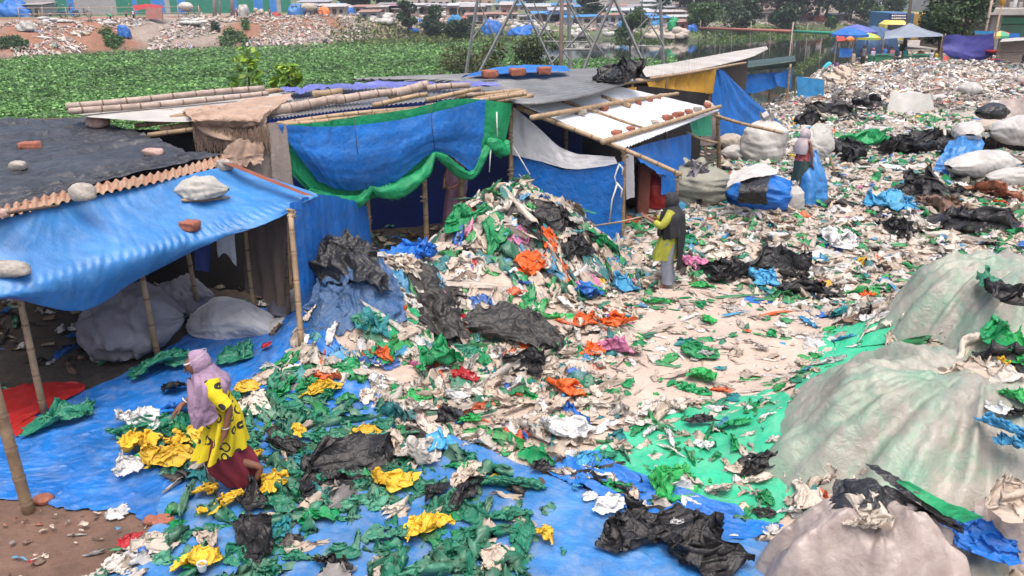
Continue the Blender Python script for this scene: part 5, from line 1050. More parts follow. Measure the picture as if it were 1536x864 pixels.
solid('black_sheet', sheet(cp([[(1114, 262, .95), (1158, 258, 1.0)], [(1108, 285, .75), (1152, 284, .8)], [(1106, 304, .45), (1150, 308, .45)]]), .03, .05, .2, seed=6, rag=.04), M['black_plastic'], 'black plastic sheet over the left side of the blue bundle', 'plastic sheet')
solid('white_sheet', sheet(cp([[(1098, 258, .95), (1140, 246, 1.1), (1166, 254, 1.05)], [(1090, 282, .75), (1125, 268, .95), (1165, 262, .98)]]), .03, .05, .25, seed=7, rag=.04), M['sack_white'], 'dirty white sheet spread on top of the blue bundle', 'plastic sheet')
sk(1192, 322, 28, 40, 'sack_white', 'small white woven sack between the blue bundle and the held blue sheet', 8, 1.5, shape='ball')
p = G(975, 300); 
sk(962, 318, 60, 56, 'black_plastic', 'stuffed black sack in the doorway under the white roof', 9, shape='ball', up=.1)
rs = sk(984, 322, 36, 50, 'red_tarp', 'stuffed red sack behind the woman with the stick', 10, shape='ball', up=.1)
for i, (a, b_, w_, h_, m_, lab) in enumerate([(1018, 168, 40, 28, 'sack_tan', 'tan sack below the yellow tarpaulin on the left'), (1054, 165, 40, 30, 'sack_tan', 'tan sack below the yellow tarpaulin on the right'), (1030, 250, 30, 30, 'sack_grey', 'grey sack behind the olive bundle')]):
    p = Q(a, b_, 22.5 + i * 1.2); solid('sack', sack(p, w_ / F * 24, h_ / F * 24 * .5, .2 + i, .1, 60 + i), M[m_], lab, 'sack', 'sacks below the yellow tarpaulin') if i < 2 else sk(a, b_, w_, h_, m_, lab, 60 + i)
# stand with bags tied to sticks
st = thing('bag_stand', 'stick stand hung with pale plastic right of the standing woman', 'stand', G(1228, 258))
t0 = Q(1228, 186, 22.6)
for i, (a, b_) in enumerate([(1210, 256), (1252, 258), (1238, 246), (1218, 244)]):
    g = G(a, b_); post(st, g, t0 + (g - t0) * .04 + np.array([0, 0, .03 * i]), .03, 170 + i, 'leg')
part('plastic_cover', sheet(cp([[(1208, 200, None, 22.3), (1226, 184, None, 22.5), (1246, 190, None, 22.4)], [(1204, 222, None, 21.9), (1226, 215, None, 21.8), (1250, 216, None, 22.2)], [(1204, 246, None, 21.9), (1224, 244, None, 21.7), (1246, 234, None, 22.2)]]), .03, .08, .25, seed=72, rag=.05, warp=.5), M['pale_sheet'], st)
# sacks and blue sheet at the right edge
for i, (a, b_, w_, h_, m_, rz, up, lab) in enumerate([(1482, 272, 110, 46, 'sack_white', .25, 0, 'long white woven sack at the right edge beside the blue sheet'), (1528, 282, 80, 30, 'sack_white', .1, 0, 'flattened white sack at the right edge below the long one'), (1530, 252, 70, 50, 'sack_white', -.3, .55, 'plump white sack at the right edge above the long one'),
        (1486, 240, 60, 22, 'sack_tan', .15, .75, 'thin pinkish tan sack between the blue sheet and the black pillow bag'), (1484, 232, 44, 28, 'black_plastic', .1, 1.0, 'black pillow shaped bag above the tan sack'), (1450, 245, 44, 36, 'sack_white', 1.2, .5, 'white sack mostly under the blue sheet at the right')]):
    sk(a, b_, w_, h_, m_, lab, 80 + i, rz, 0, up=up, group='sacks piled at the right edge', amp=.075)
p = Q(1462, 250, 21.6)
solid('blue_sheet', sheet(cp([[(1424, 210, None, 21.6), (1452, 204, None, 21.5), (1472, 208, None, 21.6)], [(1410, 236, None, 20.9), (1446, 230, None, 20.7), (1480, 236, None, 20.9)], [(1398, 258, None, 20.6), (1440, 266, None, 20.3), (1484, 270, None, 20.5)]]), .04, .03, .35, seed=88, rag=.06, fold=(1, .05, .4), cr=.05), M['blue_tarp_faded'], 'faded blue sheet thrown over the sacks at the right', 'tarpaulin')
for i, (a, b_, w_, lab) in enumerate([(1455, 205, 70, 'black bag heap along the top of the blue sheet at the right'), (1520, 205, 60, 'black bag among the sacks at the far right edge'), (1430, 222, 50, 'black bag left of the blue sheet top at the right')]):
    p = Q(a, b_, 22.8); v, f = crumple(26, w_ / F * 22 * .55, 90 + i, .5, 1.5, .8); v, f = xf((v, f), p - np.array([0, 0, .35])); solid('plastic_bag', (v, f), M['black_plastic'], lab, 'plastic bag', 'black bags on the sacks')
p = Q(1525, 190, 23.5); solid('sack', sack(p - np.array([0, 0, .1]), 1.1, .4, .4, 0, 95), M['sack_tan'], 'greyish sack topmost at the right edge in front of the pink sheet', 'sack')
# two sheets hung up in the middle distance
fs_ = thing('hung_sheet', 'pale grey sheet hung between sticks in the middle distance', 'screen', G(1362, 196))
a0, a1 = Q(1340, 140, 33), Q(1392, 142, 33)
for i, q in enumerate((a0, a1)): post(fs_, np.array([q[0], q[1], gz(q[0], q[1]) - .1]), q, .03, 180 + i)
part('sheet', sheet(cp([[(1336, 137, None, 33), (1365, 140, None, 33), (1396, 141, None, 33)], [(1330, 168, None, 32.6), (1362, 168, None, 32.5), (1400, 170, None, 32.6)], [(1323, 190, None, 32.2), (1350, 198, None, 32.1), (1374, 196, None, 32.1)]]), .05, .02, .5, seed=91, rag=.05), M['pale_sheet'], fs_)
fs2 = thing('hung_sheet', 'faded pinkish brown sheet hung up at the right edge', 'screen', G(1520, 190))
for i, q in enumerate((Q(1504, 150, 31.5), Q(1548, 149, 31.5))): post(fs2, np.array([q[0], q[1], gz(q[0], q[1]) - .1]), q, .03, 185 + i)
part('sheet', sheet(cp([[(1500, 148, None, 31.4), (1550, 147, None, 31.4)], [(1490, 186, None, 31.0), (1550, 190, None, 31.0)]]), .05, .03, .5, seed=92, rag=.04, fold=(1, .05, .5)), M['clear_sheet_pink'], fs2)
# ================================================================== pylon, poles, trees, houses and stalls beyond
pyl = thing('pylon', 'steel lattice transmission tower standing in the river behind the shacks', 'pylon', np.array([5, 56, W]))
def member(nm, a, b, r, Ya, Yb=None, ext=0.0, mm='steel'):
    p, q = Q(*a, Ya), Q(*b, Yb or Ya); d = q - p; p = p - d * ext; r = r * .7
    v, f = tube([p, q], [r, r], 4, True); part(nm, (v, f), M[mm], pyl, False)
def leg(a, b, Y, r, up=1.2):                   # legs run from above the picture down to the river bed
    p, q = Q(*a, Y), Q(*b, Y); d = q - p; k = (W - .8 - p[2]) / d[2]
    part('leg', tube([p - d * up, p + d * k], [r, r], 4), M['steel'], pyl, False)
leg((775, 0), (730, 88), 54, .10); leg((919, 0), (878, 98), 54, .10); leg((925, 6), (966, 97), 54, .10); leg((990, 0), (995, 95), 60, .12); leg((716, 0), (707, 58), 62, .11); leg((853, 0), (854, 62), 62, .14); leg((782, 0), (826, 92), 58, .09)
for a, b, r, Y in [((840, 0), (807, 56), .09, 55), ((850, 0), (889, 73), .09, 55), ((917, 2), (827, 95), .10, 55), ((846, 74), (887, 74), .09, 54.5), ((816, 62), (886, 63), .06, 55), ((780, 0), (862, 98), .07, 57), ((728, 32), (709, 58), .09, 60), ((766, 21), (803, 22), .05, 55),
        ((762, 31), (800, 32), .05, 55), ((716, 0), (746, 64), .05, 56), ((975, 35), (995, 67), .08, 57), ((990, 4), (975, 36), .06, 58), ((958, 69), (992, 70), .07, 56), ((956, 69), (975, 36), .05, 56), ((970, 70), (970, 92), .05, 57), ((992, 72), (975, 94), .05, 57),
        ((865, 73), (878, 96), .05, 54.5), ((1018, -20), (940, 60), .06, 66), ((928, 10), (950, 56), .05, 58), ((880, 6), (919, 0), .05, 55), ((800, 2), (826, 60), .06, 57), ((857, 20), (905, 80), .06, 58)]:
    member('brace', a, b, r, Y)
def pole(name, a, b, Y, r, m, label, cat='pole', z=None, group=None):
    if Y > 100: Y = float(hit(b[0], b[1])[0])
    p, q = Q(*a, Y), Q(*b, Y); g = np.array([q[0], q[1], (gz(q[0], q[1]) if z is None else z) - .3])
    return solid(name, tube([p, g], [r * .8, r], 8), M[m], label, cat, group)
pole('steel_post', (844, -60), (841, 99), 48, .13, 'rusty_post', 'thick rusty post rising in front of the lattice tower', z=W - .5)
pole('pole', (964, -20), (964, 43), 70, .06, 'wire', 'thin dark pole at the right of the lattice tower', z=W)
for i, (a, b, Y, r, m, lab) in enumerate([((321, -40), (322, 24), 150, .42, 'concrete', 'thick grey concrete pole before the green wall'), ((329, -40), (330, 25), 152, .2, 'concrete', 'slim pale pole beside the thick concrete pole'), ((346, -40), (349, 24), 156, .45, 'concrete', 'broad grey pole at the right end of the green wall'),
        ((423, -40), (425, 18), 170, .2, 'concrete', 'pale pole right of the green wall'), ((622, -40), (632, 20), 170, .25, 'bark', 'bare leaning trunk pole behind the broadleaf tree'), ((640, -30), (642, 14), 190, .15, 'concrete', 'slim pole behind the far bank trees'), ((1043, -30), (1039, 24), 190, .25, 'pale_sheet', 'white leaning pole among the trees on the far bank'),
        ((1065, -30), (1066, 18), 200, .15, 'concrete', 'left one of two thin poles above the blue roof'), ((1070, -30), (1070, 18), 200, .15, 'concrete', 'right one of two thin poles above the blue roof'), ((1371, -30), (1362, 36), 74, .16, 'bark', 'grey brown pole rising behind the grey canopy'),
        ((1492, -20), (1474, 62), 70, .13, 'grey_bamboo', 'leaning grey pole behind the purple sheet'), ((1504, 0), (1484, 98), 60, .07, 'bamboo', 'tall bamboo pole at the right end of the purple sheet'), ((1190, 33), (1184, 85), 99, .09, 'grey_bamboo', 'bamboo stake standing in the river under the foot bridge')]):
    pole('pole', a, b, Y, r, m, lab)
tag(solid('pole_tip', ball(Q(1504, 2, 60), (.2, .2, .35), 10, 8), M['yellow_tarp'], 'orange cloth knot on top of the tall bamboo pole', 'cloth'))

def leaves_tree(name, label, px, py, hpx, wpx, seed, n=1500, base=(.022, .055, .018), tip=(.07, .15, .04), leaf=None, group='trees on the far bank', low=.25, cat='tree', Y=None):
    p = G(px, py) if Y is None else Q(px, py, Y)
    if Y is not None: p[2] = max(gz(p[0], p[1]), W)
    d = np.linalg.norm(p - CAM) / F; H, wd = hpx * d, wpx * d; r = np.random.default_rng(seed)
    t = thing(name, label, cat, p, group)
    cl = []; k = 11
    for i in range(k):
        u = r.random() ** .7; a = r.random() * 6.28; rr = wd * .42 * (1 - .65 * abs(u - .35)) * math.sqrt(r.random())
        cl.append((p + np.array([rr * math.cos(a), rr * math.sin(a), H * (low + (1 - low) * u * .92)]), wd * (.15 + .13 * r.random())))
    pos = []
    for c, s in cl:
        q = r.standard_normal((n // k, 3)); q /= np.linalg.norm(q, axis=1, keepdims=True); q *= (s * (.45 + .6 * r.random((n // k, 1)) ** .6)); q[:, 2] *= .75; pos.append(c + q)
    pos = np.concatenate(pos); pos = pos[pos[:, 2] > p[2]]
    v, f, c = leaf_cloud(pos, leaf or max(.10, .0032 * np.linalg.norm(p - CAM)), .7, seed, base, tip)
    part('crown', (v, f), M['leaf'], t, col=c)
    tr = [tube([p - np.array([0, 0, .4]), p + np.array([.02 * H, 0, H * .35]), p + np.array([0, .02 * H, H * .7])], [H * .035, H * .026, H * .01], 8)]
    for c_, s in cl[:6]: tr.append(tube([p + np.array([0.01 * H, 0, H * .3]), p * .4 + c_ * .6 + np.array([0, 0, .02 * H]), c_], [H * .015, H * .01, H * .004], 6))
    part('trunk', join(*tr), M['bark'], t); return t
T_ = [('broadleaf_tree', 'bright broadleaf tree on the far bank left of the darker bush', 612, 52, 44, 34, 1), ('bush', 'dark rounded bush right of the broadleaf tree on the far bank', 655, 55, 38, 46, 2), ('bush', 'low bush spreading right of the dark bush under the pylon leg', 690, 62, 26, 50, 3), ('tree', 'dark tree at the top edge over the red roofed stall', 570, 18, 40, 60, 4),
      ('tree', 'dark tree at the top edge left of the red roofed stall', 530, 16, 30, 46, 5), ('tree', 'round dark tree between the blue building and the lattice tower', 884, 33, 36, 46, 6), ('tree', 'conical creeper covered tree by the water right of the tower', 945, 66, 44, 44, 7), ('tree', 'dark tall tree left of the white leaning pole', 1018, 24, 50, 40, 8),
      ('tree', 'dark tall tree right of the white leaning pole', 1080, 26, 52, 60, 9), ('tree', 'dark dense tree above the middle of the foot bridge', 1140, 30, 56, 70, 10), ('tree', 'broad dark tree over the far rubbish heap', 1200, 34, 60, 74, 11), ('tree', 'dark tree left of the round tree near the market', 1238, 32, 46, 50, 12), ('tree', 'round green tree beyond the river near the market', 1275, 34, 28, 44, 13),
      ('tree', 'pale green tree before the hazy buildings', 1322, 40, 40, 44, 14), ('bush', 'light green bush at the left end of the foot bridge', 1052, 46, 24, 40, 15), ('bush', 'dark bush behind the middle of the foot bridge', 1112, 50, 34, 46, 16), ('bush', 'dark bush left of the far rubbish heap', 1176, 50, 26, 34, 17), ('tree', 'olive tree between the grey roofs and the blue tarpaulin roof', 990, 20, 30, 30, 18), ('bush', 'small bush on the far rubbish slope', 1246, 48, 14, 10, 19),
      ('tree', 'dark tree at the top edge behind the pylon', 800, 14, 34, 50, 20), ('tree', 'tree at the top edge over the pinkish shop row', 668, 14, 30, 46, 23)]
for i, (a, b, h, w_) in enumerate([(1040, 22, 54, 70), (1110, 22, 50, 60), (1165, 26, 60, 60), (1225, 30, 56, 70), (1180, 22, 56, 50), (1060, 16, 44, 50)]):
    T_.append(('tree', ['dark tree filling the gap behind the white leaning pole', 'dark tree over the left half of the foot bridge', 'dark tree behind the bush left of the far rubbish heap', 'dark tree behind the far rubbish heap', 'dark tree deep behind the far end of the foot bridge', 'dark tree deep behind the blue roofed hut'][i], a, b, h, w_, 30 + i))
for nm, lab, a, b, h, w_, s in [(q if q[2] < 1000 else (*q[:4], q[4] * 1.35, q[5] * 1.45, q[6])) for q in T_]: leaves_tree(nm, lab, a, b, h, w_, 800 + s, 2600 if w_ > 35 else 1300, low=.1 if nm == 'bush' else .2, base=(.014, .036, .014) if 'dark' in lab else (.03, .07, .022), tip=(.05, .10, .035) if 'dark' in lab else (.10, .18, .05))
leaves_tree('bush', 'olive bush in front of the lattice tower, left one of the pair', 715, 148, 98, 120, 831, 4600, (.035, .05, .016), (.17, .18, .05), .26, 'bushes behind the roofs', .0, Y=76)
leaves_tree('bush', 'dark bush in front of the lattice tower, right one of the pair', 790, 146, 104, 92, 832, 4200, (.012, .026, .010), (.12, .15, .045), .25, 'bushes behind the roofs', .05, Y=74)
leaves_tree('tree', 'big dark leafy tree over the market at the right', 1440, 78, 92, 110, 833, 5200, (.012, .03, .012), (.07, .13, .035), .30, 'trees by the market', .45, Y=72)
leaves_tree('tree', 'dark leafy tree in the top right corner behind the balcony', 1512, 60, 74, 90, 834, 2600, (.010, .024, .010), (.045, .08, .025), .34, 'trees by the market', .4, Y=84)
leaves_tree('tree', 'small tree between the truck and the big market tree', 1408, 70, 60, 40, 835, 1600, (.015, .04, .015), (.08, .15, .04), .28, 'trees by the market', .35, Y=74)
# two saplings with large light leaves behind the shacks
def sapling(px, py, hpx, Y, label, seed):
    p = Q(px, py, Y); q = Q(px, py - hpx, Y); r = np.random.default_rng(seed); t = thing('sapling', label, 'sapling', p, 'saplings behind the roofs')
    H = q[2] - p[2]; part('stem', tube([p - np.array([0, 0, .4]), p + np.array([.03, 0, H * .5]), q], [.03, .022, .008], 6), M['bark'], t)
    pos, size = [], []
    for i in range(95):
        u = r.random(); a = r.random() * 6.28; pos.append(p + np.array([.42 * (1 - .4 * u) * math.cos(a) * r.random() ** .5, .42 * math.sin(a) * r.random(), H * u * 1.02])); size.append(.14 + .16 * r.random())
    v, f, c = leaf_cloud(np.array(pos), np.array(size), .6, seed, (.10, .22, .02), (.42, .60, .07)); part('leaves', (v, f), M['leaf'], t, col=c)
sapling(374, 140, 68, 20.5, 'taller sapling with yellow green leaves behind the bamboo roof poles', 1); sapling(432, 134, 34, 20.0, 'shorter sapling with yellow green leaves behind the violet strip', 2)
weeds('roof_edge_weeds', 'low leafy weeds growing behind the roofs', [(270, 150), (300, 122), (345, 132), (420, 118), (480, 118), (520, 132)], lambda a, b: np.full(len(a), 19.5) + (150 - b) * .06, 700, .16, .1, (.05, .12, .02), (.18, .3, .05), 41)
weeds('bank_grass', 'patches of grass and weeds on the far bank', [(0, 60), (22, 60), (45, 74), (20, 78), (0, 74)], lambda a, b: hit(a, b), 700, .5, .6, (.03, .07, .02), (.08, .16, .04), 42)
weeds('bank_grass', 'tongue of bright grass on the rubbish slope', [(150, 50), (160, 50), (186, 66), (180, 76), (165, 74)], lambda a, b: hit(a, b), 900, .5, .6, (.03, .09, .015), (.09, .2, .035), 43)
weeds('bank_grass', 'strip of grass running down the slope', [(342, 46), (352, 46), (380, 68), (368, 70), (330, 72)], lambda a, b: hit(a, b), 700, .5, .6, (.03, .08, .02), (.09, .19, .04), 44)
weeds('bank_grass', 'small weeds near the slope top', [(320, 42), (330, 44), (328, 52), (318, 50)], lambda a, b: hit(a, b), 220, .5, .9, (.02, .05, .02), (.05, .11, .03), 45)
weeds('bank_grass', 'light weeds near the slope top', [(362, 37), (374, 37), (374, 50), (364, 48)], lambda a, b: hit(a, b), 260, .5, .9, (.05, .11, .02), (.12, .24, .05), 46)
weeds('reed_belt', 'belt of yellowish reeds and grass along the far waterline', [(500, 64), (575, 42), (600, 50), (760, 54), (830, 58), (815, 66), (700, 66), (560, 72)], lambda a, b: hit(a, b), 5200, .55, .9, (.06, .10, .025), (.20, .24, .06), 47)
weeds('reed_belt', 'belt of grass along the far waterline right of the tower', [(925, 60), (960, 56), (1000, 60), (1000, 64), (925, 65)], lambda a, b: hit(a, b), 900, .5, .5, (.06, .11, .02), (.13, .2, .05), 48)
weeds('reed_belt', 'green grass under the foot bridge', [(1050, 52), (1090, 48), (1150, 50), (1210, 48), (1250, 48), (1250, 54), (1150, 58), (1110, 66), (1060, 64)], lambda a, b: hit(a, b), 2600, .5, .5, (.05, .10, .02), (.14, .22, .05), 49)
weeds('bank_grass', 'grass at the river edge of the dump', [(1186, 108), (1206, 94), (1232, 78), (1238, 80), (1214, 98), (1196, 112)], lambda a, b: hit(a, b), 700, .28, .2, (.05, .10, .02), (.15, .2, .06), 50)
# rubbish on the far bank
def bank_rubbish():
    r = np.random.default_rng(61); N = 42000; px = r.random(N) * 1330 - 60; x = np.zeros(N); y = np.zeros(N)
    fy = r.random(N) ** 1.15 * 42 + .3; x = r.random(N) * 190 - 95; y = farline(x) + fy
    px, py, dep = proj(x, y, gz(x, y)); left = px < 590
    n = fbm(x / 7, y / 7, 3, 66); k = (px > -60) & (px < 1330) & (left & (n > .06 - .45 * (px > 390)) & (fy < 22) | ~left & (fy > 6) & (n > .0))
    k &= ~((px > 560) & (px < 1260) & (fy < 9))
    x, y, px = x[k], y[k], px[k]; zn = np.array(['dump'] * len(x)); cols, nm = pick(zn, r)
    cols = cols * .45 + np.array((.20, .155, .13)) * .55
    v, f, c = mass(x, y, zn, 62, np.full(len(x), 4), .15, 1.1, -.03, .14 + .34 * r.random(len(x)) ** 2.4, cols)
    tag(mk('bank_rubbish', v, f, M['small_rubbish'], (0, 0, 0), True, col=c), 'loose grey white rubbish strewn down the far river bank', 'rubbish', kind='stuff')
bank_rubbish()

# ------------------------------------------------------------------ things along the far bank
def paint(o, c): o.color = (*c, 1); return o
def wall_between(p, q, h, z0=None, th=.12):
    p = np.array(p); q = np.array(q); zb = min(p[2], q[2]) - .2 if z0 is None else z0; c = (p + q) / 2; d = q - p; L = math.hypot(d[0], d[1])
    return box((c[0], c[1], zb + h / 2), (L, th, h), math.atan2(d[1], d[0]), .02)
GA, GB = G(-70, 26), G(445, 18)
fe = thing('panel_wall', 'long green and blue sheet metal wall along the road on the left bank', 'wall', (GA + GB) / 2)
cur = -70
for x1, cn in [(6, 'g'), (66, 'w'), (82, 'g'), (92, 'b'), (152, 'w'), (176, 'g'), (183, 'b'), (204, 'g'), (225, 'b'), (233, 'w'), (245, 'g'), (258, 'b'), (312, 'g'), (334, 'g'), (342, 'b'), (370, 'g'), (386, 'b'), (398, 'g'), (410, 'b'), (418, 'w'), (436, 'g')]:
    u0, u1 = (cur + 70) / 515, (x1 + 70) / 515; p, q = GA + (GB - GA) * u0, GA + (GB - GA) * (u1 - .0008)
    o = part('wall_panel', wall_between(p, q, 5.2 + .5 * math.sin(x1)), M['painted'], fe, False); paint(o, {'g': (.01, .20, .13), 'b': (.03, .22, .62), 'w': (.34, .33, .33)}[cn]); cur = x1
def rail(u0, u1, py0, py1, label):
    a, b = G(u0, 30) + (0, 0, .9), G(u1, 28) + (0, 0, .9); t = thing('rail_fence', label, 'fence', (a + b) / 2)
    part('rail', tube([a, b], [.08, .08], 6), M['grey_bamboo'], t); part('rail', tube([a + (0, 0, 1.0), b + (0, 0, 1.0)], [.07, .07], 6), M['grey_bamboo'], t)
    for k in range(9):
        p = a + (b - a) * (k / 8.0); part('rail_post', tube([p + (0, 0, 1.2), np.array([p[0], p[1], gz(p[0], p[1]) - .2])], [.08, .08], 6), M['grey_bamboo'], t)
rail(30, 300, 11, 11, 'thin bamboo rail fence before the green wall on the left bank')
def house(px, py, wpx, hpx, dm, wall, roof, label, seed, rows=1, cols=3, flat=False, name='shanty', group='houses on the far bank', cat='house', Y=None, rz=0):
    p = G(px, py) if Y is None else Q(px, py, Y)
    p[2] = gz(p[0], p[1]); d = np.linalg.norm(p - CAM) / F; w_, h = wpx * d, hpx * d; t = thing(name, label, cat, p, group)
    paint(part('wall', box(p + np.array([0, dm / 2, h / 2]), (w_, dm, h), rz, .03), M['painted'], t, False), wall)
    if flat: paint(part('roof', box(p + np.array([0, dm / 2, h + .12]), (w_ + .5, dm + .5, .25), rz, .03), M['painted'], t, False), roof)
    else:
        e = .5; x0, x1, y0, y1 = p[0] - w_ / 2 - e, p[0] + w_ / 2 + e, p[1] - e * 1.5, p[1] + dm + e
        paint(part('roof', thick(sheet([[np.array([x0, y0, p[2] + h]), np.array([x1, y0, p[2] + h + .1])], [np.array([x0, y1, p[2] + h * 1.22]), np.array([x1, y1, p[2] + h * 1.22])]], .35, .02, 1.2, seed=seed, corr=(1, .05, .8)), .06), M['painted'], t), roof)
    rd = random.Random(seed)
    for r_ in range(rows):
        for c in range(cols):
            x = p[0] + (c + .5 - cols / 2) * w_ / cols; z = p[2] + (r_ + .5) * h / rows
            if r_ == 0 and c == cols // 2: part('door', box((x, p[1] - .03, p[2] + min(1.0, h * .38)), (min(1.0, w_ / cols * .6), .08, min(2.0, h * .76))), M['dark_wood'], t, False)
            else: part('window', box((x, p[1] - .03, z), (min(1.3, w_ / cols * .5), .08, min(1.3, h / rows * .42))), M['glass'], t, False)
    return t
HS = [(50, 25, 26, 14, 5, (.30, .29, .28), (.28, .26, .25), 'small grey shuttered kiosk by the blue stall on the left bank', 1, 2), (598, 20, 26, 10, 5, (.30, .09, .07), (.52, .07, .06), 'red roofed stall on the far bank', 1, 2), (680, 24, 12, 14, 3, (.62, .6, .6), (.5, .5, .5), 'tiny white hut with a rounded look on the far bank', 1, 1),
      (708, 26, 34, 14, 6, (.20, .16, .15), (.34, .31, .31), 'brown shanty with a grey roof left of the pylon', 1, 3), (714, 8, 50, 16, 8, (.48, .30, .24), (.3, .22, .2), 'pinkish two storey house at the top edge left of the pylon', 2, 4), (770, 8, 52, 18, 8, (.16, .40, .62), (.3, .4, .5), 'light blue house at the top edge behind the pylon', 2, 4),
      (868, 6, 56, 16, 8, (.18, .38, .60), (.3, .35, .4), 'light blue long house at the top edge right of the rusty post', 2, 5), (762, 30, 20, 20, 5, (.26, .17, .13), (.38, .36, .34), 'rusty brown shanty seen through the pylon legs', 1, 2), (806, 30, 34, 18, 5, (.36, .34, .32), (.36, .36, .36), 'grey shanty seen through the pylon legs', 1, 3),
      (836, 34, 22, 16, 5, (.24, .30, .42), (.36, .35, .36), 'bluish shanty behind the rusty post', 1, 2), (945, 27, 60, 10, 7, (.34, .36, .42), (.40, .42, .46), 'long low house with a pale roof right of the round dark tree', 1, 4), (1000, 30, 50, 10, 6, (.24, .20, .18), (.42, .39, .38), 'low shanty with a whitish roof right of the tower', 1, 3),
      (1029, 46, 22, 12, 5, (.42, .12, .09), (.32, .20, .17), 'red walled hut at the water edge beside the green tarpaulin', 1, 2), (1074, 25, 16, 8, 4, (.2, .2, .2), (.05, .30, .68), 'hut with a bright blue roof in front of the dark trees', 1, 1), (1150, 30, 24, 9, 5, (.3, .26, .24), (.45, .38, .34), 'hut with a faded roof between the trees over the foot bridge', 1, 2),
      (1262, 32, 22, 8, 5, (.2, .18, .17), (.30, .27, .26), 'open dark shed on the far rubbish bank', 1, 2), (940, 14, 40, 12, 6, (.5, .36, .3), (.35, .15, .12), 'reddish roofed house at the top edge right of the light blue long house', 1, 3), (985, 16, 40, 12, 6, (.38, .42, .5), (.35, .36, .38), 'grey blue house at the top edge before the olive tree', 2, 4),
      (640, 20, 30, 10, 5, (.3, .25, .22), (.36, .33, .32), 'low brown stall behind the dark bush', 1, 2), (470, 17, 40, 12, 5, (.24, .25, .28), (.3, .3, .32), 'low dark shop row right of the green wall', 1, 3), (1115, 20, 30, 12, 5, (.36, .3, .28), (.4, .36, .34), 'pinkish hut among the trees above the foot bridge', 1, 2)]
for i, (a, b, w_, h, dm, wc, rc, lab, rows, cols) in enumerate(HS): house(a, b, w_, h, dm, wc, rc, lab, i, rows, cols)
for i, (a, w_, h, Y, wc, lab, rows, cols) in enumerate([(1148, 60, 52, 250, (.42, .32, .32), 'hazy pinkish apartment block between the dark trees', 6, 7), (1245, 70, 60, 280, (.44, .36, .36), 'hazy reddish apartment block left of the pale green tree', 7, 8), (1296, 60, 66, 290, (.46, .38, .37), 'hazy reddish apartment block behind the pale green tree', 7, 7), (1352, 60, 58, 270, (.60, .62, .66), 'hazy whitish block left of the market tree', 6, 6),
        (1392, 40, 50, 240, (.45, .55, .60), 'hazy bluish white block behind the truck', 5, 5), (1100, 50, 46, 260, (.40, .34, .33), 'hazy brown block behind the tall dark trees', 5, 6), (1200, 50, 50, 300, (.45, .38, .38), 'hazy pale block behind the broad dark tree', 6, 6), (1440, 60, 60, 220, (.4, .38, .38), 'grey block behind the big market tree', 6, 6), (640, 70, 40, 260, (.45, .38, .36), 'hazy pale block behind the far bank trees', 4, 7), (930, 80, 44, 280, (.46, .40, .40), 'hazy pale block behind the tower', 4, 8), (1020, 60, 44, 270, (.42, .38, .38), 'hazy grey block behind the white leaning pole', 5, 6)]):
    house(a, 24, w_, h, 14, wc, (.3, .28, .28), lab, 90 + i, rows, cols, True, 'apartment_block', 'apartment blocks in the haze', 'building', Y)
def crowd():
    rd = random.Random(12); cols_ = [((.30, .28, .27), 'grey'), ((.22, .16, .13), 'brown'), ((.34, .36, .42), 'bluish'), ((.44, .36, .30), 'buff')]; roofs = [((.40, .39, .38), 'pale iron'), ((.26, .25, .26), 'dark iron'), ((.30, .16, .12), 'rusty iron'), ((.05, .22, .50), 'blue sheet')]
    for i in range(46):
        px = 450 + 590 * (i + rd.random() * .7) / 46; back = i % 2; py = (20 if back else 33) + rd.uniform(-3, 3) + (3 if px > 850 else 0)
        if not back and (555 < px < 690 or px < 545 or 928 < px < 965): py -= 12
        c, cn_ = cols_[rd.randrange(4)]; r_, rn = roofs[rd.randrange(4)]
        house(px, py, rd.uniform(16, 34), rd.uniform(8, 12), 5, c, r_, 'small %s shanty roofed with %s in the crowded row across the river' % (cn_, rn), 200 + i, 1, rd.choice((2, 3)), group='shanties crowded across the river')
    for i in range(34):
        px = 560 + 480 * rd.random(); py = rd.uniform(30, 52); n_ = rd.choice([('sack_white', 'white rubbish sacks'), ('sack_white', 'white rubbish sacks'), ('sack_tan', 'tan rubbish sacks'), ('blue_tarp', 'goods under blue tarpaulin'), ('sack_grey', 'dark rubbish sacks')])
        heap(px, py, rd.uniform(10, 26), rd.uniform(4, 8), n_[0], 'heap of %s lying between the shanties across the river' % n_[1], 400 + i, amp=.3, group='heaps between the shanties')
# heaps of sacks, tarpaulin covered piles
def heap(px, py, wpx, hpx, m, label, seed, name='covered_pile', cat='covered pile', group='covered piles on the far bank', col=None, amp=.16):
    p = G(px, py); d = np.linalg.norm(p - CAM) / F
    v, f = ball(p + np.array([0, 0, 0]), (wpx * d * .5, wpx * d * .38, hpx * d), 32, 20, seed, amp * 1.4, 3.2, .05, .85)
    if 'sack' in m:                           # sacks thrown in a heap
        rd = random.Random(seed); k = [ball(p + np.array([rd.uniform(-.42, .42) * wpx * d, rd.uniform(-.25, .25) * wpx * d, h_ * hpx * d]), (wpx * d * rd.uniform(.12, .2), wpx * d * .13, hpx * d * rd.uniform(.28, .4)), 14, 9, seed + q, .2, 2, .8, .8, rd.random() * 3) for q, h_ in enumerate((.15, .2, .15, .25, .2, .5, .55, .75, .3, .2))]
        v, f = join((v * .55 + p * .45, f), *k)
    o = solid(name, (v, f), M[m], label, cat, group)
    if col: o.color = (*col, 1)
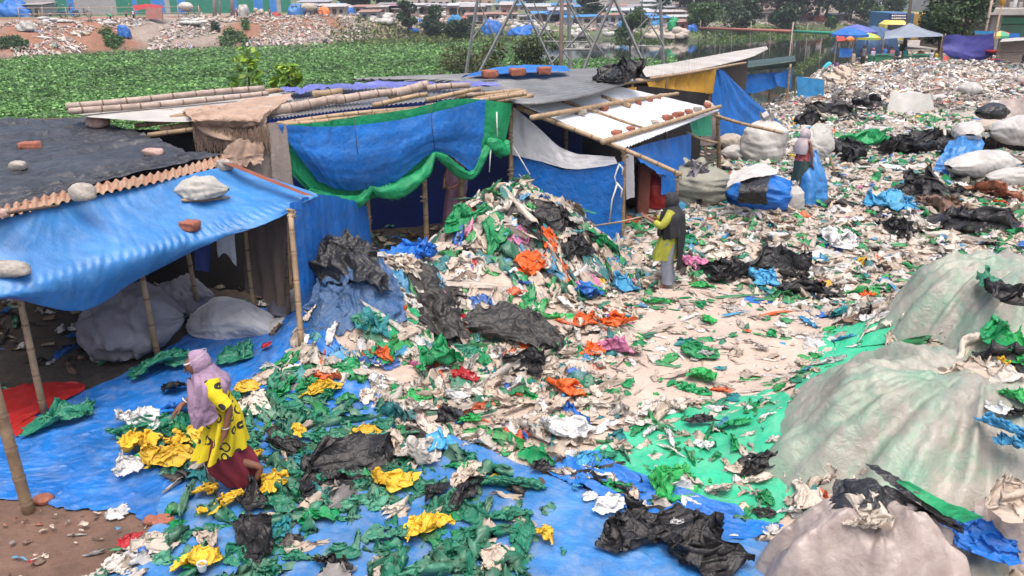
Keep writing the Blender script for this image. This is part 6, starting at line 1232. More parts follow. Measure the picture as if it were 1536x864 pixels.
for i, (a, b, w_, h, m, c, lab) in enumerate([(20, 25, 42, 17, 'blue_tarp_bright', None, 'bright blue tarpaulin covered stall at the left end of the bank road'), (512, 18, 14, 10, 'teal_tarp', None, 'small blue covered box at the bank road end'), (527, 22, 9, 8, 'blue_tarp_bright', None, 'smaller blue covered pile beside the blue box'), (572, 36, 44, 12, 'sack_white', None, 'wide heap of white sacks left of the broadleaf tree'),
        (655, 26, 40, 7, 'sack_white', None, 'low heap of white sacks behind the dark bush'), (683, 38, 22, 11, 'teal_tarp', None, 'turquoise tarpaulin pile on the far bank'), (697, 38, 9, 12, 'pink_tarp', None, 'small pink covered pile beside the turquoise one'), (738, 54, 26, 19, 'blue_tarp', None, 'dark blue tarpaulin shelter at the left leg of the pylon'), (779, 57, 32, 12, 'blue_tarp_bright', None, 'bright blue pile between the pylon legs'),
        (781, 44, 26, 9, 'sack_white', None, 'heap of white sacks above the bright blue pile'), (812, 46, 24, 10, 'sack_white', None, 'heap of white sacks left of the rusty post'), (870, 58, 34, 11, 'sack_white', None, 'heap of pale rubbish sacks right of the rusty post'), (920, 33, 22, 11, 'green_tarp', None, 'green tarpaulin pile right of the round dark tree'), (917, 54, 22, 9, 'sack_white', None, 'low white rubbish heap beside the conical tree'),
        (1011, 46, 17, 15, 'green_tarp', None, 'vivid green tarpaulin tent at the water edge'), (1038, 49, 14, 9, 'blue_tarp', None, 'dark blue covered pile beside the red hut'), (1000, 58, 60, 14, 'sack_tan', None, 'pale rubbish heap at the water edge below the green tent'), (935, 42, 16, 8, 'teal_tarp', None, 'turquoise pile behind the conical tree'), (983, 40, 16, 8, 'teal_tarp', None, 'sky blue pile right of the conical tree'),
        (1206, 28, 14, 8, 'pink_tarp', None, 'pink covered stall on the far rubbish bank'), (1185, 28, 10, 6, 'blue_tarp_bright', None, 'small blue stall on the far rubbish bank'), (1240, 29, 10, 6, 'blue_tarp_bright', None, 'small blue pile near the open dark shed'), (1225, 33, 20, 6, 'rust_beam', None, 'rusty coloured pile on the far rubbish bank'), (444, 22, 22, 12, 'blue_tarp_faded', None, 'light blue covered cart right of the green wall'), (487, 24, 14, 12, 'orange_tarp', None, 'orange cloth covered pile on the bank road'),
        (366, 25, 14, 14, 'pale_sheet', None, 'beige covered cart before the end of the green wall'), (497, 19, 14, 8, 'violet_tarp', None, 'violet covered stall on the bank road'), (415, 26, 12, 6, 'red_tarp', None, 'low red box on the bank road'), (390, 24, 22, 9, 'sack_tan', None, 'tan covered pile on the bank road'), (86, 34, 40, 6, 'sack_white', None, 'low heap of white sacks on the slope top left'), (160, 36, 22, 6, 'sack_white', None, 'white heap below the person in green'),
        (188, 58, 14, 14, 'blue_tarp', None, 'blue plastic caught on the rubbish slope'), (40, 46, 22, 9, 'pale_sheet', None, 'pale sheet caught on the slope at the left'), (284, 36, 40, 7, 'sack_white', None, 'heap of white sacks on the slope below the loaded cart'), (310, 34, 30, 6, 'sack_tan', None, 'tan heap on the slope right of the white sacks')]):
    if m == 'orange_tarp' and m not in M: MM('orange_tarp', (.75, .20, .05), .6, .15)
    heap(a, b, w_, h, m, lab, 300 + i, amp=.24)
crowd()
# red canopy with a pink cloth
cn = thing('canopy', 'red cloth canopy with a faded pink side sheet on the left bank', 'canopy', G(222, 30))
p0 = G(222, 30); d = np.linalg.norm(p0 - CAM) / F
for sx in (-22, 20): post(cn, p0 + np.array([sx * d, 0, -.2]), p0 + np.array([sx * d, 0, 20 * d]), .08, 400 + sx)
part('roof_cloth', sheet(cp([[(199, 8, None, p0[1] + 1), (222, 6, None, p0[1] + 1.5), (244, 9, None, p0[1] + 1)], [(203, 16, None, p0[1] - 1), (222, 13, None, p0[1] - 1), (245, 12, None, p0[1] - 1)]]), .3, .1, 1.5, seed=3), M['red_tarp'], cn)
part('side_sheet', sheet(cp([[(218, 11, None, p0[1] - 1), (243, 12, None, p0[1] - 1)], [(219, 28, None, p0[1] - 1.1), (244, 29, None, p0[1] - 1.1)]]), .3, .1, 1.5, seed=4), M['pink_tarp'], cn)
# carts and rickshaws
def ring(c, r, t, n=18, m=6):
    a = np.arange(n + 1) * 2 * math.pi / n; return tube(np.stack([c[0] + r * np.cos(a), c[1] + 0 * a, c[2] + r * np.sin(a)], -1), t, m, False)
def rickshaw(px, py, label, cloth, rz, load=None, s=1.0):
    p = G(px, py); t = thing('rickshaw' if not load else 'cargo_cart', label, 'rickshaw' if not load else 'cart', p, 'carts on the bank road'); t.rotation_euler = (0, 0, rz); t.scale = (s, s, s); k = ORG[t.name]
    for c in ((-.75, -.5, .42), (-.75, .5, .42), (1.05, 0, .42)): part('wheel', ring(k + np.array(c), .4, .05), M['wire'], t)
    part('frame', tube([k + (-.75, 0, .5), k + (.2, 0, .6), k + (.95, 0, .95), k + (1.05, 0, .42)], .05, 6), M['steel'], t)
    if load: part('load', ball(k + np.array([-.6, 0, 1.25]), (1.1, .75, .62), 20, 14, 5, .14, 2), M[load], t)
    else:
        part('seat', box(k + np.array([-.65, 0, .8]), (.6, .95, .35), 0, .05), M['painted'], t, False).color = (.05, .09, .25, 1)
        a = np.linspace(-.2, 2.0, 10); part('hood', sheet([[k + np.array([-.65 - .75 * math.cos(q), y_, 1.05 + .8 * math.sin(q)]) for q in a] for y_ in (-.5, 0, .5)], .08, .02, .3), M[cloth], t)
    part('handlebar', tube([k + (.92, -.28, 1.05), k + (.96, 0, 1.0), k + (.92, .28, 1.05)], .03, 6), M['steel'], t)
rickshaw(104, 27, 'rickshaw with a pale hood parked before the grey panels', 'pale_cloth', .4, s=1.3); rickshaw(122, 26, 'rickshaw with a red hood beside the pale hooded one', 'red_tarp', .2, s=1.3); rickshaw(286, 24, 'cart piled with white sacks on the bank road', None, 0, 'sack_white', 1.3); rickshaw(470, 24, 'cart with a tan load beside the orange cloth pile', None, .3, 'sack_tan', 1.3)
# bamboo foot bridge
br = thing('foot_bridge', 'thin red and green bamboo foot bridge crossing the narrow river', 'bridge', np.array([45, 118, W]))
e0, e1, e2 = Q(1050, 42, 150), Q(1190, 47, 118), Q(1258, 50, 100)
MM('red_paint', (.40, .13, .09), .7, .3); MM('green_paint', (.02, .28, .16), .7, .2)
part('deck', tube([e0, e0 * .5 + e1 * .5, e1], .22, 6), M['red_paint'], br); part('deck', tube([e1, e1 * .55 + e2 * .45, e2], .2, 6), M['green_paint'], br)
for k in range(8):
    q = e0 + (e1 - e0) * (k / 5) if k < 5 else e1 + (e2 - e1) * ((k - 5) / 3.0)
    part('stake', tube([q + (0, 0, 1.2 * (k % 3 == 0)), np.array([q[0] + .2, q[1], W - .6])], .05, 5), M['grey_bamboo'], br)
# ================================================================== market at the far end of the dump
def onG(px, py, Y): p = Q(px, py, Y); p[2] = gz(p[0], p[1]); return p
def umbrella(px, py, wpx, Y, m, label, seed, cols=None, group='market umbrellas'):
    a = Q(px, py, Y); b = a.copy(); b[2] = gz(a[0], a[1]) - .1; R_ = wpx / F * Y * .5; t = thing('umbrella', label, 'umbrella', b, group)
    part('pole', tube([b, a], [.04, .04], 8), M['steel'], t)
    n = 8; an = np.arange(n) * 2 * math.pi / n + .3; rim = np.stack([a[0] + R_ * np.cos(an), a[1] + R_ * np.sin(an), np.full(n, a[2] - R_ * .36)], -1); mid = (rim * .55 + a * .45) + np.array([0, 0, R_ * .06])
    for k in range(n):
        k2 = (k + 1) % n; v = np.array([a, mid[k], mid[k2], rim[k], rim[k2], rim[k] - (0, 0, .18), rim[k2] - (0, 0, .18)]); f = [(0, 1, 2), (1, 3, 4, 2), (3, 5, 6, 4)]
        o = part('panel', (v, f), M['painted'] if cols else M[m], t, False)
        if cols: o.color = (*cols[k % len(cols)], 1)
umbrella(1276, 41, 52, 66, 'blue_tarp', 'blue market umbrella at the left end of the market', 1); umbrella(1286, 36, 56, 71, 'violet_tarp', 'violet umbrella just behind the blue one', 2); umbrella(1303, 49, 34, 69, 'yellow_tarp', 'yellow green umbrella under the violet one', 3, [(.55, .5, .05), (.3, .42, .08)])
umbrella(1502, 46, 36, 66, None, 'umbrella of red, yellow and green panels right of the purple sheet', 4, [(.5, .10, .10), (.55, .42, .12), (.05, .30, .16)])
stall = thing('market_stall', 'stall with red and blue cloth sides under the blue umbrella', 'stall', onG(1268, 82, 65))
for a in (1256, 1281): q = Q(a, 54, 65); post(stall, drop(q, gz(q[0], q[1]) - .1), q, .05, a)
part('red_cloth', sheet(cp([[(1254, 54, None, 65), (1282, 55, None, 65)], [(1256, 62, None, 64.8), (1280, 60, None, 64.8)]]), .08, .05, .5), M['red_tarp'], stall); part('blue_cloth', sheet(cp([[(1260, 72, None, 65), (1280, 73, None, 65)], [(1258, 86, None, 64.9), (1280, 86, None, 64.9)]]), .08, .05, .5), M['blue_tarp'], stall)
part('side_cloth', sheet(cp([[(1254, 56, None, 66), (1258, 55, None, 65)], [(1250, 80, None, 66), (1256, 80, None, 65)]]), .08, .05, .5), M['blue_tarp'], stall)
cg = thing('canopy', 'grey pyramid canopy in the middle of the market', 'canopy', onG(1368, 80, 66))
ap = Q(1364, 34, 68); cs = [Q(1326, 58, 65), Q(1328, 47, 74), Q(1416, 50, 73), Q(1414, 54, 64)]
for i, c in enumerate(cs): q = c.copy(); q[2] = gz(c[0], c[1]) - .1; post(cg, q, c, .05, 500 + i)
for i in range(4): part('canopy_panel', sheet([[ap, ap + (0, 0, -.02)], [(ap + cs[i]) / 2 - (0, 0, .12), (ap + cs[(i + 1) % 4]) / 2 - (0, 0, .12)], [cs[i], cs[(i + 1) % 4]]], .12, .02, .6, seed=i), M['grey_tarp'], cg)
MM('truck_yellow', (.62, .50, .10), .5, .3); MM('truck_blue', (.02, .12, .25), .5, .3); MM('sign_blue', (.02, .03, .16), .5, .1); MM('letters', (.7, .7, .72), .7, 0); MM('cargo_ochre', (.5, .30, .08), .6, .3)
tp = onG(1350, 60, 82); tk = thing('truck', 'truck with a rounded yellow cab and a blue and ochre cargo box behind the canopy', 'truck', tp); u = 82 / F; 
def at(px, py, Y): return Q(px, py, Y)
def tbox(nm, x0, y0, x1, y1, Y, dep, m, bev=.1):
    a, b = Q(x0, y0, Y), Q(x1, y1, Y); part(nm, box(((a[0] + b[0]) / 2, Y + dep / 2, (a[2] + b[2]) / 2), (abs(b[0] - a[0]), dep, abs(a[2] - b[2])), 0, bev), M[m], tk, False)
tbox('cab', 1331, 31, 1361, 66, 82, 2.2, 'truck_yellow', .35); tbox('windscreen', 1333, 37, 1359, 47, 81.9, .2, 'glass', .03); tbox('bumper', 1330, 60, 1362, 66, 81.7, .3, 'steel', .05); tbox('sign_board', 1336, 20, 1361, 31, 83.2, .3, 'sign_blue', .03); tbox('cargo_box', 1337, 19, 1366, 60, 84.4, 5, 'truck_blue', .05)
tbox('cargo_panel', 1366, 20, 1382, 60, 86, 4, 'cargo_ochre', .04); tbox('cargo_panel', 1382.3, 22, 1401, 60, 86, 4, 'truck_blue', .04)
for a in (1337, 1356): c = Q(a, 64, 82.4); c[2] = tp[2] + .5; part('wheel', (lambda v, f: (v, f))(*tube([c - (.15, 0, 0), c + (.15, 0, 0)], [.5, .5], 16)), M['wire'], tk)
for a in (1335, 1357): part('headlight', ball(Q(a, 55, 81.8), (.15, .08, .15), 10, 8), M['string'], tk)
for r_ in range(2):                           # the board's lettering is only legible as two rows of pale strokes
    for k in range(7): x0 = 1338 + k * 3.1; tbox('lettering', x0, 22.5 + r_ * 4, x0 + 2.0, 24.3 + r_ * 4, 83.1, .06, 'letters', 0)
solid('covered_pile', ball(onG(1316, 60, 76) + np.array([0, 0, .6]), (1.9, 1.4, 1.9), 26, 16, 8, .16, 2, .3), M['blue_tarp_dusty'], 'dark blue tarpaulin covered pile left of the truck', 'covered pile')
ps = thing('hung_sheet', 'large purple blue sheet hung between poles in the market', 'screen', onG(1452, 92, 60))
for i, a in enumerate((1418, 1490)): q = Q(a, 51, 60.2); post(ps, drop(q, gz(q[0], q[1]) - .1), q, .05, 520 + i)
part('sheet', sheet(cp([[(1417, 53, None, 60), (1436, 52, None, 60), (1456, 55, None, 60), (1490, 50, None, 60)], [(1416, 78, None, 59.8), (1438, 82, None, 59.6), (1460, 84, None, 59.6), (1488, 80, None, 59.8)], [(1440, 90, None, 59.7), (1448, 92, None, 59.7), (1462, 92, None, 59.7), (1470, 91, None, 59.7)]]), .08, .06, .7, seed=6, fold=(0, .12, .9)), M['purple_tarp'], ps)
MM('bin_green', (.015, .16, .08), .6, .3)
for i, (x0, x1, lab) in enumerate([(1309, 1345, 'green metal bin wall left of the seated women'), (1364, 1400, 'green metal bin wall right of the seated women')]):
    a, b = Q(x0, 81, 60), Q(x1, 84, 59); t = thing('rubbish_bin', lab, 'bin', drop((a + b) / 2, gz(*((a + b) / 2)[:2])), 'green metal bins'); zb = gz(a[0], a[1]); hh = max(a[2] - zb, .7)
    part('front_panel', box(((a[0] + b[0]) / 2, 59.5, zb + hh / 2 - .1), (b[0] - a[0], .08, hh), 0, .02), M['bin_green'], t, False); part('rim', box(((a[0] + b[0]) / 2, 59.45, zb + hh), (b[0] - a[0] + .1, .16, .1), 0, .02), M['bin_green'], t, False)
    for s in (0, 1): c = a if s == 0 else b; part('side_panel', box((c[0] + (.07 if s == 0 else -.07), 60.2, zb + hh / 2 - .1), (.08, 1.3, hh), 0, .02), M['bin_green'], t, False)
MM('basket_green', (.03, .22, .12), .7, .3)
for i, (a, lab) in enumerate([(1411, 'tall green woven basket left of the red cloth'), (1426, 'tall green woven basket right of the red cloth')]):
    p = onG(a, 99, 57); s = 57 / F; solid('basket', loft([(p, 4.5 * s, 4.5 * s), (p + (0, 0, 7 * s), 5.5 * s, 5.5 * s), (p + (0, 0, 15 * s), 6.5 * s, 6.5 * s), (p + (0, 0, 14 * s), 5.8 * s, 5.8 * s)], 20, close0=True, close1=True), M['basket_green'], lab, 'basket', 'green baskets')
solid('red_cloth', sheet(cp([[(1415, 84, None, 56.6), (1422, 84, None, 56.6)], [(1414, 94, None, 56.2), (1424, 95, None, 56.2)], [(1416, 101, None, 55.8), (1424, 101, None, 55.8)]]), .06, .06, .3), M['red_tarp'], 'red cloth hanging between the two green baskets', 'cloth')
for i, (a, b, w_, h, Y, m, rz, lab) in enumerate([(1400, 99, 14, 12, 57, 'sack_white', 1.2, 'upright white sack left of the green baskets'), (1436, 98, 11, 14, 57, 'sack_white', 1.4, 'upright white sack right of the green baskets'), (1442, 96, 9, 13, 58, 'blue_tarp', 1.5, 'blue stuffed sack before the purple sheet'), (1474, 97, 28, 10, 56, 'sack_white', .1, 'long white sack lying before the purple sheet'),
        (1452, 98, 18, 7, 56, 'sack_white', .2, 'small white sack left of the long one before the purple sheet'), (1432, 112, 30, 9, 48, 'sack_white', .1, 'white sack half sunk in the dump below the baskets'), (1456, 130, 34, 20, 42, 'sack_white', -.6, 'big white sack lying askew in the middle of the dump'), (1412, 136, 26, 12, 40, 'sack_white', .2, 'white sack lying left of the big askew one'), (1370, 146, 44, 17, 38.5, 'sack_white', 0, 'white plastic heap behind the pale grey hung sheet'),
        (1486, 120, 22, 9, 45, 'sack_white', .4, 'white sack at the right of the dump'), (1516, 150, 26, 12, 37, 'sack_white', .9, 'white plastic sack right of the dump near the pink sheet'), (1494, 152, 20, 12, 37, 'sack_white', .3, 'crumpled white sack on the dump left of the pink sheet'), (1264, 118, 20, 11, 48, 'sack_tan', .4, 'tan sack on the left flank of the dump'), (1258, 96, 26, 9, 58, 'sack_white', .1, 'grey white sack beside the crouching boy'), (1290, 84, 16, 12, 61, 'burlap', .2, 'tan bundle before the blue umbrella stall'), (1304, 90, 14, 10, 60, 'sack_white', .4, 'white basket bundle left of the green bin'),
        (1275, 62, 13, 8, 64.5, 'orange_tarp', 0, 'orange bundle hanging under the blue umbrella'), (1362, 92, 16, 12, 61, 'mauve_cloth', 0, 'pink bundle among the seated women'), (1384, 72, 24, 18, 66, 'pink_tarp', .2, 'pink patterned sacks under the grey canopy'), (1374, 78, 14, 18, 64, 'rust_beam', 1.5, 'rust brown sack under the grey canopy')]):
    p = onG(a, b, Y); s = Y / F
    if 'hanging' in lab: p = Q(a, b, Y)
    up = w_ < h * 1.35
    vf = stuffed(p - np.array([0, 0, .05]), w_ * s * .5, w_ * s * .44, h * s * 1.1, i + 3, 26, 22) if up else sack(p + np.array([0, 0, h * s * .35]), w_ * s, h * s * .55, rz, 0, i + 3, True, 22, 20)
    solid('sack', vf, M[m], lab, 'sack', 'sacks around the dump and market')
# buildings at the right edge of the market
bh = onG(1520, 60, 76); bt = thing('shop_house', 'old two storey shop house with a concrete balcony and green shutters at the top right', 'building', bh)
def bbox(nm, x0, y0, x1, y1, Y, dep, m, col=None, bev=.02, par=None):
    a, b = Q(x0, y0, Y), Q(x1, y1, Y); o = part(nm, box(((a[0] + b[0]) / 2, Y + dep / 2, (a[2] + b[2]) / 2), (abs(b[0] - a[0]), dep, abs(a[2] - b[2])), 0, bev), M[m], par or bt, False)
    if col: o.color = (*col, 1)
    return o
bbox('wall', 1484, -60, 1620, 74, 77, 6, 'painted', (.12, .10, .09)); bbox('balcony', 1486, 12, 1620, 23, 75.2, 1.7, 'concrete', None, .05)
for k in range(9): bbox('baluster', 1488 + k * 14, 3, 1491 + k * 14, 12, 75.3, .2, 'concrete')
bbox('shutter', 1496, 26, 1620, 36, 76.8, .2, 'painted', (.02, .22, .12)); bbox('shutter', 1496, 37, 1620, 62, 76.85, .2, 'painted', (.05, .16, .10)); bbox('pillar', 1489, 24, 1495, 74, 76.4, .5, 'concrete')
h2 = thing('shop_house', 'low brown shop with a tiled roof under the big market tree', 'building', onG(1455, 60, 78))
bbox('wall', 1424, 32, 1486, 74, 79, 5, 'painted', (.17, .13, .11), .02, h2); bbox('door', 1440, 40, 1447, 74, 78.9, .2, 'dark_wood', None, .01, h2); bbox('door', 1458, 40, 1466, 74, 78.9, .2, 'dark_wood', None, .01, h2); bbox('sign_board', 1452, 37, 1467, 41, 78.7, .2, 'green_paint', None, .01, h2)
part('roof', thick(sheet(cp([[(1416, 33, None, 78), (1490, 33, None, 78)], [(1420, 16, None, 83), (1490, 16, None, 83)]]), .12, .01, .6, corr=(1, .04, .35), cap=200), .08), M['plank'], h2)
pk = thing('plank_stall', 'stall of weathered brown boards at the right edge of the market', 'stall', onG(1520, 98, 57))
for k in range(7): bbox('board', 1500 - k * 1.2, 64 + k * 5.0, 1560, 68.6 + k * 5.0, 57 - k * .05, .08, 'plank', None, .01, pk)
part('roof_sheet', thick(sheet(cp([[(1500, 62, None, 56.2), (1560, 58, None, 56.2)], [(1503, 58, None, 59.5), (1560, 54, None, 59.5)]]), .1, .03, .5), .05), M['pale_panel'], pk)
ta = thing('table', 'low red table left of the plank stall', 'table', onG(1496, 92, 59)); bbox('table_top', 1487, 76, 1506, 79, 59, 1.0, 'red_tarp', None, .02, ta)
for a in (1488.5, 1504): q = Q(a, 79, 59.2); part('leg', tube([q, drop(q, gz(q[0], q[1]) - .1)], .05, 6), M['dark_wood'], ta)
cr = thing('crate', 'blue plastic crate on the ground before the plank stall', 'crate', onG(1495, 98, 57)); bbox('body', 1490, 90, 1500, 99, 56.5, .6, 'blue_tarp', None, .03, cr); bbox('rim', 1489.5, 89.3, 1500.5, 90.4, 56.45, .7, 'red_tarp', None, .01, cr)
hang('hanging_cloth', [(1514, 50, None, 62), (1530, 50, None, 62)], [(1513, 60, None, 62), (1529, 61, None, 62)], 'blue_tarp_bright', 'blue cloth strung up right of the many coloured umbrella', 'cloth', res=.08)
hang('hanging_cloth', [(1462, 46, None, 62), (1492, 47, None, 62)], [(1462, 51, None, 62), (1492, 52, None, 62)], 'teal_tarp', 'blue awning strip above the purple sheet', 'cloth', res=.08)
# ================================================================== people
STAND = dict(pelvis=(0, 0, .88), spine=(.0, 0, 1.08), chest=(0, 0, 1.26), neck=(0, 0, 1.40), head=(.015, 0, 1.47), top=(.01, 0, 1.56), shoulder=(0, .155, 1.33), elbow=(-.01, .21, 1.08), wrist=(.06, .20, .87), hand=(.08, .19, .80),
             hip=(0, .085, .84), knee=(.03, .09, .46), ankle=(-.02, .09, .08), toe=(.12, .10, .035))
RAD = dict(pelvis=.13, spine=.105, chest=.125, neck=.056, head=.106, top=.078, shoulder=.06, elbow=.04, wrist=.028, hand=.032, hip=.085, knee=.055, ankle=.038, toe=.03)
def body_mesh(par, J, detail=False, mat_='skin', sub=1):
    """one continuous skinned body; J: joints, arms and legs as name_l / name_r"""
    V, E, Rr, idx = [], [], [], {}
    def add(nm, co, r, prev=None):
        idx[nm] = len(V); V.append(co); Rr.append(r)
        if prev is not None: E.append((idx[prev], idx[nm]))
    def g(nm, s=0):
        k = nm + ('_l' if s > 0 else '_r')
        if s and k in J: return np.array(J[k], float)
        if s: q = np.array(J.get(nm, STAND[nm]), float); q[1] *= s; return q
        return np.array(J.get(nm, STAND[nm]), float)
    add('pelvis', g('pelvis'), .13)
    for a, b in (('spine', 'pelvis'), ('chest', 'spine'), ('neck', 'chest'), ('head', 'neck'), ('top', 'head')): add(a, g(a), RAD[a], b)
    for s in (1, -1):
        t = 'lr'[s < 0]
        pr = 'chest'
        for nm in ('shoulder', 'elbow', 'wrist', 'hand'): add(nm + t, g(nm, s), RAD[nm], pr); pr = nm + t
        if detail:
            h, w_ = g('hand', s), g('wrist', s); d = (h - w_); d /= np.linalg.norm(d); side = np.cross(d, (0, 0, 1.0)); side /= max(np.linalg.norm(side), 1e-6); dn = np.cross(side, d); curl = np.array(J.get('curl', dn), float)
            for i, (o, l) in enumerate(((-.026, .052), (-.009, .062), (.009, .058), (.026, .044))):
                add('f%d%s' % (i, t), h + d * .030 + side * o, .010, 'hand' + t); add('g%d%s' % (i, t), h + d * (.03 + l * .55) + side * o * 1.15 + curl * .012, .009, 'f%d%s' % (i, t)); add('k%d%s' % (i, t), h + d * (.03 + l * .8) + side * o * 1.2 + curl * (.012 + l * .5), .007, 'g%d%s' % (i, t))
            add('t0' + t, h - d * .012 + side * .036 * s + curl * .012, .011, 'hand' + t); add('t1' + t, h + d * .022 + side * .050 * s + curl * .028, .009, 't0' + t)
        pr = 'pelvis'
        for nm in ('hip', 'knee', 'ankle', 'toe'): add(nm + t, g(nm, s), RAD[nm], pr); pr = nm + t
    me = bpy.data.meshes.new('body'); me.from_pydata([tuple(v) for v in V], E, []); me.update()
    o = bpy.data.objects.new('body', me); C.objects.link(o)
    sk_ = o.modifiers.new('skin', 'SKIN'); sk_.use_smooth_shade = True
    for i, r in enumerate(Rr): me.skin_vertices[0].data[i].radius = (r, r); me.skin_vertices[0].data[i].use_root = (i == 0)
    ss = o.modifiers.new('sub', 'SUBSURF'); ss.levels = sub; ss.render_levels = sub
    dg = bpy.context.evaluated_depsgraph_get(); m2 = bpy.data.meshes.new_from_object(o.evaluated_get(dg))
    o.modifiers.clear(); o.data = m2; bpy.data.meshes.remove(me); m2.materials.clear(); m2.materials.append(M[mat_])
    m2.polygons.foreach_set('use_smooth', np.ones(len(m2.polygons), bool)); o.parent = par; ORG[o.name] = np.zeros(3); return o
def lpart(nm, vf, m, par, **k):                # geometry given in the person's own coordinates
    v, f = vf; o = mk(nm, v, f, M[m] if isinstance(m, str) else m, (0, 0, 0), True); o.parent = par; return o
def hood(c, r, tilt, open_=.55, seed=0, n=36, m=24):
    v, f = ball((0, 0, 0), r, n, m, seed, .05, 2.4)
    d = v / np.array(r); fw = np.array([math.cos(tilt), 0, math.sin(tilt)]); k = d @ fw
    f = f[~((k[f] > 1 - open_ * .75).all(1))]
    return v + np.asarray(c, float), f
def face(par, head, fw, s=1.0):
    h = np.asarray(head, float); fw = np.asarray(fw, float); fw /= np.linalg.norm(fw); up = np.array([0, 0, 1.0]); up = up - fw * (up @ fw); up /= np.linalg.norm(up); sd = np.cross(up, fw)
    lpart('nose', ball(h + fw * .088 * s + up * .0, (.014, .012, .022), 8, 6), 'skin', par)
    for q in (-1, 1): lpart('eye', ball(h + fw * .078 * s + up * .026 + sd * q * .030, (.010, .010, .007), 8, 6), 'hair', par)
    lpart('mouth', ball(h + fw * .080 * s - up * .040, (.008, .022, .007), 8, 6), 'rust_beam', par)
# ---- the woman walking over the green bags
pA = G(356, 742) + np.array([0, 0, .04]); A = thing('person', 'woman in lilac headscarf, yellow printed dress and maroon trousers walking over green bags', 'person', pA); A.rotation_euler = (0, 0, R(196))
JA = dict(pelvis=(0, 0, .80), spine=(.05, 0, 1.0), chest=(.10, 0, 1.15), neck=(.16, 0, 1.29), head=(.235, 0, 1.36), top=(.222, 0, 1.45), shoulder_l=(.08, .15, 1.22), elbow_l=(-.05, .215, .99), wrist_l=(.0, .235, .79), hand_l=(.03, .235, .725),
          shoulder_r=(.11, -.15, 1.22), elbow_r=(.22, -.20, 1.02), wrist_r=(.38, -.16, .92), hand_r=(.44, -.15, .875), hip_l=(0, .085, .77), knee_l=(.07, .09, .42), ankle_l=(-.26, .10, .26), toe_l=(-.20, .11, .12), hip_r=(.0, -.085, .77), knee_r=(.16, -.09, .43), ankle_r=(-.03, -.09, .08), toe_r=(.10, -.09, .03), curl=(0, 0, -1))
b_ = body_mesh(A, JA, True, 'skin', 2)
lpart('dress', loft([((.11, 0, 1.25), .085, .13), ((.10, 0, 1.17), .125, .165), ((.05, 0, 1.0), .115, .15), ((.02, 0, .84), .135, .175, 0, .05), ((.05, 0, .64), .175, .185, 0, .12), ((.10, 0, .44), .225, .185, 0, .25)], 72, 1, .30, 9, res=8), M['printed'], A)
for s, pth in ((1, [(.09, .11, 1.25), (.07, .165, 1.15), (.01, .195, 1.06), (-.035, .212, 1.005)]), (-1, [(.11, -.11, 1.25), (.13, -.165, 1.15), (.18, -.19, 1.07), (.23, -.195, 1.01)])):
    lpart('sleeve', tube(_cr(np.array(pth), 14), np.linspace(.082, .064, 14) * (1 + .04 * np.sin(np.arange(14) * 1.7)), 16, False), M['printed'], A)
lpart('trousers', loft([((.04, 0, .62), .16, .16), ((.05, 0, .44), .19, .16, 0, .15), ((.01, 0, .30), .21, .15, 0, .2), ((-.06, 0, .16), .17, .14, 0, .1), ((-.09, 0, .05), .13, .12)], 64, 3, .34, 8), 'maroon_cloth', A)
lpart('headscarf', hood((.19, 0, 1.39), (.120, .106, .126), -.35, .98, 3), 'scarf_lilac', A)
lpart('scarf_shoulder', loft([((.155, 0, 1.37), .09, .09), ((.13, 0, 1.30), .125, .12, 0, -.15), ((.10, 0, 1.22), .16, .195, 0, -.1), ((.10, 0, 1.13), .165, .205, 0, .15), ((.11, 0, 1.03), .165, .195, 0, .3)], 56, 5, .22, 11), 'scarf_lilac', A)
lpart('scarf_front', sheet([[np.array(q) for q in r] for r in [[(.20, -.13, 1.22), (.27, -.02, 1.24), (.20, .13, 1.22), (.03, .19, 1.16)], [(.24, -.15, 1.08), (.315, .01, 1.08), (.235, .16, 1.06), (.06, .205, 1.04)], [(.25, -.12, .95), (.32, .03, .94), (.235, .17, .92), (.05, .205, .93)], [(.25, -.06, .83), (.30, .05, .80), (.24, .14, .80), (.10, .20, .86)]]], .012, .012, .12, seed=4, fold=(1, .030, .055), cap=90), 'scarf_lilac', A)
lpart('headband', loft([((.210, 0, 1.448), .108, .092, 0, .5), ((.208, 0, 1.462), .104, .090, 0, .5)], 28), 'headband', A)
face(A, (.225, 0, 1.355), (.95, 0, -.32), 1.05)
lpart('bangle', (lambda v, f: (v, f))(*loft([((.002, .235, .805), .036, .036, 0, .1), ((.002, .235, .815), .036, .036, 0, .1)], 16)), 'bangle', A); lpart('bangle', loft([((.36, -.165, .935), .034, .036, 0, -.8), ((.352, -.167, .940), .034, .036, 0, -.8)], 16), 'bangle', A)
# ---- the woman with the stick at the tall heap
pB = G(1000, 436); B = thing('person', 'woman in long black headscarf, lime tunic and grey trousers poking with a stick', 'person', pB); B.rotation_euler = (0, 0, R(172))
JB = dict(shoulder_l=(.02, .155, 1.30), elbow_l=(.16, .21, 1.12), wrist_l=(.36, .09, 1.19), hand_l=(.42, .06, 1.22), shoulder_r=(.02, -.155, 1.30), elbow_r=(.17, -.2, 1.12), wrist_r=(.33, -.06, 1.17), hand_r=(.39, -.03, 1.20), curl=(0, 0, 1), head=(.03, 0, 1.47), top=(.02, 0, 1.56), knee_l=(.05, .09, .46), ankle_l=(0, .09, .08), ankle_r=(-.05, -.09, .08), toe_r=(.09, -.1, .035))
body_mesh(B, JB, True, 'skin', 2)
lpart('tunic', loft([((0, 0, 1.36), .08, .12), ((0, 0, 1.28), .13, .17), ((.0, 0, 1.06), .135, .165), ((.02, 0, .86), .16, .185, 0, .05), ((.06, 0, .64), .19, .19, 0, .1), ((.07, 0, .52), .20, .185, 0, .1)], 40, 2, .14, 6), 'lime_cloth', B)
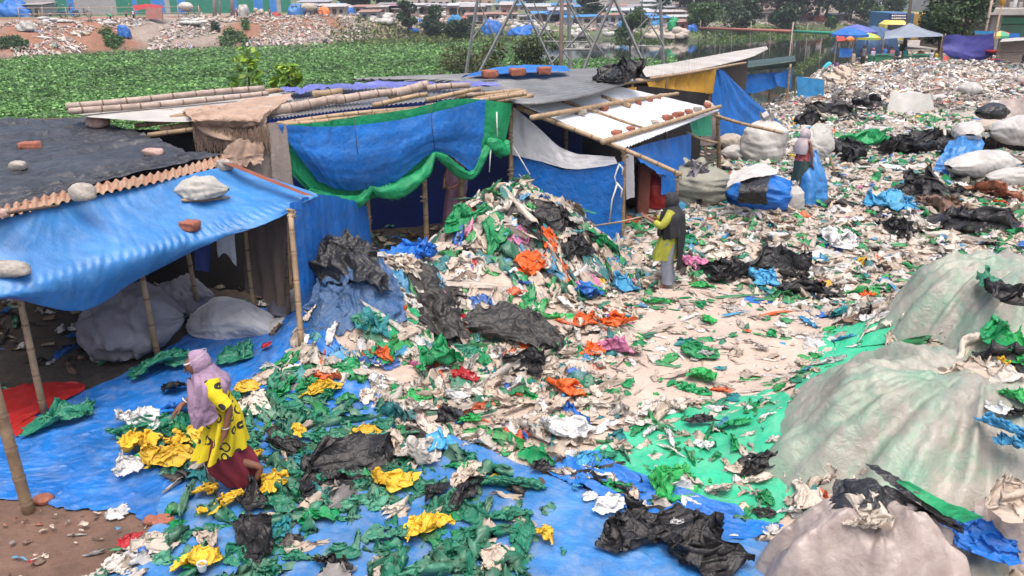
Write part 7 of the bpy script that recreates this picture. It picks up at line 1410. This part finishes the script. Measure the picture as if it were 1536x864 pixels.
for s in (1, -1):
    lpart('sleeve', tube(_cr(np.array([(.01, .12 * s, 1.33), (.08, .185 * s, 1.21), (.165, .205 * s, 1.12), (.26, .145 * s if s > 0 else -.13, 1.155)]), 16), np.linspace(.078, .052, 16), 14, False), 'lime_cloth', B)
    a = JB['ankle_l' if s > 0 else 'ankle_r']; lpart('trouser_leg', loft([((0, .075 * s, .82), .12, .11), ((.03, .088 * s, .48), .105, .095), ((a[0], a[1], .11), .085, .080)], 26, s + 3, .12, 5), 'grey_cloth', B)
lpart('headscarf', hood((.02, 0, 1.485), (.125, .118, .14), .0, .50, 5), 'black_cloth', B)
lpart('scarf_cape', loft([((.0, 0, 1.44), .09, .095), ((-.01, 0, 1.36), .13, .14), ((-.02, 0, 1.26), .175, .215), ((-.01, 0, 1.10), .185, .22, 0, .2), ((-.04, 0, .92), .185, .215, 0, .35)], 48, 6, .16, 9), 'black_cloth', B)
lpart('scarf_tail', sheet([[np.array(q) for q in r] for r in [[(-.14, -.19, 1.25), (-.20, 0, 1.27), (-.08, .21, 1.25)], [(-.17, -.19, .95), (-.25, 0, .95), (-.10, .22, .93)], [(-.18, -.16, .66), (-.23, .02, .64), (-.11, .20, .60)], [(-.17, -.08, .40), (-.20, .05, .36), (-.12, .15, .36)]]], .02, .012, .2, seed=7, fold=(1, .02, .09)), 'black_cloth', B)
lpart('scarf_front', sheet([[np.array(q) for q in r] for r in [[(.12, -.12, 1.30), (.16, .02, 1.30), (.10, .15, 1.28)], [(.17, -.12, 1.08), (.20, .03, 1.06), (.14, .18, 1.04)], [(.16, -.08, .94), (.20, .04, .90), (.14, .18, .90)]]], .02, .012, .2, seed=8, fold=(1, .016, .08)), 'black_cloth', B)
face(B, (.03, 0, 1.47), (1, 0, -.08))
m_ = Matrix.Rotation(R(172), 3, 'Z'); hb = np.array(m_ @ Vector((.41, .02, 1.225))) + pB
solid('stick', tube([hb + (hb - Q(893, 338, 13.3)) * .10, hb, hb * .5 + Q(893, 338, 13.3) * .5 + (0, 0, -.02), Q(890, 339, 13.3)], [.015, .016, .015, .012], 8), M['bamboo'], 'thin bamboo stick held by the woman in black, pointing at the tall heap', 'stick')
# ---- the woman holding a blue sheet
pC = G(1196, 300); Cc = thing('person', 'woman in pale headscarf and red patterned blouse standing behind the held blue sheet', 'person', pC); Cc.rotation_euler = (0, 0, R(25))
JC = dict(elbow_r=(.05, -.22, 1.08), wrist_r=(.10, -.2, .86), hand_r=(.14, -.19, .80), elbow_l=(.08, .22, 1.08), wrist_l=(.28, .12, 1.0), hand_l=(.35, .10, 1.0), curl=(0, 0, -1)); body_mesh(Cc, JC, True, 'skin', 1)
MM('red_print', (.30, .03, .04), .85, .6, (.5, .35, .33), 0, .2, 20, 9)
lpart('blouse', loft([((0, 0, 1.38), .08, .12), ((0, 0, 1.28), .13, .175), ((0, 0, 1.08), .13, .165), ((0, 0, .92), .15, .18)], 30, 3, .08, 6), 'red_print', Cc)
lpart('skirt', loft([((0, 0, .96), .145, .17), ((.02, 0, .7), .18, .2), ((.02, 0, .3), .22, .22), ((.02, 0, .08), .24, .23)], 30, 4, .14, 8), 'dark_green_tarp', Cc)
lpart('headscarf', hood((.005, 0, 1.485), (.125, .118, .14), .05, .6, 6), 'scarf_pale', Cc); lpart('scarf_cape', loft([((-.02, 0, 1.43), .09, .1), ((-.04, 0, 1.34), .13, .15), ((-.05, 0, 1.22), .15, .19), ((-.07, 0, 1.08), .13, .18)], 28, 5, .1, 7), 'scarf_pale', Cc); face(Cc, (.015, 0, 1.47), (1, 0, 0))
bs = solid('held_sheet', sheet(cp([[(1204, 236, None, 19.0), (1216, 224, None, 19.0), (1226, 226, None, 18.9)], [(1196, 262, None, 18.7), (1214, 255, None, 18.5), (1236, 262, None, 18.7)], [(1190, 274, None, 18.6), (1216, 280, None, 18.3), (1240, 290, None, 18.6)], [(1198, 318, None, 18.3), (1212, 322, None, 18.1), (1236, 306, None, 18.4)]]), .03, .06, .35, seed=99, fold=(1, .05, .35), rag=.03), M['blue_tarp_faded'], 'dull blue plastic sheet held up by the woman in the red blouse', 'tarpaulin')
# ---- the woman behind the bamboo post
pD = drop(Q(686, 388, 15.95), .05); D = thing('person', 'woman in mauve dress and pink scarf standing in the shade behind the bamboo post', 'person', pD); D.rotation_euler = (0, 0, R(-120))
JD = dict(elbow=(.08, .2, 1.1), wrist=(.24, .1, 1.02), hand=(.30, .06, 1.02)); body_mesh(D, JD, True, 'skin', 1)
lpart('dress', loft([((0, 0, 1.38), .08, .12), ((0, 0, 1.28), .13, .18), ((0, 0, 1.05), .135, .17), ((0, 0, .8), .18, .2), ((.02, 0, .4), .22, .23), ((.02, 0, .12), .23, .24)], 32, 3, .14, 8), 'mauve_cloth', D)
lpart('headscarf', hood((.005, 0, 1.485), (.125, .118, .14), .0, .5, 6), 'scarf_lilac', D); lpart('scarf_cape', loft([((-.02, 0, 1.43), .09, .1), ((-.02, 0, 1.34), .13, .16), ((-.03, 0, 1.2), .16, .22), ((-.04, 0, 1.0), .16, .22), ((-.04, 0, .86), .13, .2)], 28, 5, .1, 7), 'scarf_lilac', D); face(D, (.015, 0, 1.47), (1, 0, 0))
solid('white_bag', sheet(cp([[(684, 306, None, 15.3), (692, 302, None, 15.3)], [(682, 320, None, 15.25), (693, 322, None, 15.25)], [(686, 340, None, 15.3), (692, 342, None, 15.3)]]), .02, .03, .15, seed=5), M['pale_cloth'], 'white plastic bag hanging left on the bamboo post of the middle shack', 'plastic bag')
solid('pale_bag', sheet(cp([[(698, 312, None, 15.3), (708, 312, None, 15.3)], [(692, 335, None, 15.2), (709, 335, None, 15.2)], [(688, 354, None, 15.1), (700, 356, None, 15.1)]]), .02, .04, .15, seed=6), M['sack_tan'], 'grey white plastic sheet hanging right of the same bamboo post', 'plastic sheet')
# ---- small figures: three poses, copied
def figure(pose, name='person'):
    t = thing(name, 'person', 'person', (0, 0, 0))
    if pose == 'stand': J = dict(); sh = [((0, 0, 1.38), .08, .12), ((0, 0, 1.26), .13, .18), ((0, 0, 1.05), .135, .165), ((0, 0, .82), .15, .175)]; lo = [((0, 0, .88), .14, .165), ((.02, 0, .5), .15, .17), ((.01, 0, .12), .14, .17)]; hd = (.0, 0, 1.50)
    elif pose == 'bend': J = dict(pelvis=(-.1, 0, .84), spine=(.02, 0, 1.0), chest=(.2, 0, 1.08), neck=(.32, 0, 1.12), head=(.39, 0, 1.12), top=(.46, 0, 1.15), shoulder=(.22, .155, 1.08), elbow=(.30, .2, .86), wrist=(.40, .16, .68), hand=(.43, .15, .62), hip=(-.1, .085, .8), knee=(-.02, .1, .44)); sh = [((.29, 0, 1.13), .08, .12, 0, .9), ((.2, 0, 1.07), .13, .18, 0, .9), ((.04, 0, .99), .14, .17, 0, .6), ((-.08, 0, .84), .16, .18, 0, .3)]; lo = [((-.09, 0, .88), .15, .17), ((-.03, 0, .5), .15, .17), ((-.01, 0, .12), .14, .16)]; hd = (.40, 0, 1.14)
    else: J = dict(pelvis=(-.1, 0, .22), spine=(-.06, 0, .42), chest=(0, 0, .60), neck=(.03, 0, .74), head=(.06, 0, .81), top=(.06, 0, .90), shoulder=(.0, .155, .66), elbow=(.12, .2, .45), wrist=(.28, .12, .42), hand=(.34, .1, .40), hip=(-.08, .1, .2), knee=(.25, .16, .45), ankle=(.15, .13, .08), toe=(.28, .14, .035)); sh = [((.03, 0, .72), .08, .12), ((0, 0, .6), .13, .18), ((-.05, 0, .42), .14, .17), ((-.09, 0, .2), .18, .2)]; lo = [((.02, 0, .42), .2, .22), ((.06, 0, .25), .25, .24), ((.05, 0, .05), .28, .25)]; hd = (.05, 0, .84)
    body_mesh(t, J, False, 'skin', 1); s_ = lpart('top', loft(sh, 16, 2, .08, 5), 'cloth', t); l_ = lpart('lower_garment', loft(lo, 16, 3, .12, 5), 'cloth', t)
    h_ = lpart('hair', hood(hd, (.105, .10, .10), -.5, .7, 2, 14, 10), 'cloth', t); return t
PROTO = {p: figure(p) for p in ('stand', 'bend', 'sit')}; used = set()
def someone(pose, p, rz, top, low, label, hair=(.012, .01, .01), group='people far away', s=1.0):
    if pose in used: t = copy_tree(PROTO[pose])
    else: t = PROTO[pose]; used.add(pose)
    t.location = tuple(p); t.rotation_euler = (0, 0, R(rz)); t.scale = (s, s, s); t['label'] = label; t['group'] = group
    for ch in t.children:
        n_ = ch.name.split('.')[0]; ch.color = (*(top if n_ == 'top' else low if n_ == 'lower_garment' else hair), 1)
WHT, BLK, CYN, BLU, PNK, GRN, YEL, RED_, GRY, TAN_ = (.62, .62, .62), (.02, .02, .02), (.03, .42, .52), (.03, .15, .45), (.55, .10, .25), (.02, .3, .14), (.55, .42, .05), (.4, .03, .03), (.2, .2, .22), (.4, .33, .25)
for pose, a, b, Y, rz, t_, l_, h_, lab in [('bend', 1240, 99, 60, 0, CYN, BLK, BLK, 'boy in a cyan shirt bending over sacks left of the market'), ('sit', 1255, 92, 61, 200, (.2, .08, .3), BLK, BLK, 'person in purple sitting beside the boy in cyan'), ('sit', 1267, 97, 59, 120, (.25, .42, .6), GRY, BLK, 'person in a pale blue shirt sitting under the blue umbrella'), ('stand', 1279, 92, 62, -60, TAN_, GRY, BLK, 'man in a beige shirt standing under the blue umbrella'),
      ('stand', 1295, 84, 66, -100, GRY, BLK, BLK, 'man in grey in the shade of the blue umbrella'), ('stand', 1309, 84, 64, -90, (.45, .4, .55), BLU, (.5, .1, .12), 'woman in pale dress carrying a bundle beside the yellow umbrella'), ('stand', 1326, 86, 65, -80, BLU, BLU, BLK, 'person in blue left of the seated women'), ('stand', 1337, 86, 65, -110, (.4, .15, .2), GRY, BLK, 'person in a pink top left of the teal dressed woman'), ('stand', 1357, 84, 66, -90, (.02, .38, .36), GRN, (.02, .38, .36), 'woman in a teal dress standing under the canopy'),
      ('sit', 1352, 92, 60, -100, BLK, BLK, BLK, 'left of two women in black seated behind the dump'), ('sit', 1362, 93, 60, -70, BLK, BLK, BLK, 'right of two women in black seated behind the dump'), ('sit', 1376, 92, 60, -90, PNK, PNK, (.6, .15, .3), 'woman in bright pink seated right of the women in black'), ('stand', 1396, 88, 62, -90, (.45, .5, .55), GRY, BLK, 'person in a pale shirt under the right side of the canopy'), ('stand', 1403, 90, 61, -60, YEL, GRY, BLK, 'person in a yellow top near the red cloth'),
      ('stand', 1534, 103, 55, 180, (.08, .22, .2), BLK, BLK, 'person in dark teal at the right edge by the plank stall'), ('stand', 1521, 17, 76, -100, WHT, WHT, BLK, 'person in white on the concrete balcony')]:
    p = onG(a, b, Y)
    if 'balcony' in lab: p = Q(a, 13, 76)
    someone(pose, p, rz, t_, l_, lab, h_, 'people at the market')
for pose, a, b, rz, t_, l_, h_, lab in [('sit', 46, 26, -90, WHT, GRY, BLK, 'person in white sitting leftmost before the grey kiosk'), ('sit', 54, 26, -60, TAN_, BLK, BLK, 'person in beige sitting before the grey kiosk'), ('stand', 60, 25, -90, (.5, .4, .4), YEL, BLK, 'person standing at the right of the grey kiosk'), ('sit', 76, 25, -90, WHT, BLK, BLK, 'person in white sitting alone right of the kiosk'), ('stand', 127, 23, -120, BLU, BLK, BLK, 'person in blue behind the rickshaws'),
      ('bend', 166, 32, 200, (.02, .42, .16), BLK, BLK, 'person in bright green bending at the slope top'), ('stand', 190, 28, -90, GRY, BLK, BLK, 'person in grey left of the red canopy'), ('stand', 201, 29, -90, WHT, BLK, BLK, 'person in white beside the red canopy'), ('stand', 303, 25, 180, RED_, WHT, BLK, 'person in red pushing the cart of white sacks'), ('stand', 356, 26, 0, RED_, BLK, WHT, 'person in red beside the beige covered cart'), ('sit', 382, 26, -90, WHT, BLK, BLK, 'person in white sitting by the tan covered pile'),
      ('stand', 405, 25, -90, GRY, BLK, BLK, 'person in dark grey on the bank road'), ('stand', 457, 24, -90, BLU, BLK, BLK, 'person in blue behind the light blue cart'), ('stand', 478, 23, -90, TAN_, RED_, BLK, 'person in beige beside the orange pile'), ('stand', 503, 22, -90, WHT, BLU, BLK, 'person in white by the violet stall'), ('sit', 1062, 55, -90, WHT, GRY, BLK, 'person in white at the water under the foot bridge'), ('sit', 1079, 57, -90, CYN, BLK, BLK, 'person in cyan at the water under the foot bridge')]:
    someone(pose, G(a, b), rz, t_, l_, lab, h_, 'people on the far bank')
# ------------------------------------------------------------------ haze over the river and the town
def haze():
    m = bpy.data.materials.new('haze'); m.use_nodes = True; nt = m.node_tree
    for n in list(nt.nodes): nt.nodes.remove(n)
    out = nt.nodes.new('ShaderNodeOutputMaterial'); vol = nt.nodes.new('ShaderNodeVolumePrincipled'); vol.inputs['Color'].default_value = (.86, .91, 1, 1); vol.inputs['Density'].default_value = HAZE; vol.inputs['Anisotropy'].default_value = .2
    nt.links.new(vol.outputs[0], out.inputs['Volume'])
    v, f = box((0, 180, 20), (900, 560, 56)); tag(mk('haze', v, f, m, (0, 0, 0), False), kind='stuff')
HAZE = .00035
haze()
